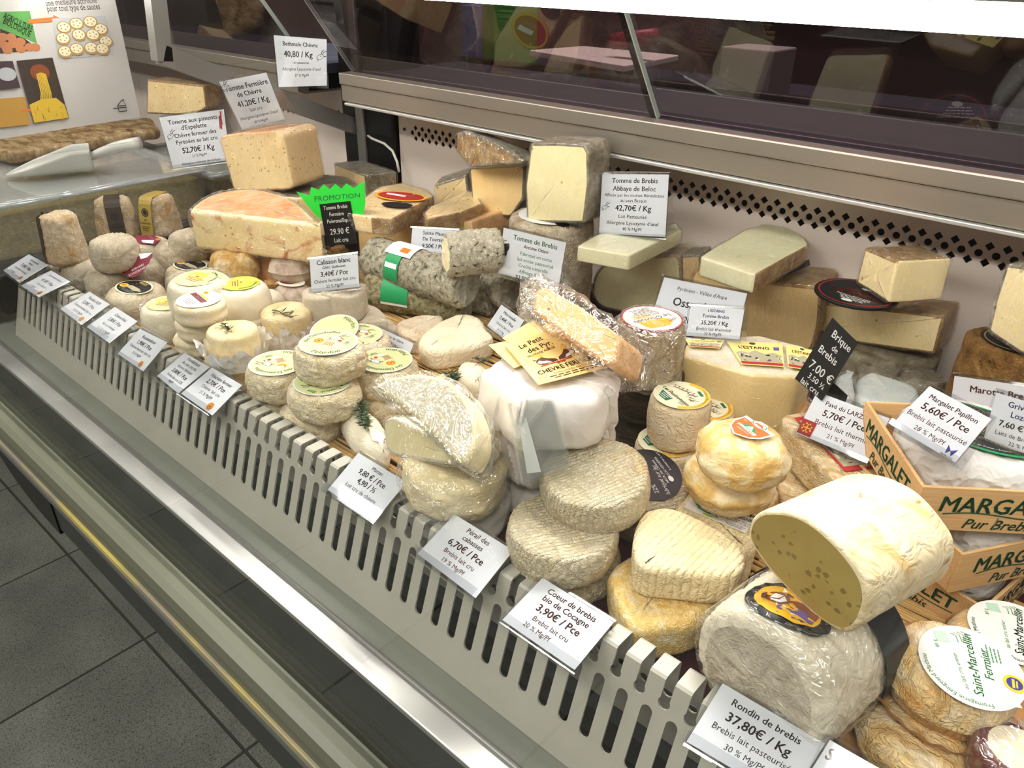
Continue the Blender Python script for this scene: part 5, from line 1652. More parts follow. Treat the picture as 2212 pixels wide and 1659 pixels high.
o, mp = card('cream leaflet with two goats and the words chevre fermier, on top of the fan', [(1090, 745), (1200, 690), (1318, 792), (1163, 831)], 0.1400, group=GCD)
pr = Print(mp)
pr.text('Le Petit', (0.36, 0.82), 0.13, 'ink_brown', 0, 0.015, shear=0.0)
pr.text('des Pyr.', (0.42, 0.68), 0.13, 'ink_brown', 0, 0.015)
pr.text('FROMAGE ALLÉGÉ', (0.38, 0.575), 0.055, 'ink_brown', 0, 0.01)
def gpoly(dx, fl):
    def q(pts): return [(dx + fl * x, 0.40 + y) for x, y in pts]
    pr.poly(q([(-0.14, 0.02), (-0.10, 0.06), (-0.02, 0.08), (0.05, 0.02), (0.14, -0.02), (0.16, -0.07), (-0.08, -0.07), (-0.12, -0.04)]), 'ink_brown')
    pr.poly(q([(-0.13, 0.0), (-0.08, 0.03), (-0.05, 0.0), (0.02, -0.02), (0.06, -0.065), (-0.04, -0.05), (-0.10, -0.03)]), 'ink_white')
    pr.line(q([(-0.03, 0.08), (-0.06, 0.13), (-0.12, 0.15)]), 0.018, 'label_yellow')
    pr.line(q([(0.0, 0.07), (-0.01, 0.13), (-0.06, 0.165)]), 0.018, 'label_yellow')
    pr.poly(q([(-0.10, 0.06), (-0.17, 0.075), (-0.14, 0.045)]), 'ink_brown')
gpoly(0.33, 1); gpoly(0.66, -1)
pr.poly([(0.5, 0.555), (0.475, 0.585), (0.482, 0.60), (0.5, 0.592), (0.518, 0.60), (0.525, 0.585)], 'ink_red')
pr.line([(0.2, 0.315), (0.5, 0.305), (0.8, 0.315)], 0.014, 'ink_red')
pr.poly([(0.44, 0.27), (0.5, 0.285), (0.56, 0.27), (0.56, 0.30), (0.5, 0.29), (0.44, 0.30)], 'ink_red')
pr.text('CHEVRE FERMIER', (0.5, 0.21), 0.105, 'ink_brown', 0, 0.015, maxw=0.8)
pr.text('FROMAGERIE DU COL DEL FACH', (0.58, 0.125), 0.042, 'ink_brown', 0, 0.0, maxw=0.7)
smalltext(pr, (0.55, 0.065), 0.75, 2, 0.022, 'ink_brown')
pr.ring((0.12, 0.12), 0.045, 0.05, 'ink_brown'); pr.text('FR', (0.12, 0.13), 0.035, 'ink_brown'); pr.text('CE', (0.12, 0.095), 0.03, 'ink_brown')
pr.text('Fabriqué en France', (0.14, 0.045), 0.035, 'ink_brown')
pr.build('leaflet_print', o)
# orange rinded wedge in a clear bag on the leaflets
th = slab('orange_rind_wedge', 'long cream wedge with an orange rind in a clear bag, lying on the leaflets', 'cheese',
     [(1153, 630), (1162, 622), (1176, 618), (1250, 660), (1335, 722), (1342, 735), (1330, 788), (1310, 790), (1230, 735), (1150, 672)], at_h(1260, 745, 0.158), facing(0, 38), 0.045, 'paste_orange', 'orange_rind', rc=0.004, r=0.003)
add_wrap(th, grow(th.pts, 0.007), th.t + 0.006, 'cellophane', r=0.006, namp=0.006, lift=0.004)

# ================================================================== CLEAR EMPTY PRICE HOLDER
# ================================================================== SHEEP CHEESES, BACK ROW
slab('beloc_block', 'pale block of sheep tomme in film under the thin green slice', 'cheese',
     [(1277, 640), (1280, 600), (1300, 572), (1335, 556), (1470, 548), (1476, 620), (1470, 700), (1300, 668)], at_h(1380, 690, 0.0), facing(8, 0), 0.055, 'paste_pale', 'drum_rind', rc=0.012, r=0.004, wrap='cling_tight')
slab('beloc_block', 'smaller filmed block squeezed behind the pale sheep tomme', 'cheese',
     [(1470, 552), (1514, 550), (1516, 640), (1472, 640)], at_h(1490, 620, 0.06), facing(10, 0), 0.04, 'paste_ossau', 'grey_rind', rc=0.004, r=0.003, wrap='cling')
hslab('beloc_slice', 'thin pale green slice of sheep tomme in film carrying a price card', 'cheese',
      [(1246, 532), (1290, 506), (1380, 488), (1462, 482), (1474, 496), (1360, 552)], 0.128, 0.018, 'paste_green', 'grey_rind', rc=0.004, r=0.002, wrap='cling_tight', cut_edges=(0, 4, 5))
slab('ossau_block', 'big amber block of ossau tomme behind the sheep cheese price cards', 'cheese',
     [(1489, 610), (1494, 590), (1512, 572), (1530, 568), (1640, 606), (1776, 620), (1772, 700), (1756, 760), (1640, 790), (1492, 750)], at_h(1640, 786, 0.004), facing(6, 0), 0.07, 'paste_ossau', 'brown_rind', rc=0.010, r=0.004, wrap='cling_tight')
hslab('ossau_slice', 'thick slice of ossau with a brown rind lying on the amber block', 'cheese',
      [(1512, 556), (1553, 528), (1606, 498), (1652, 484), (1700, 492), (1742, 516), (1748, 530), (1632, 594)], 0.142, 0.020, 'paste_green', 'brown_rind', rc=0.006, r=0.002, wrap='cling_tight', cut_edges=(0, 7))
o, mp = card('black triangular paper under the ossau slice', [(1640, 606), (1748, 560), (1750, 572), (1645, 618)], 0.121, 'label_black', 'paper_sheet')
# L'Estaing
th = hslab('estaing_wheel_part', 'large white rinded wheel piece in film with yellow picture labels', 'cheese',
      [(1478, 770), (1482, 742), (1540, 728), (1640, 724), (1740, 748), (1760, 790), (1728, 814), (1622, 810)], 0.092, 0.086, 'estaing_rind', 'paste_estaing', rc=0.004, r=0.003, face_name='rind', rind_name='paste')
add_wrap(th, grow(th.pts, 0.0015), th.t, 'cling_tight', r=0.003, namp=0.0012)
def estaing_label(label, quad, h, dn=(0, 0, 1), txt=True):
    o, mp = card(label, quad, h, 'label_yellow', 'picture_label', dn, group='yellow picture labels on the large sheep wheel')
    o.data.materials.clear(); o.data.materials.append(MATS['label_cream2'])
    pr = Print(mp)
    pr.poly([(0.02, 0.02), (0.98, 0.02), (0.98, 0.12), (0.02, 0.12)], 'ink_red')
    pr.poly([(0.04, 0.13), (0.96, 0.13), (0.96, 0.45), (0.8, 0.55), (0.62, 0.48), (0.45, 0.62), (0.3, 0.5), (0.15, 0.56), (0.04, 0.5)], 'skyline')
    rnd = random.Random(3)
    for k in range(16):
        x, y = rnd.uniform(0.06, 0.9), rnd.uniform(0.15, 0.42)
        pr.poly([(x, y), (x + rnd.uniform(0.03, 0.1), y), (x + rnd.uniform(0.02, 0.08), y + rnd.uniform(0.03, 0.09)), (x, y + 0.04)], ('ink_black', 'ink_grey', 'label_cream')[k % 3], layer=3)
    if txt:
        pr.text("L'ESTAING", (0.45, 0.74), 0.17, 'ink_red', 0, 0.03, maxw=0.58)
        pr.disc((0.45, 0.92), 0.06, 0.05, 'ink_dgreen'); pr.poly([(0.82, 0.66), (0.93, 0.66), (0.93, 0.8), (0.82, 0.8)], 'purple')
    pr.build('label_print', o)
M_plain('label_cream2', (244, 228, 140), 0.5)
estaing_label('yellow picture label half hidden by the small white price card', [(1480, 732), (1566, 734), (1555, 752), (1490, 748)], 0.096)
estaing_label('yellow picture label with red lettering in the middle of the white rind', [(1569, 736), (1690, 742), (1694, 792), (1602, 786)], 0.0955)
estaing_label('yellow picture label beside the handwritten slate', [(1697, 744), (1775, 760), (1790, 806), (1702, 792)], 0.096)
# bark ringed discs and the claousou
GB = 'bark ringed sheep cheeses'
def barked(label, px, py, h, w, t):
    th = wheel('bark_ringed_cheese', label, 'cheese', px, py, h, w, t, 'bark_wood', r=0.004, bulge=0.0008, namp=0.0018, nfreq=50, group=GB, top_mat='grey_rind', top_name='crust')
    return th
barked('lower bark ringed disc standing on the cloth', 1402, 868, 0.040, 170, 0.039)
barked('upper bark ringed disc carrying the labelled round', 1404, 802, 0.082, 150, 0.040)
th = wheel('claousou_cheese', 'round sheep cheese in a clear bag with a red rimmed white label', 'cheese', 1408, 690, 0.140, 146, 0.056, 'claousou_rind', r=0.006, bulge=0.0005, namp=0.001)
add_wrap(th, circle(th.r * 1.07, 64), th.t, 'cellophane', r=0.007, namp=0.004, lift=0.003)
o, pr = label_on(th, circle(th.r * 0.92, 48), 'ink_red', rot=yaw_in(th, -20), lift=0.0012)
r = th.r
pr.disc((0, 0), r * 0.86, r * 0.86, 'label_white', n=40)
pr.poly([(0.05 * r, -0.6 * r), (0.62 * r, -0.5 * r), (0.62 * r, 0.2 * r), (0.35 * r, 0.5 * r), (0.15 * r, 0.35 * r), (0.1 * r, -0.1 * r)], 'label_yellow')
pr.poly([(-0.35 * r, -0.5 * r), (-0.1 * r, -0.55 * r), (-0.05 * r, 0.1 * r), (-0.3 * r, 0.05 * r)], 'cream_card')
pr.text('Le Claousou', (0.05 * r, 0.0), 0.26 * r, 'ink_brown', -math.pi / 2, 0.02)
pr.text('du Causse M.', (-0.2 * r, 0.0), 0.16 * r, 'ink_brown', -math.pi / 2, 0.01)
pr.text('250 g', (0.38 * r, 0.5 * r), 0.16 * r, 'ink_brown', -0.9)
smalltext(pr, (-0.5 * r, 0), 0.9 * r, 5, 0.05 * r, 'ink_brown', -math.pi / 2)
pr.build('label_print', o)

# black labelled stack at the right of the back row
hslab('grey_rind_cheese', 'grey rinded wheel part at the bottom of the black labelled stack', 'cheese',
      [(1800, 748), (1840, 732), (1960, 728), (2040, 748), (2030, 776), (1900, 786)], 0.052, 0.050, 'grey_rind', 'grey_rind', rc=0.01, r=0.004, one=True)
slab('elika_half_wheel', 'long cut half wheel with a cream face under the black round label', 'cheese',
     [(1768, 652), (1800, 656), (1920, 668), (2038, 682), (2040, 690), (2020, 766), (1850, 748), (1756, 726), (1758, 700)], at_h(1900, 757, 0.052), facing(-1, 0), 0.052, 'paste_cream', 'brown_rind', rc=0.004, r=0.003, wrap='cling_tight', zmin=DECK + 0.052)
th = wheel('round_label', 'stack of round black labels with red and white lettering', 'label', 1850, 632, 0.126, 172, 0.003, 'label_black', r=0.0006, namp=0.0, rot=0.0)
pr = Print(flat); r = th.r
pr.ring((0, 0), r * 0.88, r * 0.91, 'ink_red')
pr.text('ELIKA', (0.05 * r, 0.10 * r), 0.26 * r, 'ink_red', -0.12, 0.04); pr.text('DES CAUSSES', (0.05 * r, -0.14 * r), 0.22 * r, 'ink_red', -0.12, 0.04)
pr.text('Fabriqué dans le pays', (0.05 * r, -0.32 * r), 0.10 * r, 'ink_white', -0.1); smalltext(pr, (0.1 * r, -0.5 * r), 0.8 * r, 3, 0.05 * r, 'ink_white', -0.1)
pr.poly([(0.0, 0.35 * r), (0.15 * r, 0.5 * r), (0.4 * r, 0.45 * r), (0.5 * r, 0.3 * r), (0.3 * r, 0.32 * r), (0.1 * r, 0.28 * r)], 'ink_white')
pr.disc((0.0, -0.66 * r), 0.14 * r, 0.07 * r, 'ink_white')
pr.build('label_print', th.root, local=Matrix.Translation((0, 0, th.t)))
slab('elika_wedge', 'cream wedge in film standing on the black round label', 'cheese',
     [(1868, 534), (1938, 564), (1918, 655), (1849, 612)], at_h(1918, 656, 0.128), facing(-38, 0), 0.058, 'paste_cream', 'brown_rind', rc=0.003, r=0.003, wrap='cling', cut_edges=(1,))
# wedge on burlap drum, at the picture's edge
th = wheel('burlap_drum', 'brown cloth marked drum of tomme under the tall wedge', 'cheese', 2190, 738, 0.108, 184, 0.106, 'burlap_rind', r=0.006, bulge=0.001, namp=0.0016, fine=0.0004, ffreq=240)
o, pr = label_on(th, circle(th.r * 0.7, 36), 'label_black', lift=0.0014)
pr.ring((0, 0), th.r * 0.6, th.r * 0.63, 'label_gold'); pr.build('label_print', o)
slab('burlap_wedge', 'tall cream wedge in film standing on the brown drum', 'cheese',
     [(2173, 570), (2212, 575), (2300, 610), (2300, 790), (2206, 766), (2132, 716), (2150, 640)], at_h(2206, 768, 0.110), facing(-20, 0), 0.04, 'paste_cream', 'grey_rind', rc=0.004, r=0.003, wrap='cling')
# blue white bricks in film
M_noisy('blue_white', [(0.3, (196, 208, 214)), (0.6, (224, 228, 224)), (0.8, (236, 236, 228))], 40, 0.6, 0.4, None, 0.002)
GV = 'bricks of white sheep cheese in twisted film'
hslab('filmed_brick', 'bluish white brick in film behind the handwritten slate', 'cheese',
      [(1800, 840), (1812, 806), (1842, 796), (1850, 850), (1830, 880)], 0.060, 0.058, 'blue_white', 'blue_white', rc=0.006, r=0.006, one=True, wrap='cling', group=GV)
hslab('filmed_brick', 'white brick in film between the slate and the lying wedge', 'cheese',
      [(1848, 856), (1852, 812), (1880, 796), (1985, 832), (1992, 862), (1960, 890)], 0.055, 0.053, 'blue_white', 'blue_white', rc=0.008, r=0.008, one=True, wrap='cling', group=GV)
hslab('filmed_brick', 'grey rinded brick with a twisted film end at the back', 'cheese',
      [(1946, 800), (1975, 786), (2040, 806), (2050, 822), (2010, 836), (1960, 826)], 0.045, 0.043, 'grey_rind', 'grey_rind', rc=0.006, r=0.006, one=True, wrap='cling', group=GV)
wheel('filmed_log', 'small amber log end in film behind the sheep brick price tag', 'cheese', 1735, 876, 0.052, 84, 0.050, 'orange_rind', r=0.010, namp=0.001, wrap='cling')

# ================================================================== SHEEP CHEESES, FRONT
GPA = 'paulinetoises sheep rounds'
def paulin(label, px, py, h, w, t, head, tilt=(0, 0)):
    th = wheel('paulinetoise_cheese', label, 'cheese', px, py, h, w, t, 'paulinet_rind', r=0.006, bulge=0.001, namp=0.0014, nfreq=50, group=GPA, tilt=tilt)
    r = th.r * 0.93
    o, pr = label_on(th, circle(r, 48), 'label_cream', rot=yaw_in(th, head), lift=0.0014)
    pr.ring((0, 0), r * 0.82, r * 0.985, 'label_yellow', -50, 120)
    pr.arc_text('Fromage de Brebis au lait cru', (0, 0), r * 0.90, r * 0.13, 'label_cream', 35, 0.02)
    pr.text('Les Paulinetoises', (-0.02 * r, -0.22 * r), 0.23 * r, 'ink_dgreen', -0.10, 0.02, maxw=1.5 * r)
    pr.poly([(-0.62 * r, -0.34 * r), (0.06 * r, -0.46 * r), (0.04 * r, -0.76 * r), (-0.4 * r, -0.72 * r)], 'teal')
    smalltext(pr, (-0.25 * r, -0.56 * r), 0.5 * r, 3, 0.06 * r, 'ink_white', -0.1)
    pr.poly([(0.10 * r, 0.62 * r), (0.45 * r, 0.5 * r), (0.48 * r, 0.62 * r), (0.14 * r, 0.74 * r)], 'teal')
    rnd = random.Random(5)
    for k in range(7):                       # little flock of sheep
        x, y = -0.55 * r + 0.17 * r * k, 0.12 * r + rnd.uniform(-0.08, 0.28) * r
        pr.disc((x, y), 0.10 * r, 0.07 * r, 'ink_brown', n=12); pr.disc((x, y), 0.085 * r, 0.055 * r, 'label_cream', n=12)
        for q in (-0.05, 0.05):
            pr.line([(x + q * r, y - 0.05 * r), (x + q * r, y - 0.14 * r)], 0.02 * r, 'ink_brown')
        pr.disc((x - 0.1 * r, y + 0.03 * r), 0.035 * r, 0.03 * r, 'ink_brown', n=8)
    for k in range(5):
        x = 0.2 * r + 0.12 * r * k
        pr.line([(x, 0.0), (x + 0.02 * r, 0.16 * r)], 0.02 * r, 'ink_brown')
    smalltext(pr, (0.5 * r, -0.45 * r), 0.3 * r, 3, 0.04 * r, 'ink_dgreen')
    pr.build('label_print', o)
    return th
paulin('sheep round behind the other two with its yellow rimmed label partly hidden', 1522, 880, 0.056, 128, 0.052, -20)
paulin('lower sheep round with a folded paper label', 1440, 955, 0.044, 134, 0.043, -25)
paulin('upper sheep round with a yellow rimmed flock label in full view', 1472, 856, 0.090, 131, 0.043, -18)
GBQ = 'stack of yellow rippled bouquet sheep cheeses'
def bouquet(label, px, py, h, w, t=0.034):
    return wheel('bouquet_cheese', label, 'cheese', px, py, h, w, t, 'bouquet_rind', r=t * 0.40, bulge=0.001, namp=0.0030, nfreq=48, fine=0.0006, ffreq=90, n=90, group=GBQ)
bouquet('lowest cheese of the yellow rippled stack', 1590, 1060, 0.026, 184, 0.022)
bouquet('third cheese down in the yellow rippled stack', 1584, 1034, 0.048, 186, 0.026)
bouquet('second cheese of the yellow rippled stack', 1584, 996, 0.082, 188, 0.034)
th = bouquet('top cheese of the yellow rippled stack with an orange shield label', 1610, 938, 0.118, 194, 0.034)
r = th.r
sh = [(-0.46 * r, 0.34 * r), (-0.2 * r, 0.34 * r), (-0.1 * r, 0.46 * r), (0.1 * r, 0.46 * r), (0.2 * r, 0.34 * r), (0.46 * r, 0.34 * r), (0.44 * r, -0.05 * r), (0.3 * r, -0.28 * r), (0, -0.44 * r), (-0.3 * r, -0.28 * r), (-0.44 * r, -0.05 * r)]
o, pr = label_on(th, sh, 'label_white', rot=yaw_in(th, -22), lift=0.0042, at=(Matrix.Rotation(yaw_in(th, 0), 2) @ Vector((0.001, 0.002))))
pr.poly([(x * 0.9, y * 0.9 - 0.01 * r) for x, y in [(-0.46 * r, 0.28 * r), (0.46 * r, 0.28 * r), (0.44 * r, -0.05 * r), (0.3 * r, -0.28 * r), (0, -0.44 * r), (-0.3 * r, -0.28 * r), (-0.44 * r, -0.05 * r)]], 'rust')
pr.disc((0, 0.31 * r), 0.22 * r, 0.11 * r, 'label_white'); pr.ring((0, 0.31 * r), 0.18 * r, 0.20 * r, 'ink_dgreen', e=0.5)
pr.poly([(-0.13 * r, 0.29 * r), (0.14 * r, 0.29 * r), (0.06 * r, 0.36 * r), (-0.1 * r, 0.34 * r)], 'rust'); pr.text('LA FERME', (0.0, 0.27 * r), 0.07 * r, 'ink_red', 0, 0.02)
pr.poly([(-0.2 * r, -0.02 * r), (0.22 * r, -0.04 * r), (0.1 * r, 0.1 * r), (-0.12 * r, 0.12 * r)], 'bright_green'); pr.poly([(-0.1 * r, 0.0), (0.12 * r, -0.02 * r), (0.0, 0.13 * r)], 'label_white')
pr.poly([(-0.28 * r, -0.02 * r), (0.3 * r, -0.04 * r), (0.28 * r, -0.13 * r), (-0.28 * r, -0.10 * r)], 'label_white')
pr.text('Bouquet de Brebis', (0, -0.075 * r), 0.09 * r, 'ink_dgreen', -0.03, 0.02, maxw=0.5 * r); pr.text('fromage au lait cru', (0, -0.18 * r), 0.05 * r, 'ink_white'); pr.text('90 g', (-0.3 * r, 0.17 * r), 0.06 * r, 'ink_white')
pr.build('label_print', o)
# perails
GPE = 'flat white perail sheep cheeses'
def perail(label, px, py, h, w, t=0.028, tilt=(0, 0), rot=2.6):
    return wheel('perail_cheese', label, 'cheese', px, py, h, w, t, 'perail_rind', r=t * 0.16, bulge=0.0012, namp=0.0010, nfreq=40, fine=0.0008, ffreq=190, n=140, tilt=tilt, rot=rot, group=GPE)
perail('lowest perail near the air grille, its edge just showing', 1226, 1180, 0.026, 226, 0.025)
perail('perail with a chipped top lying under the topmost one', 1216, 1130, 0.057, 238, 0.028)
th = perail('perail leaning at the back, wearing a half round black label', 1400, 1036, 0.046, 178, 0.028, (10, 12))
r = th.r
hp = [p for p in circle(r * 0.80, 48)]
o, pr = label_on(th, hp, 'label_black', rot=yaw_in(th, 0), lift=0.0016, at=(Matrix.Rotation(yaw_in(th, 0), 2) @ Vector((-0.002, 0.004))))
pr.text('22%', (0.36 * r, -0.28 * r), 0.16 * r, 'ink_white', 2.6, 0.02); pr.text('A conserver à +4°C', (0.0, 0.6 * r), 0.08 * r, 'ink_white', 2.75)
pr.text('12520 VERRIÈRES', (0.08 * r, 0.42 * r), 0.09 * r, 'ink_white', 2.75, 0.01); pr.text('fabriqué sur les', (0.3 * r, 0.05 * r), 0.15 * r, 'ink_white', 2.6, 0.01, shear=0.3)
pr.text('ARCA, Les Cabasses', (0.14 * r, 0.26 * r), 0.09 * r, 'ink_white', 2.72); pr.disc((0.46 * r, 0.26 * r), 0.09 * r, 0.06 * r, 'ink_white', 2.7)
pr.ring((-0.05 * r, -0.55 * r), 0.09 * r, 0.12 * r, 'ink_white'); pr.disc((-0.05 * r, -0.55 * r), 0.05 * r, 0.05 * r, 'ink_white')
pr.build('label_print', o)
perail('perail underneath the black labelled one', 1400, 1082, 0.022, 176, 0.021)
perail('topmost perail with fine parallel ridges, propped on its neighbours', 1284, 1014, 0.086, 234, 0.030, (9, 0), 2.75)
# cocagne hearts
GCO = 'cream heart shaped sheep cheeses'
hslab('cocagne_heart', 'ripe yellow heart cheese at the bottom, white crust flaking', 'cheese',
      [(1312, 1240), (1330, 1212), (1372, 1188), (1480, 1215), (1560, 1250), (1572, 1286), (1505, 1344), (1378, 1364), (1340, 1325)], 0.034, 0.032, 'cocagne_ripe', 'cocagne_ripe', rc=0.010, r=0.007, namp=0.0016, one=True, fine=0.0005, ffreq=180, group=GCO)
hslab('cocagne_heart', 'cream heart cheese at the back under a printed paper', 'cheese',
      [(1452, 1085), (1470, 1066), (1500, 1060), (1570, 1085), (1640, 1120), (1640, 1180), (1600, 1200), (1500, 1150)], 0.038, 0.036, 'cocagne_rind', 'cocagne_rind', rc=0.010, r=0.006, namp=0.0014, one=True, group=GCO)
hslab('cocagne_heart', 'cream heart cheese with a smooth ridged top, lying on the ripe one', 'cheese',
      [(1370, 1165), (1373, 1130), (1390, 1102), (1424, 1092), (1470, 1097), (1535, 1130), (1598, 1168), (1612, 1195), (1606, 1232), (1560, 1244), (1398, 1230), (1372, 1212)], 0.062, 0.027, 'cocagne_rind', 'cocagne_rind', rc=0.010, r=0.005, namp=0.0012, one=True, fine=0.0004, ffreq=220, group=GCO)
o, mp = card('white printed paper with a green harp like emblem on the back heart cheese', [(1502, 1060), (1634, 1104), (1612, 1152), (1478, 1096)], 0.0395, 'paper_warm', 'printed_paper')
pr = Print(mp)
pr.line([(0.12, 0.75), (0.2, 0.82), (0.45, 0.78), (0.5, 0.9)], 0.03, 'ink_green'); pr.disc((0.11, 0.77), 0.035, 0.05, 'ink_green')
pr.line([(0.16, 0.62), (0.14, 0.40), (0.22, 0.24), (0.36, 0.18), (0.46, 0.26), (0.5, 0.42)], 0.07, 'ink_green'); pr.line([(0.18, 0.5), (0.3, 0.42), (0.46, 0.44)], 0.04, 'ink_green'); pr.line([(0.44, 0.3), (0.52, 0.14), (0.36, 0.1)], 0.03, 'ink_green')
pr.text('CŒUR', (0.76, 0.72), 0.2, 'ink_green', 0, 0.02); pr.text('de COCAGNE', (0.76, 0.52), 0.17, 'ink_green', 0, 0.02, maxw=0.5); pr.text('Fromage de Brebis', (0.76, 0.36), 0.09, 'ink_grey'); pr.text('au LAIT CRU', (0.78, 0.26), 0.09, 'ink_grey'); smalltext(pr, (0.8, 0.1), 0.35, 3, 0.03, 'ink_grey')
pr.poly([(0.30, 0.02), (0.44, 0.02), (0.44, 0.12), (0.30, 0.12)], 'label_lime')
pr.build('paper_print', o)
# rondins
M_rind('rondin_end', [(0.3, (176, 164, 148)), (0.5, (206, 196, 182)), (0.72, (224, 216, 204))], 50, 120, 0.5, 0.0016, 0.75, spots=(60, 0.68, (140, 116, 84)))
def rondin(name, label, face, c0, c1, h, face_mat, rind_mat, **kw):
    P, Q = at_h(*c0, h), at_h(*c1, h)
    return slab(name, label, 'cheese', face, P, P - Q, (Q - P).length, face_mat, rind_mat, **kw)
lower = log('white rondin roll in film lying under the cut one, with a cow label', (1632, 1478), (1804, 1336), 0.0480, 0.0455, 'rondin_white', name='rondin_roll', group=None, endmat='rondin_end', n=96, namp=0.0012)
lcrust = [c for c in lower.root.children if c.name.startswith('crust')][0]
me, _, _ = puck_mesh(circle(0.0480, 72), lower.t + 0.003, 0.010, 0.0, 0.0012, 55, seed=sd(), side_rows=30, fine=0.0008, ffreq=90)
mesh_obj('plastic_wrap', me, 'cling', lower.root, local=Matrix.Translation((0, 0, -0.0015)))
nn = 72
vs = [(0.0492 * math.cos(2 * math.pi * k / nn), 0.0492 * math.sin(2 * math.pi * k / nn), z) for z in (lower.t - 0.030, lower.t - 0.004) for k in range(nn)]
mesh_obj('dark_band', pydata('dark_band', vs, [(i, (i + 1) % nn, nn + (i + 1) % nn, nn + i) for i in range(nn)], sm=True), 'dark_wrap', lower.root)
th = rondin('rondin_roll', 'cut rondin roll showing its yellow paste, lying across the white one', [(1643, 1103), (1620, 1124), (1614, 1156), (1632, 1196), (1657, 1228), (1700, 1276), (1743, 1320), (1790, 1354), (1826, 1369), (1858, 1352), (1874, 1300), (1868, 1260), (1846, 1220), (1812, 1178), (1777, 1145), (1735, 1118), (1691, 1103)],
            (1745, 1235), (1935, 1140), 0.118, 'paste_rondin_shaded', 'rondin_rind', rc=0.02, r=0.0025, namp=0.0010, nfreq=40, zmin=DECK + 0.05)
# cow label on the lower roll, following its curve
class Wrapped:
    """maps flat label points onto the surface of a mesh, along the surface normal under pixel (px, py)"""
    def __init__(s, ob, px, py, ux):
        me = ob.data
        s.bvh = BVHTree.FromPolygons([v.co.copy() for v in me.vertices], [tuple(p.vertices) for p in me.polygons])
        mi = ob.matrix_world.inverted()
        o, d = mi @ CAM, (mi.to_3x3() @ ray(px, py)).normalized()
        hit, nn_, _, _ = s.bvh.ray_cast(o, d)
        s.F = frame(hit, nn_, (mi.to_3x3() @ ux))
        s.n = nn_
    def __call__(s, x, y, lift=0.0):
        p = s.F @ Vector((x, y, 0.03))
        h, nn_, _, _ = s.bvh.ray_cast(p, -s.n)
        if h is None:
            h = s.F @ Vector((x, y, -0.004))
        return h + s.n * (0.0022 + lift)
def curved_disc(fn, rx, ry, lift, rings=6, n=36):
    vs = [fn(0, 0, lift)]; fs = []
    for k in range(1, rings + 1):
        for i in range(n):
            a = 2 * math.pi * i / n
            vs.append(fn(rx * k / rings * math.cos(a), ry * k / rings * math.sin(a), lift))
    for i in range(n):
        fs.append((0, 1 + i, 1 + (i + 1) % n))
    for k in range(rings - 1):
        for i in range(n):
            b = 1 + k * n
            fs.append((b + i, b + n + i, b + n + (i + 1) % n, b + (i + 1) % n))
    return pydata('disc', vs, fs, sm=True)
bpy.context.view_layer.update()
wm = Wrapped(lcrust, 1700, 1308, Vector((1, 0.0, -0.2)))
lbl = mesh_obj('cow_label', curved_disc(wm, 0.0245, 0.0175, 0.0), 'label_black', lower.root)
class Print3(Print):
    def add(s, pts, faces, mat, layer=None):
        s.lay += 1
        b = len(s.v)
        # refine each face so that the ink follows the curve
        for p in pts:
            s.v.append(tuple(s.map2(p[0], p[1], 0.0004 + 0.0002 * s.lay)))
        i = s._m(mat)
        for f in faces:
            s.f.append(tuple(b + k for k in f)); s.mi.append(i)
mesh_obj('label_picture', curved_disc(wm, 0.0190, 0.0128, 0.0004), 'label_yellow', lbl)
pr = Print3(wm); e = 0.0180
def tri(pts, mat):
    c = (sum(p[0] for p in pts) / len(pts), sum(p[1] for p in pts) / len(pts))
    P = [c] + list(pts)
    pr.add(P, [(0, 1 + i, 1 + (i + 1) % len(pts)) for i in range(len(pts))], mat)
tri([(-0.1 * e, -e * 0.60), (0.4 * e, -0.52 * e), (e * 0.9, -e * 0.25), (e * 0.95, 0.0), (e * 0.3, e * 0.02), (-0.2 * e, -0.25 * e)], 'purple')
tri([(-0.1 * e, 0.0), (0.2 * e, 0.25 * e), (0.6 * e, 0.4 * e), (0.95 * e, 0.15 * e), (0.95 * e, -0.1 * e), (0.5 * e, -0.05 * e), (0.2 * e, -0.15 * e)], 'cow_brown')
tri([(-0.72 * e, -0.08 * e), (-0.6 * e, 0.2 * e), (-0.3 * e, 0.34 * e), (-0.05 * e, 0.26 * e), (0.1 * e, 0.0), (-0.1 * e, -0.2 * e), (-0.55 * e, -0.22 * e)], 'cow_brown')
tri([(-0.55 * e, -0.05 * e), (-0.45 * e, 0.15 * e), (-0.2 * e, 0.22 * e), (0.0, 0.0), (-0.15 * e, -0.14 * e), (-0.45 * e, -0.18 * e)], 'ink_white')
tri([(-0.3 * e, 0.3 * e), (-0.35 * e, 0.52 * e), (-0.15 * e, 0.4 * e)], 'ink_white'); tri([(-0.82 * e, -0.05 * e), (-0.68 * e, 0.05 * e), (-0.62 * e, -0.2 * e), (-0.78 * e, -0.2 * e)], 'ink_brown')
pr.build('label_print', lbl)
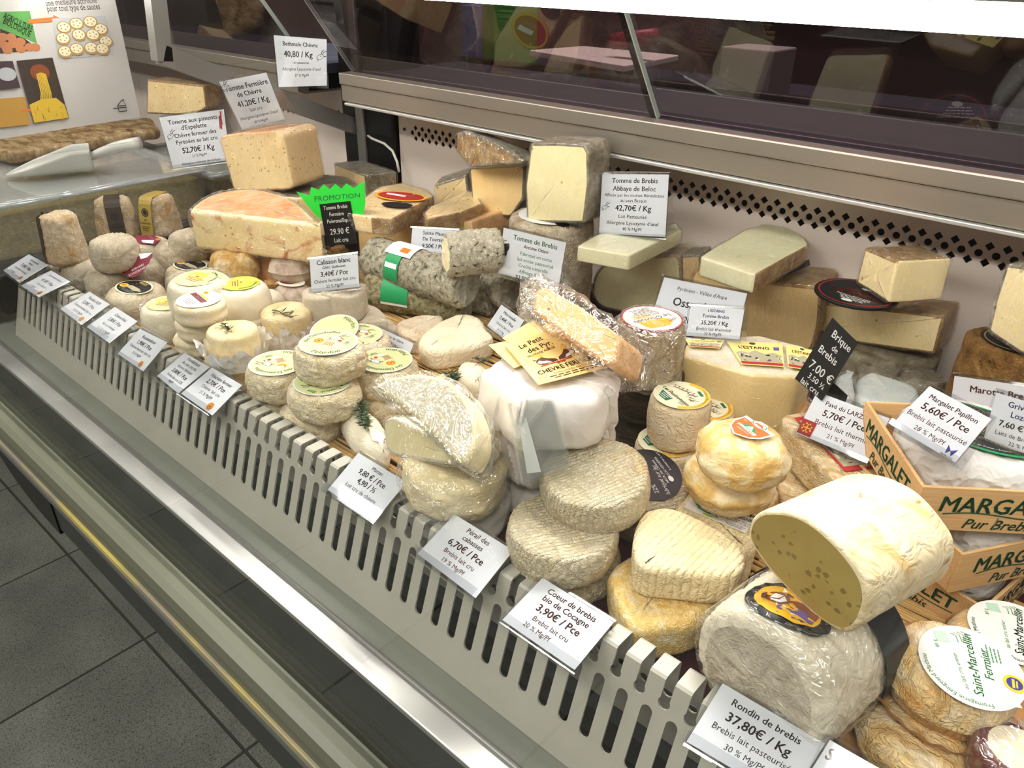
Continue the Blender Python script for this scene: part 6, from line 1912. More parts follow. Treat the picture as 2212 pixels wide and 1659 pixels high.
# Saint-Marcellins in kraft cups
GSM = 'saint marcellin cheeses in scalloped kraft cups'
def marcellin(label, px, py, h, w, t, head=None, tilt=(0, 0), cup=1.26, at=(0, 0), lr=0.80):
    th = wheel('saint_marcellin', label, 'cheese', px, py, h, w, t, 'marcellin_rind', r=t * 0.42, bulge=0.001, namp=0.0020, nfreq=40, fine=0.0006, ffreq=150, n=90, tilt=tilt, group=GSM)
    R_ = th.r
    vs, fs = [], []
    n = 120
    for k, (q, z) in enumerate(((0.0, -0.0012), (0.9, -0.0012), (1.05, 0.0002), (cup - 0.06, 0.006), (cup, 0.011))):
        for i in range(n):
            a = 2 * math.pi * i / n
            s = 1 + (0.022 * math.cos(i * 2 * math.pi / 5) if k == 4 else 0.008 * math.cos(i * 2 * math.pi / 5) if k == 3 else 0)
            vs.append((R_ * q * s * math.cos(a), R_ * q * s * math.sin(a), z + (0.0007 * math.sin(i * 2 * math.pi / 5) if k >= 3 else 0)))
    for k in range(4):
        for i in range(n):
            fs.append((k * n + i, k * n + (i + 1) % n, (k + 1) * n + (i + 1) % n, (k + 1) * n + i))
    mesh_obj('kraft_cup', pydata('kraft_cup', vs, fs, sm=True), 'kraft', th.root)
    if head is not None:
        r = R_ * lr
        o, pr = label_on(th, circle(r, 56), 'label_white', rot=yaw_in(th, head), lift=0.0022, at=(Matrix.Rotation(yaw_in(th, 0), 2) @ Vector(at)))
        pr.arc_text('Fromagerie Ezingeard Mathieu', (0, 0), r * 0.90, r * 0.14, 'ink_green', 205, 0.012)
        pr.text('Saint-Marcellin', (0.05 * r, 0.05 * r), 0.26 * r, 'ink_green', math.radians(63), 0.022, shear=0.15); pr.text('Fermier', (0.33 * r, 0.0), 0.24 * r, 'ink_green', math.radians(63), 0.022, shear=0.15)
        pr.text('au lait cru entier', (-0.3 * r, -0.05 * r), 0.13 * r, 'ink_green', math.radians(70), 0.0, shear=0.2)
        for c, s in (((-0.15 * r, 0.78 * r), 1), ((0.25 * r, -0.82 * r), 1)):
            pr.poly([(c[0] - 0.16 * r, c[1] - 0.1 * r), (c[0] + 0.1 * r, c[1] - 0.2 * r), (c[0] + 0.16 * r, c[1] + 0.1 * r), (c[0] - 0.1 * r, c[1] + 0.14 * r)], 'pale_green')
        pr.text('80 g', (-0.38 * r, 0.62 * r), 0.11 * r, 'ink_green', math.radians(80))
        pr.disc((0.58 * r, -0.52 * r), 0.21 * r, 0.21 * r, 'label_yellow', n=28); pr.disc((0.58 * r, -0.52 * r), 0.15 * r, 0.15 * r, 'euro_blue', n=24); pr.line([(0.50 * r, -0.60 * r), (0.62 * r, -0.42 * r)], 0.05 * r, 'label_yellow'); pr.line([(0.56 * r, -0.62 * r), (0.66 * r, -0.48 * r)], 0.03 * r, 'label_yellow')
        smalltext(pr, (0.62 * r, 0.15 * r), 0.5 * r, 4, 0.045 * r, 'ink_green', math.radians(63))
        for k in range(4):
            pr.line([(0.1 * r + 0.09 * r * k, 0.55 * r), (0.16 * r + 0.08 * r * k, 0.72 * r), (0.08 * r + 0.08 * r * k, 0.8 * r)], 0.015 * r, 'ink_green')
        pr.build('label_print', o)
    return th
marcellin('saint marcellin without label, at the front beside the rondin price tag', 1985, 1568, 0.034, 232, 0.030, None, (6, -4), 1.34)
marcellin('saint marcellin half hidden behind the labelled one', 2195, 1372, 0.048, 240, 0.026, 40, (0, 0), 1.1)
ths = marcellin('oozing saint marcellin with a large white and green label', 2072, 1428, 0.066, 262, 0.032, 52, (4, 4), 1.28, (0.006, -0.001), 0.80)
M_plain('ooze', (222, 176, 70), 0.25)
bm = bmesh.new(); bmesh.ops.create_uvsphere(bm, u_segments=20, v_segments=12, radius=0.006)
for v in bm.verts:
    v.co.z *= 1.5; v.co.x *= 1.3
    if v.co.z < 0: v.co.x *= 1 + v.co.z * 50; v.co.y *= 1 + v.co.z * 50
me = bpy.data.meshes.new('ooze_drip'); bm.to_mesh(me); bm.free(); smooth(me)
dr = mesh_obj('ooze_drip', me, 'ooze', mw=Matrix.Translation(at_h(2032, 1512, 0.048)))
dr.parent = ths.root; dr.matrix_parent_inverse = ths.root.matrix_world.inverted()
th = wheel('red_wax_cheese', 'white topped cheese with a dark red waxed rim in clear film', 'cheese', 2206, 1622, 0.052, 178, 0.030, 'red_wax', r=0.006, top_mat='bloomy', wrap='cellophane')
# pave du larzac bricks
GPV = 'pave du larzac bricks'
hslab('larzac_brick', 'lower brick standing half under the labelled one, a red paper between them', 'cheese',
      [(1668, 990), (1684, 960), (1720, 960), (1800, 1040), (1780, 1085), (1690, 1085)], 0.036, 0.034, 'pavelarzac', 'pavelarzac', rc=0.005, r=0.004, one=True, group=GPV)
hslab('larzac_brick', 'upper brick with a red bordered picture label, under its price tag', 'cheese',
      [(1690, 912), (1692, 894), (1745, 886), (1925, 1000), (1920, 1020), (1838, 1056), (1820, 1052)], 0.072, 0.032, 'pavelarzac', 'pavelarzac', rc=0.005, r=0.004, one=True, group=GPV, fine=0.0005, ffreq=200)
o, mp = card('red bordered picture label on the sheep brick', [(1716, 902), (1760, 896), (1918, 1006), (1826, 1018)], 0.0735, 'ink_red', 'picture_label')
pr = Print(mp)
pr.poly([(0.06, 0.07), (0.94, 0.07), (0.94, 0.93), (0.06, 0.93)], 'skyline')
rnd = random.Random(8)
for k in range(26):
    x, y = rnd.uniform(0.1, 0.85), rnd.uniform(0.1, 0.85); a_, b_ = rnd.uniform(0.03, 0.12), rnd.uniform(0.03, 0.12)
    pr.poly([(x, y), (x + a_, y), (x + a_, y + b_), (x, y + b_)], ('ink_black', 'label_cream', 'ink_grey', 'label_yellow')[k % 4], layer=3 + k % 4)
pr.text('150g', (0.3, 0.25), 0.16, 'ink_white', math.pi / 2, 0.02)
pr.build('label_print', o)
o, mp = card('thin red paper edge between the two sheep bricks', [(1760, 1040), (1772, 1034), (1836, 1062), (1826, 1072)], 0.0385, 'ink_red', 'paper_sheet')
# wooden trays
GCR = 'small pale wooden trays lettered in green'
def crate(label, B, A, C, h, hh, wa, wc, cheese=None, flipC=False):
    """tray: rim corner B, rim points A and C along its two visible sides (photo pixels), rim at h"""
    b = at_h(*B, h); a = (at_h(*A, h) - b); c = (at_h(*C, h) - b)
    a.normalize(); c = (c - a * c.dot(a)).normalized()
    M = Matrix(((c.x, a.x, 0, b.x), (c.y, a.y, 0, b.y), (0, 0, 1, b.z - hh), (0, 0, 0, 1)))
    if M.determinant() < 0:
        pass
    root = empty('wooden_tray', label, 'tray', M, GCR)
    th_ = 0.0024
    for nm, bx_ in (('front_board', (0, wc, 0, th_)), ('back_board', (0, wc, wa - th_, wa)), ('side_board', (0, th_, th_, wa - th_)), ('side_board', (wc - th_, wc, th_, wa - th_))):
        mesh_obj(nm, box_me(nm, bx_[0], bx_[1], bx_[2], bx_[3], 0, hh, 0.0004, 1), 'crate_wood', root)
    mesh_obj('bottom_board', box_me('bottom_board', th_, wc - th_, th_, wa - th_, 0.0, 0.0022), 'crate_wood', root)
    def brand(nm, Mloc, wid):
        pr = Print(flat)
        pr.text('MARGALET', (wid * 0.5, hh * 0.64), hh * 0.50, 'ink_dgreen', 0, 0.045, maxw=wid * 0.74, shear=0.1)
        pr.line([(wid * (0.16 + 0.68 * k / 10), hh * (0.40 + 0.05 * math.sin(k / 10 * 2 * math.pi))) for k in range(11)], hh * 0.03, 'ink_dgreen')
        pr.text('Pur Brebis', (wid * 0.5, hh * 0.2), hh * 0.32, 'ink_dgreen', 0, 0.02, shear=0.35)
        pr.line([(wid * 0.47, hh * 0.06), (wid * 0.48, hh * 0.36)], hh * 0.02, 'ink_grey')
        pr.build(nm, root, Mloc)
    # outer faces: front (local y=0, facing -y) and left side (local x=0, facing -x)
    brand('lettering', Matrix(((1, 0, 0, 0), (0, 0, -1, -0.0002), (0, 1, 0, 0), (0, 0, 0, 1))), wc)
    brand('lettering', Matrix(((0, 0, -1, -0.0002), (-1, 0, 0, wa), (0, 1, 0, 0), (0, 0, 0, 1))), wa)
    root['_c'] = 0
    del root['_c']
    return M, wa, wc, hh
t1 = crate('topmost wooden tray holding the paper wrapped round', (1993, 1051), (1911, 928), (2212, 1064), 0.118, 0.034, 0.110, 0.112)
t2 = crate('middle wooden tray, turned a little under the top one', (2080, 1198), (2036, 1160), (2212, 1178), 0.074, 0.034, 0.105, 0.110)
t3 = crate('lowest wooden tray standing on the straw', (2130, 1316), (2000, 1240), (2196, 1238), 0.030, 0.030, 0.110, 0.105)
GMG = 'paper wrapped rounds in the wooden trays'
def margalet(label, tray, rr, t=0.036, lab=False):
    Mt, wa, wc, hh = tray
    ctr = Mt @ Vector((wc / 2, wa / 2, 0.0028 + t))
    q = Vector(RM.T @ np.array(ctr - CAM))
    th = wheel('tray_cheese', label, 'cheese', IMW / 2 + FPX * q.x / q.z, IMH / 2 + FPX * q.y / q.z, ctr.z - DECK, 0, t, 'white_paper', r=0.012, bulge=0.0, namp=0.0016, nfreq=45, fine=0.0008, ffreq=80, n=90, group=GMG, rads=rr)
    if lab:
        r = th.r * 0.86
        o, pr = label_on(th, circle(r, 56, r * 0.70), 'bright_green', rot=yaw_in(th, -6), lift=0.0022)
        pr.disc((0, 0), r * 0.95, r * 0.65, 'label_black', n=44)
        pr.disc((0.0, 0.22 * r), 0.36 * r, 0.22 * r, 'rust', n=30); pr.disc((-0.05 * r, 0.24 * r), 0.16 * r, 0.1 * r, 'label_cream', n=20)
        pr.text('MARGALET', (0.0, 0.5 * r), 0.14 * r, 'label_cream', 0, 0.02); pr.text('PAPILLON', (0.0, -0.12 * r), 0.26 * r, 'label_cream', 0, 0.03)
        pr.text("au lait entier d'Occitanie", (0.05 * r, -0.32 * r), 0.12 * r, 'label_gold', 0, 0.0, shear=0.3)
        pr.poly([(0.55 * r, 0.02 * r), (0.9 * r, 0.02 * r), (0.9 * r, 0.18 * r), (0.55 * r, 0.18 * r)], 'ink_red'); pr.text('PUR BREBIS', (0.72 * r, 0.1 * r), 0.08 * r, 'ink_white', 0, 0.01, maxw=0.3 * r)
        pr.disc((0, -0.46 * r), 0.11 * r, 0.05 * r, 'label_white', n=16); pr.arc_text('12430 Villefranche de Panat - France', (0, 0), 0.84 * r, 0.07 * r, 'ink_white', -80, 0.0, True, e=0.70)
        pr.build('label_print', o)
    return th
margalet('paper wrapped round with a black and green oval label in the top tray', t1, 0.0505, 0.043, True)
margalet('paper wrapped round showing over the middle tray', t2, 0.048, 0.036)
margalet('paper wrapped round in the lowest tray', t3, 0.048, 0.034)
# ================================================================== PRICE TAGS
def quad_on(quad, O, n):
    return [at_plane(x, y, O, n) for x, y in quad]
def rect_err(q):
    tl, tr, br, bl = q
    e1, e2, e3, e4 = tr - tl, br - bl, bl - tl, br - tr
    w, h = (e1.length + e2.length) / 2, (e3.length + e4.length) / 2
    if w < 1e-6 or h < 1e-6:
        return 9
    return ((e1.length - e2.length) / w) ** 2 + ((e3.length - e4.length) / h) ** 2 + \
        (e1.dot(e3) / (e1.length * e3.length)) ** 2 + (e2.dot(e4) / (e2.length * e4.length)) ** 2
def best_plane(quad, O, yaws, tilts, y0, t0, wt=0.15):
    best = None
    for y in yaws:
        for t in tilts:
            n = facing(y, t)
            if (CAM - O).dot(n) <= 0.02:
                continue
            q = quad_on(quad, O, n)
            e = rect_err(q) + wt * (((y - y0) / 60) ** 2 + ((t - t0) / 60) ** 2)
            if best is None or e < best[0]:
                best = (e, n)
    return best[1]
def price_tag(label, quad, O, lines, n=None, y0=15, t0=15, stand='tent', paper='paper', extra=None, holder=True, ink='ink', group=None, name='price_tag', frame_w=0.0):
    """card outlined by four photo pixels (TL, TR, BR, BL) on a plane through O; lines = (text, v, size, bold[, ink])"""
    if n is None:
        n = best_plane(quad, O, range(-40, 61, 5), range(-10, 61, 5), y0, t0)
    q = quad_on(quad, O, n)
    c = sum(q, Vector()) / 4
    Mf = frame(c, n, (q[1] - q[0]) + (q[2] - q[3]))
    mi = Mf.inverted()
    P = [(mi @ p).to_2d() for p in q]
    W_ = ((P[1] - P[0]).length + (P[2] - P[3]).length) / 2
    H_ = ((P[0] - P[3]).length + (P[1] - P[2]).length) / 2
    root = empty(name, label, 'price tag', Mf, group)
    mesh_obj('paper_card', paper_me('paper_card', P[::-1], 0.0004), paper, root)
    asp = W_ / H_
    def mp(x, y):                 # x in [0, asp], y in [0, 1]
        s = x / asp
        a = P[3].lerp(P[2], s); b = P[0].lerp(P[1], s)
        r = a.lerp(b, y)
        return (r.x, r.y, 0.0)
    pr = Print(mp)
    for ln in lines:
        txt, v, size, bold = ln[:4]
        col = ln[4] if len(ln) > 4 else ink
        x = ln[5] * asp if len(ln) > 5 else asp / 2
        pr.text(txt, (x, v), size, col, 0, bold, maxw=asp * (0.92 if len(ln) < 7 else ln[6]))
    if extra:
        extra(pr, asp)
    pr.build('lettering', root)
    if holder:
        x0, x1 = -W_ / 2 - 0.0015, W_ / 2 + 0.0015
        t_, b_ = H_ / 2 + 0.002, -H_ / 2 - 0.002
        if stand == 'hook':
            prof = [(b_ + 0.006, 0.0062), (b_ + 0.001, 0.0060), (b_ - 0.0016, 0.0042), (b_ - 0.0016, 0.0018), (b_, 0.0012), (0.0, 0.0012), (t_ - 0.002, 0.0012), (t_, 0.0006), (t_ + 0.001, -0.0015), (t_ - 0.001, -0.0035), (t_ - 0.016, -0.014)]
        elif stand == 'tent':
            prof = [(b_ + 0.005, 0.0058), (b_ + 0.001, 0.0056), (b_ - 0.0014, 0.004), (b_ - 0.0014, 0.0018), (b_, 0.0012), (t_ - 0.002, 0.0012), (t_, 0.0006), (t_ + 0.0008, -0.0012), (t_ - 0.001, -0.003), (b_ + H_ * 0.1, -H_ * 0.5)]
        else:
            prof = [(b_, 0.0012), (t_, 0.0012)]
        me = strip_me('acrylic_holder', prof, x0, x1, 0.0007)
        mesh_obj('acrylic_holder', me, 'acrylic', root)
    return root, Mf, pr
def aop_mark(s=0.10, x=0.82, y=0.14):
    def f(pr, asp):
        pr.disc((asp * x, y), s, s, 'aop_yellow', n=18); pr.disc((asp * x, y), s * 0.86, s * 0.86, 'aop_orange', n=18); pr.disc((asp * x, y), s * 0.45, s * 0.45, 'aop_yellow', n=12); pr.disc((asp * x, y), s * 0.32, s * 0.3, 'ink_red', n=10)
    return f
def goat_mark(x, y, s, mat='ink'):
    def f(pr, asp):
        goat(pr, (asp * x, y), s, mat)
    return f
FG = Vector((0, -(zt - zb), (Yt - Yb))).normalized()       # outward normal of the grille
if FG.y > 0: FG = -FG
def fence_tag(label, quad, lines, extra=None, ink='ink', off=0.008):
    for k in range(40):            # raise the card until it clears the hooked teeth it rests on
        Of = Vector((0, Yb, Z(zb))) + FG * (off + 0.001 * k)
        O = at_plane(*quad[3], Of, FG)
        v = at_x(*quad[0], O.x) - O
        n = Vector((0, -v.z, v.y)).normalized()
        if n.y > 0: n = -n
        t = min(max(math.degrees(math.asin(n.z)), 52), 72)
        n = facing(0, t)
        if (Vector((O.x, Yt, Z(zt + 0.0036))) - O).dot(n) < -0.0030:
            break
    return price_tag(label, quad, O, lines, n=n, stand='hook', extra=extra, ink=ink, group='price tags hooked on the air grille', name='price_tag')
fence_tag('price tag at 7,10 hooked at the very end of the grille', [(62, 549), (104, 572), (42, 611), (7, 584)],
          [('Chabichou du', .86, .12, .01), ('Poitou', .73, .12, .01), ('7,10€ / Pce', .55, .17, .03), ('Chèvre lait cru fermier', .36, .11, 0), ('22 % Mg/Pf', .17, .10, 0, 'ink', .3)], aop_mark(.09))
fence_tag('faded price tag at 4,10 next to the end of the grille', [(110, 584), (152, 608), (84, 642), (45, 617)],
          [('Sainte-Maure fermier', .84, .11, 0, 'ink_grey'), ('4,10€ / Pce', .58, .17, .02, 'ink_grey'), ('Chèvre lait cru', .38, .11, 0, 'ink_grey'), ('22 % Mg/Pf', .2, .10, 0, 'ink_grey', .3)], aop_mark(.09))
fence_tag('price tag reading Picodon AOP 3,50 on the grille', [(193, 630), (237, 657), (176, 702), (130, 667)],
          [('Picodon AOP', .84, .15, .02), ('3,50€ / Pce', .63, .17, .03), ('Chèvre fermier lait cru', .43, .13, 0), ('22,5 % Mg/Pf', .25, .11, 0)], aop_mark(.10))
fence_tag('price tag reading Chèvre frais with a corrected price', [(248, 663), (297, 694), (236, 741), (187, 706)],
          [('Chèvre frais', .82, .15, .02), ('2,80€ / Pce', .61, .17, .03), ('lait cru fermier', .40, .13, 0), ('15 à 25 % Mg/Pf', .2, .12, 0)])
fence_tag('price tag reading Rocamadour 1,90 below the disc stack', [(302, 710), (361, 740), (309, 802), (254, 764)],
          [('Rocamadour', .84, .15, .02), ('1,90€ / Pce', .64, .18, .03), ('Chèvre fermier lait cru', .45, .13, 0), ('25 % Mg/Pf', .29, .11, 0)], aop_mark(.10, .8, .13))
fence_tag("price tag reading l'Ardéchois 3,80 below the leaf topped cheeses", [(399, 762), (453, 793), (385, 850), (339, 812)],
          [("l'Ardéchois", .90, .14, .015), ('Au lait cru de', .75, .13, 0), ('chèvre fermier', .60, .13, 0), ('3,80€ / Pce', .42, .17, .03), ('Vache lait cru 22%', .25, .11, 0), ('Mg/Pf', .12, .10, 0)])
fence_tag('price tag reading Pélardon fermier 2,70 below the pelardons', [(458, 794), (523, 832), (458, 897), (391, 850)],
          [('Pélardon fermier', .84, .14, .015), ('2,70€ / Pce', .66, .18, .03), ('Chèvre  lait cru', .48, .13, 0), ('21 % Mg/Pf', .32, .12, 0)], aop_mark(.11, .80, .15))
fence_tag('price tag reading Marzac with prices per piece and half', [(774, 978), (878, 1041), (808, 1128), (708, 1058)],
          [('Marzac', .88, .12, .01), ('9,80 € / Pce', .70, .17, .035), ('4,90 / ½', .52, .17, .03), ('Lait cru de chèvre', .33, .13, 0), ('26% Mg', .18, .13, 0)])
fence_tag('price tag reading Pérail des cabasses 6,70 below the perails', [(982, 1111), (1109, 1189), (1027, 1292), (902, 1196)],
          [('Pérail des', .88, .14, .015, 'ink_brown'), ('cabasses', .73, .14, .015, 'ink_brown'), ('6,70€ / Pce', .54, .18, .035, 'ink_brown'), ('Brebis lait cru', .36, .13, 0, 'ink_brown'), ('19 % Mg/Pf', .20, .12, 0, 'ink_brown')])
fence_tag('price tag reading Coeur de brebis bio de Cocagne 3,90', [(1172, 1248), (1326, 1344), (1241, 1447), (1085, 1339)],
          [('Coeur de brebis', .87, .15, .02, 'ink_brown'), ('bio de Cocagne', .72, .15, .02, 'ink_brown'), ('3,90€ / Pce', .53, .19, .035, 'ink_brown'), ('Brebis lait cru', .33, .13, 0, 'ink_brown'), ('20 % Mg/Pf', .17, .12, 0, 'ink_brown', .40)])
fence_tag('price tag reading Rondin de brebis 37,80 below the white roll', [(1561, 1476), (1782, 1606), (1704, 1732), (1483, 1602)],
          [('Rondin de brebis', .84, .15, .02), ('37,80€ / Kg', .62, .20, .035), ('Brebis lait pasteurisé', .41, .14, 0), ('30 % Mg/Pf', .22, .13, 0)])
fence_tag('price tag starting with the word Saint below the kraft cups', [(1793, 1598), (2014, 1728), (1936, 1854), (1715, 1724)],
          [('Saint-Marcellin', .82, .26, .03, 'ink_brown'), ('4,20€ / Pce', .6, .2, .035, 'ink_brown')])

# ---- tags standing among the cheeses
price_tag('white card for the peppered tomme at 52,70 beside the tall block', [(344, 254), (483, 236), (497, 345), (374, 363)], at_h(435, 352, 0.125),
          [("Tomme aux piments", .88, .125, .02), ("d'Espelette", .75, .125, .02), ('Chèvre fermier des', .61, .115, .015), ('Pyrénées au lait cru', .48, .115, .015), ('52,70€ / Kg', .31, .15, .03), ('21 % Mg/Pf', .18, .075, 0), ('Allergène colorant de surface', .05, .075, 0)],
          y0=30, t0=12, extra=lambda pr, a: (goat(pr, (a * .10, .62), .15, 'ink_brown'), pr.poly([(a * .90, .62), (a * .96, .72), (a * .95, .9), (a * .91, .88)], 'ink_red'), pr.line([(a * .93, .62), (a * .95, .97)], .03, 'ink_red')))
OB, NB = at_h(575, 412, 0.10), facing(16, 0)
price_tag('tilted white card for the goat tomme at 41,20, stuck in the tall block', [(473, 177), (575, 157), (615, 258), (523, 280)], at_plane(566, 272, OB + Vector((0, 0.02, 0)), NB),
          [('Tomme Fermière', .84, .15, .02), ('de Chèvre', .69, .14, .02), ('41,20€ / Kg', .50, .16, .025), ('Lait cru', .35, .10, 0), ("Allergène Lysozyme d'œuf", .21, .09, 0), ('30 % Mg/Pf', .09, .08, 0)], y0=25, t0=5, extra=goat_mark(.06, .88, .16))
r_b, Mb, _ = price_tag('highest white card reading Bethmale Chèvre 40,80', [(591, 76), (705, 85), (706, 185), (602, 188)], at_x(655, 187, -1.10),
          [('Bethmale Chèvre', .86, .12, .015), ('40,80 / Kg', .66, .17, .03, 'ink', .45), ('lait pasteurisé', .49, .07, 0), ("Allergène Lysozyme d'œuf", .36, .09, 0), ('27 % Mg/Pf', .23, .08, 0)], y0=20, t0=5, extra=goat_mark(.88, .62, .18), stand='flat')
price_tag('white card reading Calisson blanc 3,40 over the lozenge cheeses', [(669, 560), (772, 549), (776, 619), (673, 632)], at_h(725, 626, 0.079),
          [('Calisson blanc', .87, .20, .025), ('GAEC Guillounet', .70, .11, .015), ('3,40€ / Pce', .51, .20, .03), ('Chèvre fermier lait cru', .30, .15, 0), ('22 % Mg/Pf', .13, .13, 0)], y0=28, t0=10)
price_tag('white card for the ash log at 9,50, partly hidden by the cut log', [(891, 491), (991, 499), (985, 562), (885, 557)], at_h(935, 560, 0.075),
          [('Sainte Maure', .86, .17, .015), ('De Touraine', .66, .17, .015), ('9,50€ / Pce', .43, .19, .03), ('Chèvre lait cru', .2, .14, 0), ('25 % Mg', .03, .11, 0)], y0=18, t0=12)
def moor(pr, a):
    pr.disc((a * .07, .62), .10, .13, 'ink_black'); pr.poly([(a * .02, .66), (a * .12, .70), (a * .12, .75), (a * .02, .72)], 'ink_white'); pr.poly([(a * .05, .52), (a * .11, .5), (a * .10, .4), (a * .04, .42)], 'ink_black')
price_tag('white card lettered in green for the corsican sheep tomme', [(1088, 492), (1223, 524), (1206, 622), (1076, 590)], at_h(1140, 606, 0.085),
          [('Tomme de Brebis', .86, .15, .02, 'ink_green', .53, .84), ('Antoine Ottavi', .71, .10, .02, 'ink', .56), ('Fabriqué en corse', .55, .11, 0, 'ink_green', .58), ('lait entier pasteurisé', .42, .11, 0, 'ink_green', .58), ('Croûte naturelle', .29, .11, 0, 'ink_green', .56), ('Affinage 4 mois', .16, .11, 0, 'ink_green', .56), ('32,50€ / Kg', .02, .13, .03)], y0=5, t0=12, extra=moor)
price_tag('tall white card reading Abbaye de Beloc 42,70 on the pale slice', [(1301, 376), (1445, 377), (1437, 512), (1294, 504)], at_h(1365, 508, 0.130),
          [('Tomme de Brebis', .90, .11, .015), ('Abbaye de Beloc', .77, .11, .015), ('Affinée par les moines Bénédictins', .66, .075, 0), ('au pays Basque', .575, .075, 0), ('42,70€ / Kg', .45, .13, .025), ('Lait Pasteurisé', .31, .085, 0), ("Allergène Lysozyme d'œuf", .20, .085, 0), ('40 % Mg/Pf', .10, .075, 0)], y0=15, t0=5, extra=goat_mark(.07, .45, .11))
price_tag('big white card reading Ossau Iraty, half covered by a smaller card', [(1435, 599), (1614, 634), (1586, 742), (1402, 702)], at_h(1494, 722, 0.078),
          [("Pyrénées - Vallée d'Aspe", .84, .11, 0), ('Ossau Iraty', .58, .24, .02), ('43,20€ / Kg', .25, .2, .03)], y0=0, t0=10)
price_tag("small shiny white card reading L'Estaing 35,20 on the white rind", [(1492, 660), (1608, 668), (1597, 733), (1482, 725)], at_h(1540, 729, 0.097),
          [("L'ESTAING", .88, .12, .03, 'euro_blue'), ('Tomme Brebis', .70, .15, .02, 'euro_blue'), ('35,20€ / Kg', .48, .19, .03), ('Brebis lait thermisé', .27, .15, 0), ('33 % Mg/Pf', .11, .13, 0)], y0=8, t0=10)
price_tag('white card reading Mini rouelle 7,40, half behind the wrapped stack', [(1083, 658), (1132, 692), (1102, 742), (1052, 704)], at_h(1075, 722, 0.030),
          [('Mini rouelle', .82, .16, .02), ('7,40€ / Pce', .58, .18, .03), ('Chèvre lait cru', .35, .14, 0), ('25 % Mg', .15, .12, 0)], y0=-5, t0=25)
price_tag('white card reading Coeur de chèvre beside the pelardons', [(818, 707), (894, 742), (880, 776), (804, 740)], at_h(842, 758, 0.032),
          [('Coeur de chèvre', .78, .26, .015), ('3,60€ / Pce', .38, .28, .03)], y0=-5, t0=25)
def occ(pr, a):
    pr.poly([(0, 0.02), (a * .2, 0.02), (a * .2, .36), (0, .36)], 'ink_red')
    for k in range(4):
        t = math.pi / 2 * k
        pr.line([(a * .1, .19), (a * .1 + .09 * math.cos(t), .19 + .09 * math.sin(t))], .025, 'label_yellow')
        pr.disc((a * .1 + .1 * math.cos(t + .4), .19 + .1 * math.sin(t + .4)), .02, .02, 'label_yellow', n=8); pr.disc((a * .1 + .1 * math.cos(t - .4), .19 + .1 * math.sin(t - .4)), .02, .02, 'label_yellow', n=8)
price_tag('white card reading Pavé du Larzac with a red occitan cross', [(1765, 846), (1922, 904), (1872, 999), (1720, 935)], at_h(1796, 967, 0.080),
          [('Pavé du LARZAC', .84, .14, .015, 'ink_brown'), ('5,70€ / Pce', .63, .20, .03, 'ink_brown'), ('Brebis lait thermisé', .40, .16, 0, 'ink_brown', .56), ('21 % Mg/Pf', .20, .13, 0, 'ink_brown', .58)], y0=-5, t0=28, extra=occ)
def butterfly(pr, a):
    for s in (-1, 1):
        pr.poly([(a * .86, .14), (a * .86 + s * .09, .22), (a * .86 + s * .07, .12), (a * .86 + s * .05, .05)], 'euro_blue')
    pr.text('PAPILLON', (a * .86, .02), .05, 'ink', 0, .01)
price_tag('white card reading Margalet Papillon over the top wooden tray', [(2008, 834), (2142, 905), (2063, 999), (1925, 918)], at_h(1994, 958, 0.140),
          [('Margalet Papillon', .84, .14, .02, 'ink_brown'), ('5,60€ / Pce', .63, .20, .03, 'ink_brown'), ('Brebis lait pasteurisé', .40, .15, 0, 'ink_brown'), ('28 % Mg/Pf', .20, .13, 0, 'ink_brown')], y0=-5, t0=30, extra=butterfly)
price_tag('wide white card starting with Marotte in front of the brown drum', [(2062, 812), (2330, 850), (2320, 912), (2054, 868)], at_h(2110, 874, 0.100),
          [('Marotte Brebis', .62, .34, .03, 'ink_brown', .42)], y0=-5, t0=10)
price_tag('white card starting with Griv at 7,60 behind the wooden tray', [(2152, 848), (2330, 902), (2300, 1008), (2124, 950)], at_h(2190, 966, 0.134),
          [('Grivette de', .86, .16, .02, 'euro_blue', .44), ('Lozère', .67, .16, .02, 'euro_blue', .40), ('7,60 € / Pce', .45, .17, .03, 'ink', .42), ('Laits de Brebis', .25, .12, 0, 'ink', .36), ('22 % Mg', .1, .11, 0, 'ink', .44)], y0=-5, t0=20)
# handwritten slates
r_, Mf, pr = price_tag('black slate with white handwriting, Brique de Brebis 7.00', [(1798, 686), (1853, 740), (1775, 866), (1717, 818)], at_h(1746, 842, 0.108),
          [('Brique', .86, .15, .015, 'ink_white', .60), ('de', .71, .12, .01, 'ink_white', .56), ('Brebis', .58, .15, .015, 'ink_white', .48), ('7.00 €', .33, .18, .015, 'ink_white', .56), ('3.50 ½', .18, .12, .01, 'ink_white', .58), ('lait cru', .06, .13, .01, 'ink_white', .5)], paper='slate', y0=-15, t0=25, holder=False)
mesh_obj('slate_foot', paper_me('slate_foot', [(0.0, -0.045), (0.03, -0.045), (0.02, -0.015), (0.0, -0.015)], 0.001), 'slate', r_, local=Matrix.Translation((0.005, 0, -0.012)))
OG = at_h(735, 528, 0.075); NG = facing(20, 6)
gp = [(640, 414), (668, 423), (672, 404), (688, 410), (699, 398), (712, 409), (724, 397), (737, 408), (748, 396), (763, 406), (787, 392), (789, 440), (778, 492), (768, 484), (764, 500), (730, 490), (706, 486), (680, 462)]
Mg = frame(sum([at_plane(x, y, OG, NG) for x, y in gp], Vector()) / len(gp), NG, Vector((1, 0, 0)))
root = empty('promotion_sign', 'bright green zigzag card reading PROMOTION with a black slate stuck on it', 'sign', Mg)
gi = Mg.inverted()
mesh_obj('green_card', paper_me('green_card', [(gi @ at_plane(x, y, OG, NG)).to_2d() for x, y in gp][::-1], 0.0006), 'promo_green', root)
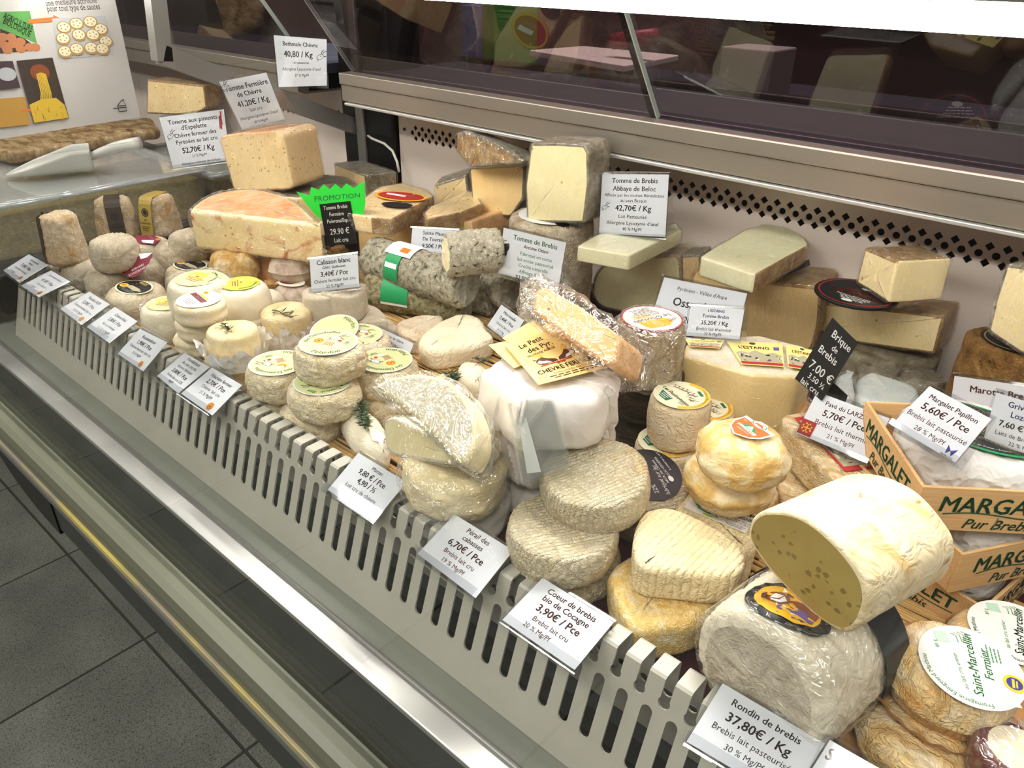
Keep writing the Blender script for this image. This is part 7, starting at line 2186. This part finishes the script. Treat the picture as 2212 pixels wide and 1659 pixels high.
sq = [(gi @ at_plane(x, y, OG, NG)).to_2d() for x, y in ((691, 441), (757, 434), (774, 525), (707, 531))]
o = mesh_obj('slate_card', paper_me('slate_card', sq[::-1], 0.0006), 'slate', root, local=Matrix.Translation((0, 0, 0.0012)))
def mps(x, y):
    r = sq[3].lerp(sq[2], x).lerp(sq[0].lerp(sq[1], x), y)
    return (r.x, r.y, 0.0)
pr = Print(mps)
for t_, v_, s_ in (('Tomme Brebis', .9, .13), ('Fermière', .74, .13), ('Poivrons/Esp.', .58, .13), ('29.90 €', .33, .2), ('Lait cru', .12, .15)):
    pr.text(t_, (.5, v_), s_, 'ink_white', 0, .012, maxw=.9, shear=.1)
pr.build('lettering', o)
tq = [(gi @ at_plane(x, y, OG, NG)).to_2d() for x, y in ((676, 418), (780, 412), (780, 430), (678, 442))]
def mpt(x, y):
    r = tq[3].lerp(tq[2], x).lerp(tq[0].lerp(tq[1], x), y)
    return (r.x, r.y, 0.0)
pr = Print(mpt); pr.text('PROMOTION', (.5, .5), .75, 'ink_dgreen', 0, .0, maxw=.95); pr.build('lettering', root)
# empty clear holder leaning on the paper stack
M_thin('holder_clear', '#f4f6f6', 0.05, 0.08, 0.5, haze=0.03)
OE = at_h(1165, 1000, 0.100)
ne = facing(8, 30)
q = quad_on([(1095, 872), (1192, 856), (1232, 1000), (1128, 1042)], OE, ne)
Me = frame(sum(q, Vector()) / 4, ne, q[1] - q[0]); mi = Me.inverted()
pq = [(mi @ p).to_2d() for p in q]
root = empty('empty_price_holder', 'empty clear plastic price holder leaning on the paper wrapped stack', 'price holder', Me)
mesh_obj('clear_front', paper_me('clear_front', pq[::-1], 0.0012), 'holder_clear', root)
mesh_obj('clear_back', paper_me('clear_back', [(p.x - 0.004, p.y - 0.002) for p in pq][::-1], 0.0012), 'holder_clear', root, local=Matrix.Translation((0, 0, -0.006)))
mesh_obj('folded_paper', paper_me('folded_paper', [pq[0] + Vector((0.006, -0.006)), pq[0] + Vector((0.012, -0.007)), pq[3] + Vector((0.014, 0.006)), pq[3] + Vector((0.003, 0.006))][::-1], 0.0004), 'paper_warm', root, local=Matrix.Translation((0, 0, -0.003)))
# ================================================================== NEXT SECTION: POSTER, TUBS, SCOOP
PX = -1.3115
NP = Vector((1, 0, 0)); OP = Vector((PX, 0.4, CAMZ))
def pp(px, py):
    p = at_plane(px, py, OP, NP)
    return (p.y, p.z)
Mp = Matrix(((0, 0, 1, PX), (1, 0, 0, 0), (0, 1, 0, 0), (0, 0, 0, 1)))     # local x = world Y, y = Z, z = +X
M_plain('poster_paper', (206, 204, 202), 0.45)
M_plain('eggs', (196, 128, 84), 0.6); M_plain('brass', (186, 150, 92), 0.35); M_plain('pasta', (226, 190, 60), 0.5); M_plain('photo_dark', (58, 46, 40), 0.5); M_plain('arrow', (226, 124, 52), 0.5); M_plain('bio_green', (96, 168, 88), 0.5); M_plain('photo_pale', (190, 194, 200), 0.5); M_plain('pasta_tan', (196, 150, 66), 0.5); M_plain('jar_purple', (70, 50, 62), 0.5)
poster = empty('poster', 'grey white poster with egg, brass die and pasta photographs on the clear divider', 'poster', Mp)
mesh_obj('sheet', paper_me('sheet', [pp(x, y) for x, y in ((303, 253), (236, -60), (-260, -60), (-200, 332))][::-1], 0.0004), 'poster_paper', poster)
pr = Print(flat)
Q = lambda pts: [pp(x, y) for x, y in pts]
pr.poly(Q([(0, 60), (20, 58), (86, 108), (0, 116)]), 'photo_dark')
pr.poly(Q([(-40, 26), (64, 24), (72, 60), (80, 94), (0, 62), (-40, 60)]), 'bio_green')
for x, y in ((6, 80), (24, 81), (10, 98), (28, 95), (44, 90), (16, 108), (45, 106), (64, 102), (76, 102), (-4, 92)):
    c = pp(x, y); pr.disc(c, 0.0068, 0.0054, 'eggs', n=14)
def ptext(t, a, b, size, mat, bold=0.0):
    A, B = Vector(pp(*a)), Vector(pp(*b))
    pr.text(t, (A + B) / 2, size, mat, math.atan2(B.y - A.y, B.x - A.x), bold, maxw=(B - A).length)
ptext('AGRICULTURE', (8, 32), (70, 63), 0.012, 'ink_dgreen', 0.02); ptext('BIOLOGIQUE', (8, 44), (66, 74), 0.012, 'ink_dgreen', 0.02)
ptext('une meilleure accroche', (98, 6), (208, -1), 0.012, 'ink'); ptext('pour tout type de sauces', (101, 18), (215, 13), 0.012, 'ink')
pr.poly(Q([(60, 42), (115, 37), (114, 32), (135, 42), (118, 51), (116, 47), (62, 51)]), 'arrow')
pr.poly(Q([(112, 40), (228, 34), (247, 118), (126, 128)]), 'photo_pale')
for k, (x, y) in enumerate(((138, 60), (165, 52), (195, 48), (218, 64), (136, 84), (170, 76), (200, 76), (228, 90), (140, 112), (165, 106), (196, 104), (220, 106))):
    c = pp(x, y); pr.disc(c, 0.0105, 0.0085, 'brass', n=18); pr.disc((c[0], c[1] + 0.001), 0.0085, 0.0065, 'label_cream', n=18)
    for j in range(5):
        pr.disc((c[0] + 0.005 * math.cos(j * 1.256), c[1] + 0.001 + 0.0035 * math.sin(j * 1.256)), 0.0012, 0.001, 'brass', n=6)
pr.poly(Q([(34, 131), (112, 124), (148, 255), (72, 266)]), 'photo_dark')
pr.disc(pp(85, 156), 0.013, 0.011, 'cow_brown', n=20)
for k in range(7):
    pr.line([pp(78 + k * 3, 156 + abs(k - 3)), pp(88 + k * 3.4, 200), pp(84 + k * 5, 250)], 0.0016, 'pasta', layer=3 + k)
pr.poly(Q([(62, 226), (88, 214), (120, 211), (138, 226), (147, 254), (73, 265)]), 'pasta')
rnd = random.Random(4)
for k in range(24):
    x, y = rnd.uniform(68, 138), rnd.uniform(225, 255)
    pr.line([pp(x, y), pp(x + rnd.uniform(-3, 6), y + rnd.uniform(6, 12))], 0.001, ('label_yellow', 'pasta_tan')[k % 2], layer=12)
pr.poly(Q([(-40, 215), (52, 209), (66, 268), (-40, 280)]), 'pasta_tan'); pr.poly(Q([(44, 236), (66, 234), (66, 240), (44, 242)]), 'arrow')
pr.poly(Q([(-40, 134), (26, 131), (43, 189), (-40, 198)]), 'jar_purple'); pr.disc(pp(14, 160), 0.012, 0.009, 'photo_pale', n=16)
pr.line(Q([(252, 229), (262, 215), (271, 227), (252, 229)]), 0.0014, 'ink_black'); pr.line(Q([(243, 234), (272, 231), (272, 239), (256, 241), (254, 233)]), 0.0014, 'ink_black'); pr.line(Q([(263, 218), (266, 214)]), 0.0014, 'ink_black')
pr.build('poster_print', poster)
# tubs of grated cheese
M_rind('grated', [(0.3, (206, 176, 96)), (0.5, (232, 208, 134)), (0.7, (246, 230, 172))], 120, 160, 1.0, 0.004, 0.6, wr=1.5)
M_thin('tub_plastic', '#f2f4f4', 0.08, 0.06, 0.5, haze=0.05)
M_thin('lid_plastic', '#eef1f2', 0.06, 0.10, 0.6, haze=0.18, hazecol='#e6eaec')
def tub(label, x0, x1, y0, y1, hgt, dz=0.0):
    zz = DECK - 0.0022
    root = empty('grated_cheese_tub', label, 'tub', Matrix.Translation(((x0 + x1) / 2, (y0 + y1) / 2, zz)), 'clear tubs of grated cheese')
    X_, Y_ = (x1 - x0) / 2, (y1 - y0) / 2
    t = 0.002
    for nm, b in (('side_wall', (-X_, -X_ + t, -Y_, Y_)), ('side_wall', (X_ - t, X_, -Y_, Y_)), ('side_wall', (-X_ + t, X_ - t, -Y_, -Y_ + t)), ('side_wall', (-X_ + t, X_ - t, Y_ - t, Y_))):
        mesh_obj(nm, box_me(nm, b[0], b[1], b[2], b[3], 0.0, hgt, 0.0006, 1), 'tub_plastic', root)
    me = box_me('grated_cheese', -X_ + 0.004, X_ - 0.004, -Y_ + 0.004, Y_ - 0.004, 0.002, hgt * 0.86)
    bm = bmesh.new(); bm.from_mesh(me); bmesh.ops.subdivide_edges(bm, edges=bm.edges[:], cuts=24, use_grid_fill=True)
    for v in bm.verts:
        q = v.co * 90
        v.co.z += 0.004 * noise.noise(q) if v.co.z > 0.01 else 0
        if abs(v.co.x) > X_ - 0.006: v.co.x -= math.copysign(0.0015 * abs(noise.noise(q)), v.co.x)
    bm.to_mesh(me); bm.free(); smooth(me)
    g = mesh_obj('grated_cheese', me, 'grated', root); g['kind'] = 'stuff'
    lid = mesh_obj('lid', box_me('lid', -X_ - 0.004, X_ + 0.004, -Y_ - 0.004, Y_ + 0.004, hgt, hgt + 0.003, 0.001, 1), 'lid_plastic', root)
    for k, (a, b) in enumerate(((0.004, 0.0045), (-0.012, 0.003))):
        pts = [(-X_ - a, -Y_ - a), (X_ + a, -Y_ - a), (X_ + a, Y_ + a), (-X_ - a, Y_ + a), (-X_ - a, -Y_ - a)]
        mesh_obj('lid_rim', tube_me('lid_rim', [(p[0], p[1], hgt + 0.002) for p in pts], b, 8), 'lid_plastic', lid)
tub('clear tub of grated cheese nearest the cone cheeses, a white scoop on its lid', -1.60, -1.30, 0.30, 0.655, 0.080)
tub('clear tub of grated cheese standing behind the other one', -1.60, -1.30, 0.672, 0.85, 0.066)
# scoop
zl = DECK + 0.0815
M_plain('scoop_white', (222, 224, 218), 0.3)
sc0, sc1 = at_z(15, 388, zl), at_z(205, 372, zl)
d_ = (sc1 - sc0); d_.z = 0
Ms = frame(sc0 + Vector((0, 0, 0.002)), UP, d_)
scoop = empty('scoop', 'white plastic scoop lying on the lid of the tub', 'scoop', Ms)
Ls = d_.length; vs, fs = [], []
nu, nv = 24, 20
for i in range(nu + 1):
    s = i / nu
    wd = 0.034 * min(1.0, (s * 3.2) ** 0.6 if s > 0 else 0.02); hh = 0.040 * (0.15 + 0.85 * min(1, s * 1.25))
    for j in range(nv + 1):
        a = math.pi * (0.0 + j / nv)
        vs.append((Ls * s, -wd * math.cos(a), hh * (1 - math.sin(a)) if True else 0))
for i in range(nu):
    for j in range(nv):
        b = i * (nv + 1) + j
        fs.append((b, b + 1, b + nv + 2, b + nv + 1))
b = nu * (nv + 1); fs.append(tuple(range(b, b + nv + 1)))
o = mesh_obj('scoop_bowl', pydata('scoop_bowl', vs, fs, sm=True), 'scoop_white', scoop)
sm_ = o.modifiers.new('thickness', 'SOLIDIFY'); sm_.thickness = 0.0016
p0 = Vector((Ls, 0, 0.024)); h1 = Ms.inverted() @ at_z(302, 309, zl + 0.05)
mesh_obj('scoop_handle', tube_me('scoop_handle', [p0 + (h1 - p0) * (k / 8) + Vector((0, 0, 0.004 * math.sin(k / 8 * 3.14))) for k in range(9)], 0.0085, 12, lambda q: 0.75 + 0.45 * q), 'scoop_white', scoop)
# shiny vacuum packed slab behind the scoop and a pale wedge
M_noisy('vacuum_pack', [(0.35, (120, 92, 58)), (0.5, (176, 146, 100)), (0.7, (214, 196, 160))], 30, 0.22, 1.0, (1, 2, 1), 0.012, 0.8)
zt_ = DECK + 0.076
o = slab('vacuum_packed_block', 'shiny vacuum packed amber block lying behind the scoop', 'cheese', [(-60, 318), (-20, 290), (150, 258), (330, 256), (345, 278), (200, 300), (20, 330)], at_z(150, 290, DECK + 0.106), UP, 0.020, 'vacuum_pack', 'vacuum_pack', rc=0.01, r=0.008, namp=0.003, nfreq=35, one=True)
slab('pale_wedge', 'pale cut wedge behind the poster edge near the grey end frame', 'cheese', [(318, 172), (440, 185), (446, 232), (420, 250), (316, 245)], Vector((-1.62, 0.755, DECK)), facing(18, 0), 0.05, 'paste_chevre', 'brown_rind', rc=0.004, r=0.003, wrap='cling')

# ================================================================== THINGS ON THE WORKTOP BEHIND THE GLASS
bench = mesh_obj('work_bench', box_me('work_bench', -1.5, 0.6, 1.22, 1.80, 0.0, Z(-0.235), 0.004), 'dark_ledge')
tagit(bench, 'dark work bench behind the rear glass', 'bench')
def box_thing(name, label, cat, pxs, Y, t, mat):
    O = Vector((0, Y, 0)); n = Vector((0, -1, 0))
    c3 = [at_plane(x, y, O, n) for x, y in pxs]
    xs, zs = [p.x for p in c3], [p.z for p in c3]
    zmin = Z(-0.235) + 0.001
    o = mesh_obj(name, box_me(name, min(xs), max(xs), Y, Y + t, zmin, max(max(zs), zmin + 0.02), 0.003), mat)
    return tagit(o, label, cat)
M_plain('box_blue', (70, 96, 170), 0.5); M_plain('box_green', (40, 150, 60), 0.5); M_plain('pack_red', (150, 50, 70), 0.4); M_plain('carton_grey', (150, 148, 146), 0.6); M_plain('wood_strip', (190, 140, 92), 0.6)
box_thing('blue_carton', 'blue carton on the bench beside the green one', 'carton', [(996, 10), (1030, 76)], 1.42, 0.06, 'box_blue')
box_thing('green_binder', 'upright bright green binder on the bench', 'binder', [(1036, 5), (1066, 96)], 1.44, 0.16, 'box_green')
box_thing('grey_carton', 'plain grey carton on the bench behind the glass', 'carton', [(1560, 100), (1660, 190)], 1.46, 0.10, 'carton_grey')
# white cutting board on four feet
bd = slab('cutting_board', 'white cutting board lying on the bench behind the glass', 'cutting board', [(1142, 108), (1260, 99), (1468, 119), (1350, 142)], at_y(1300, 120, 1.42), UP, 0.012, 'white_board', 'white_board', rc=0.008, r=0.002, namp=0.0, one=True)
zb_ = bd.root.matrix_world.translation.z - Z(-0.235)
if zb_ > 0.002:
    mesh_obj('board_rest', box_me('board_rest', -0.05, 0.05, -0.05, 0.05, -zb_, -0.0005), 'carton_grey', bd.root)
pk = mesh_obj('red_packet', tube_me('red_packet', [at_y(1325, 96, 1.42) + Vector((0, 0, 0.006)), at_y(1415, 86, 1.42) + Vector((0, 0, 0.006))], 0.016, 14), 'pack_red')
tagit(pk, 'red rolled packet lying on the white board', 'packet')
shf = mesh_obj('wooden_shelf', box_me('wooden_shelf', -1.2, 0.9, 2.16, 2.30, Z(-0.13), Z(-0.10), 0.002), 'wood_strip')
tagit(shf, 'light wooden shelf board on the dark back wall', 'shelf')
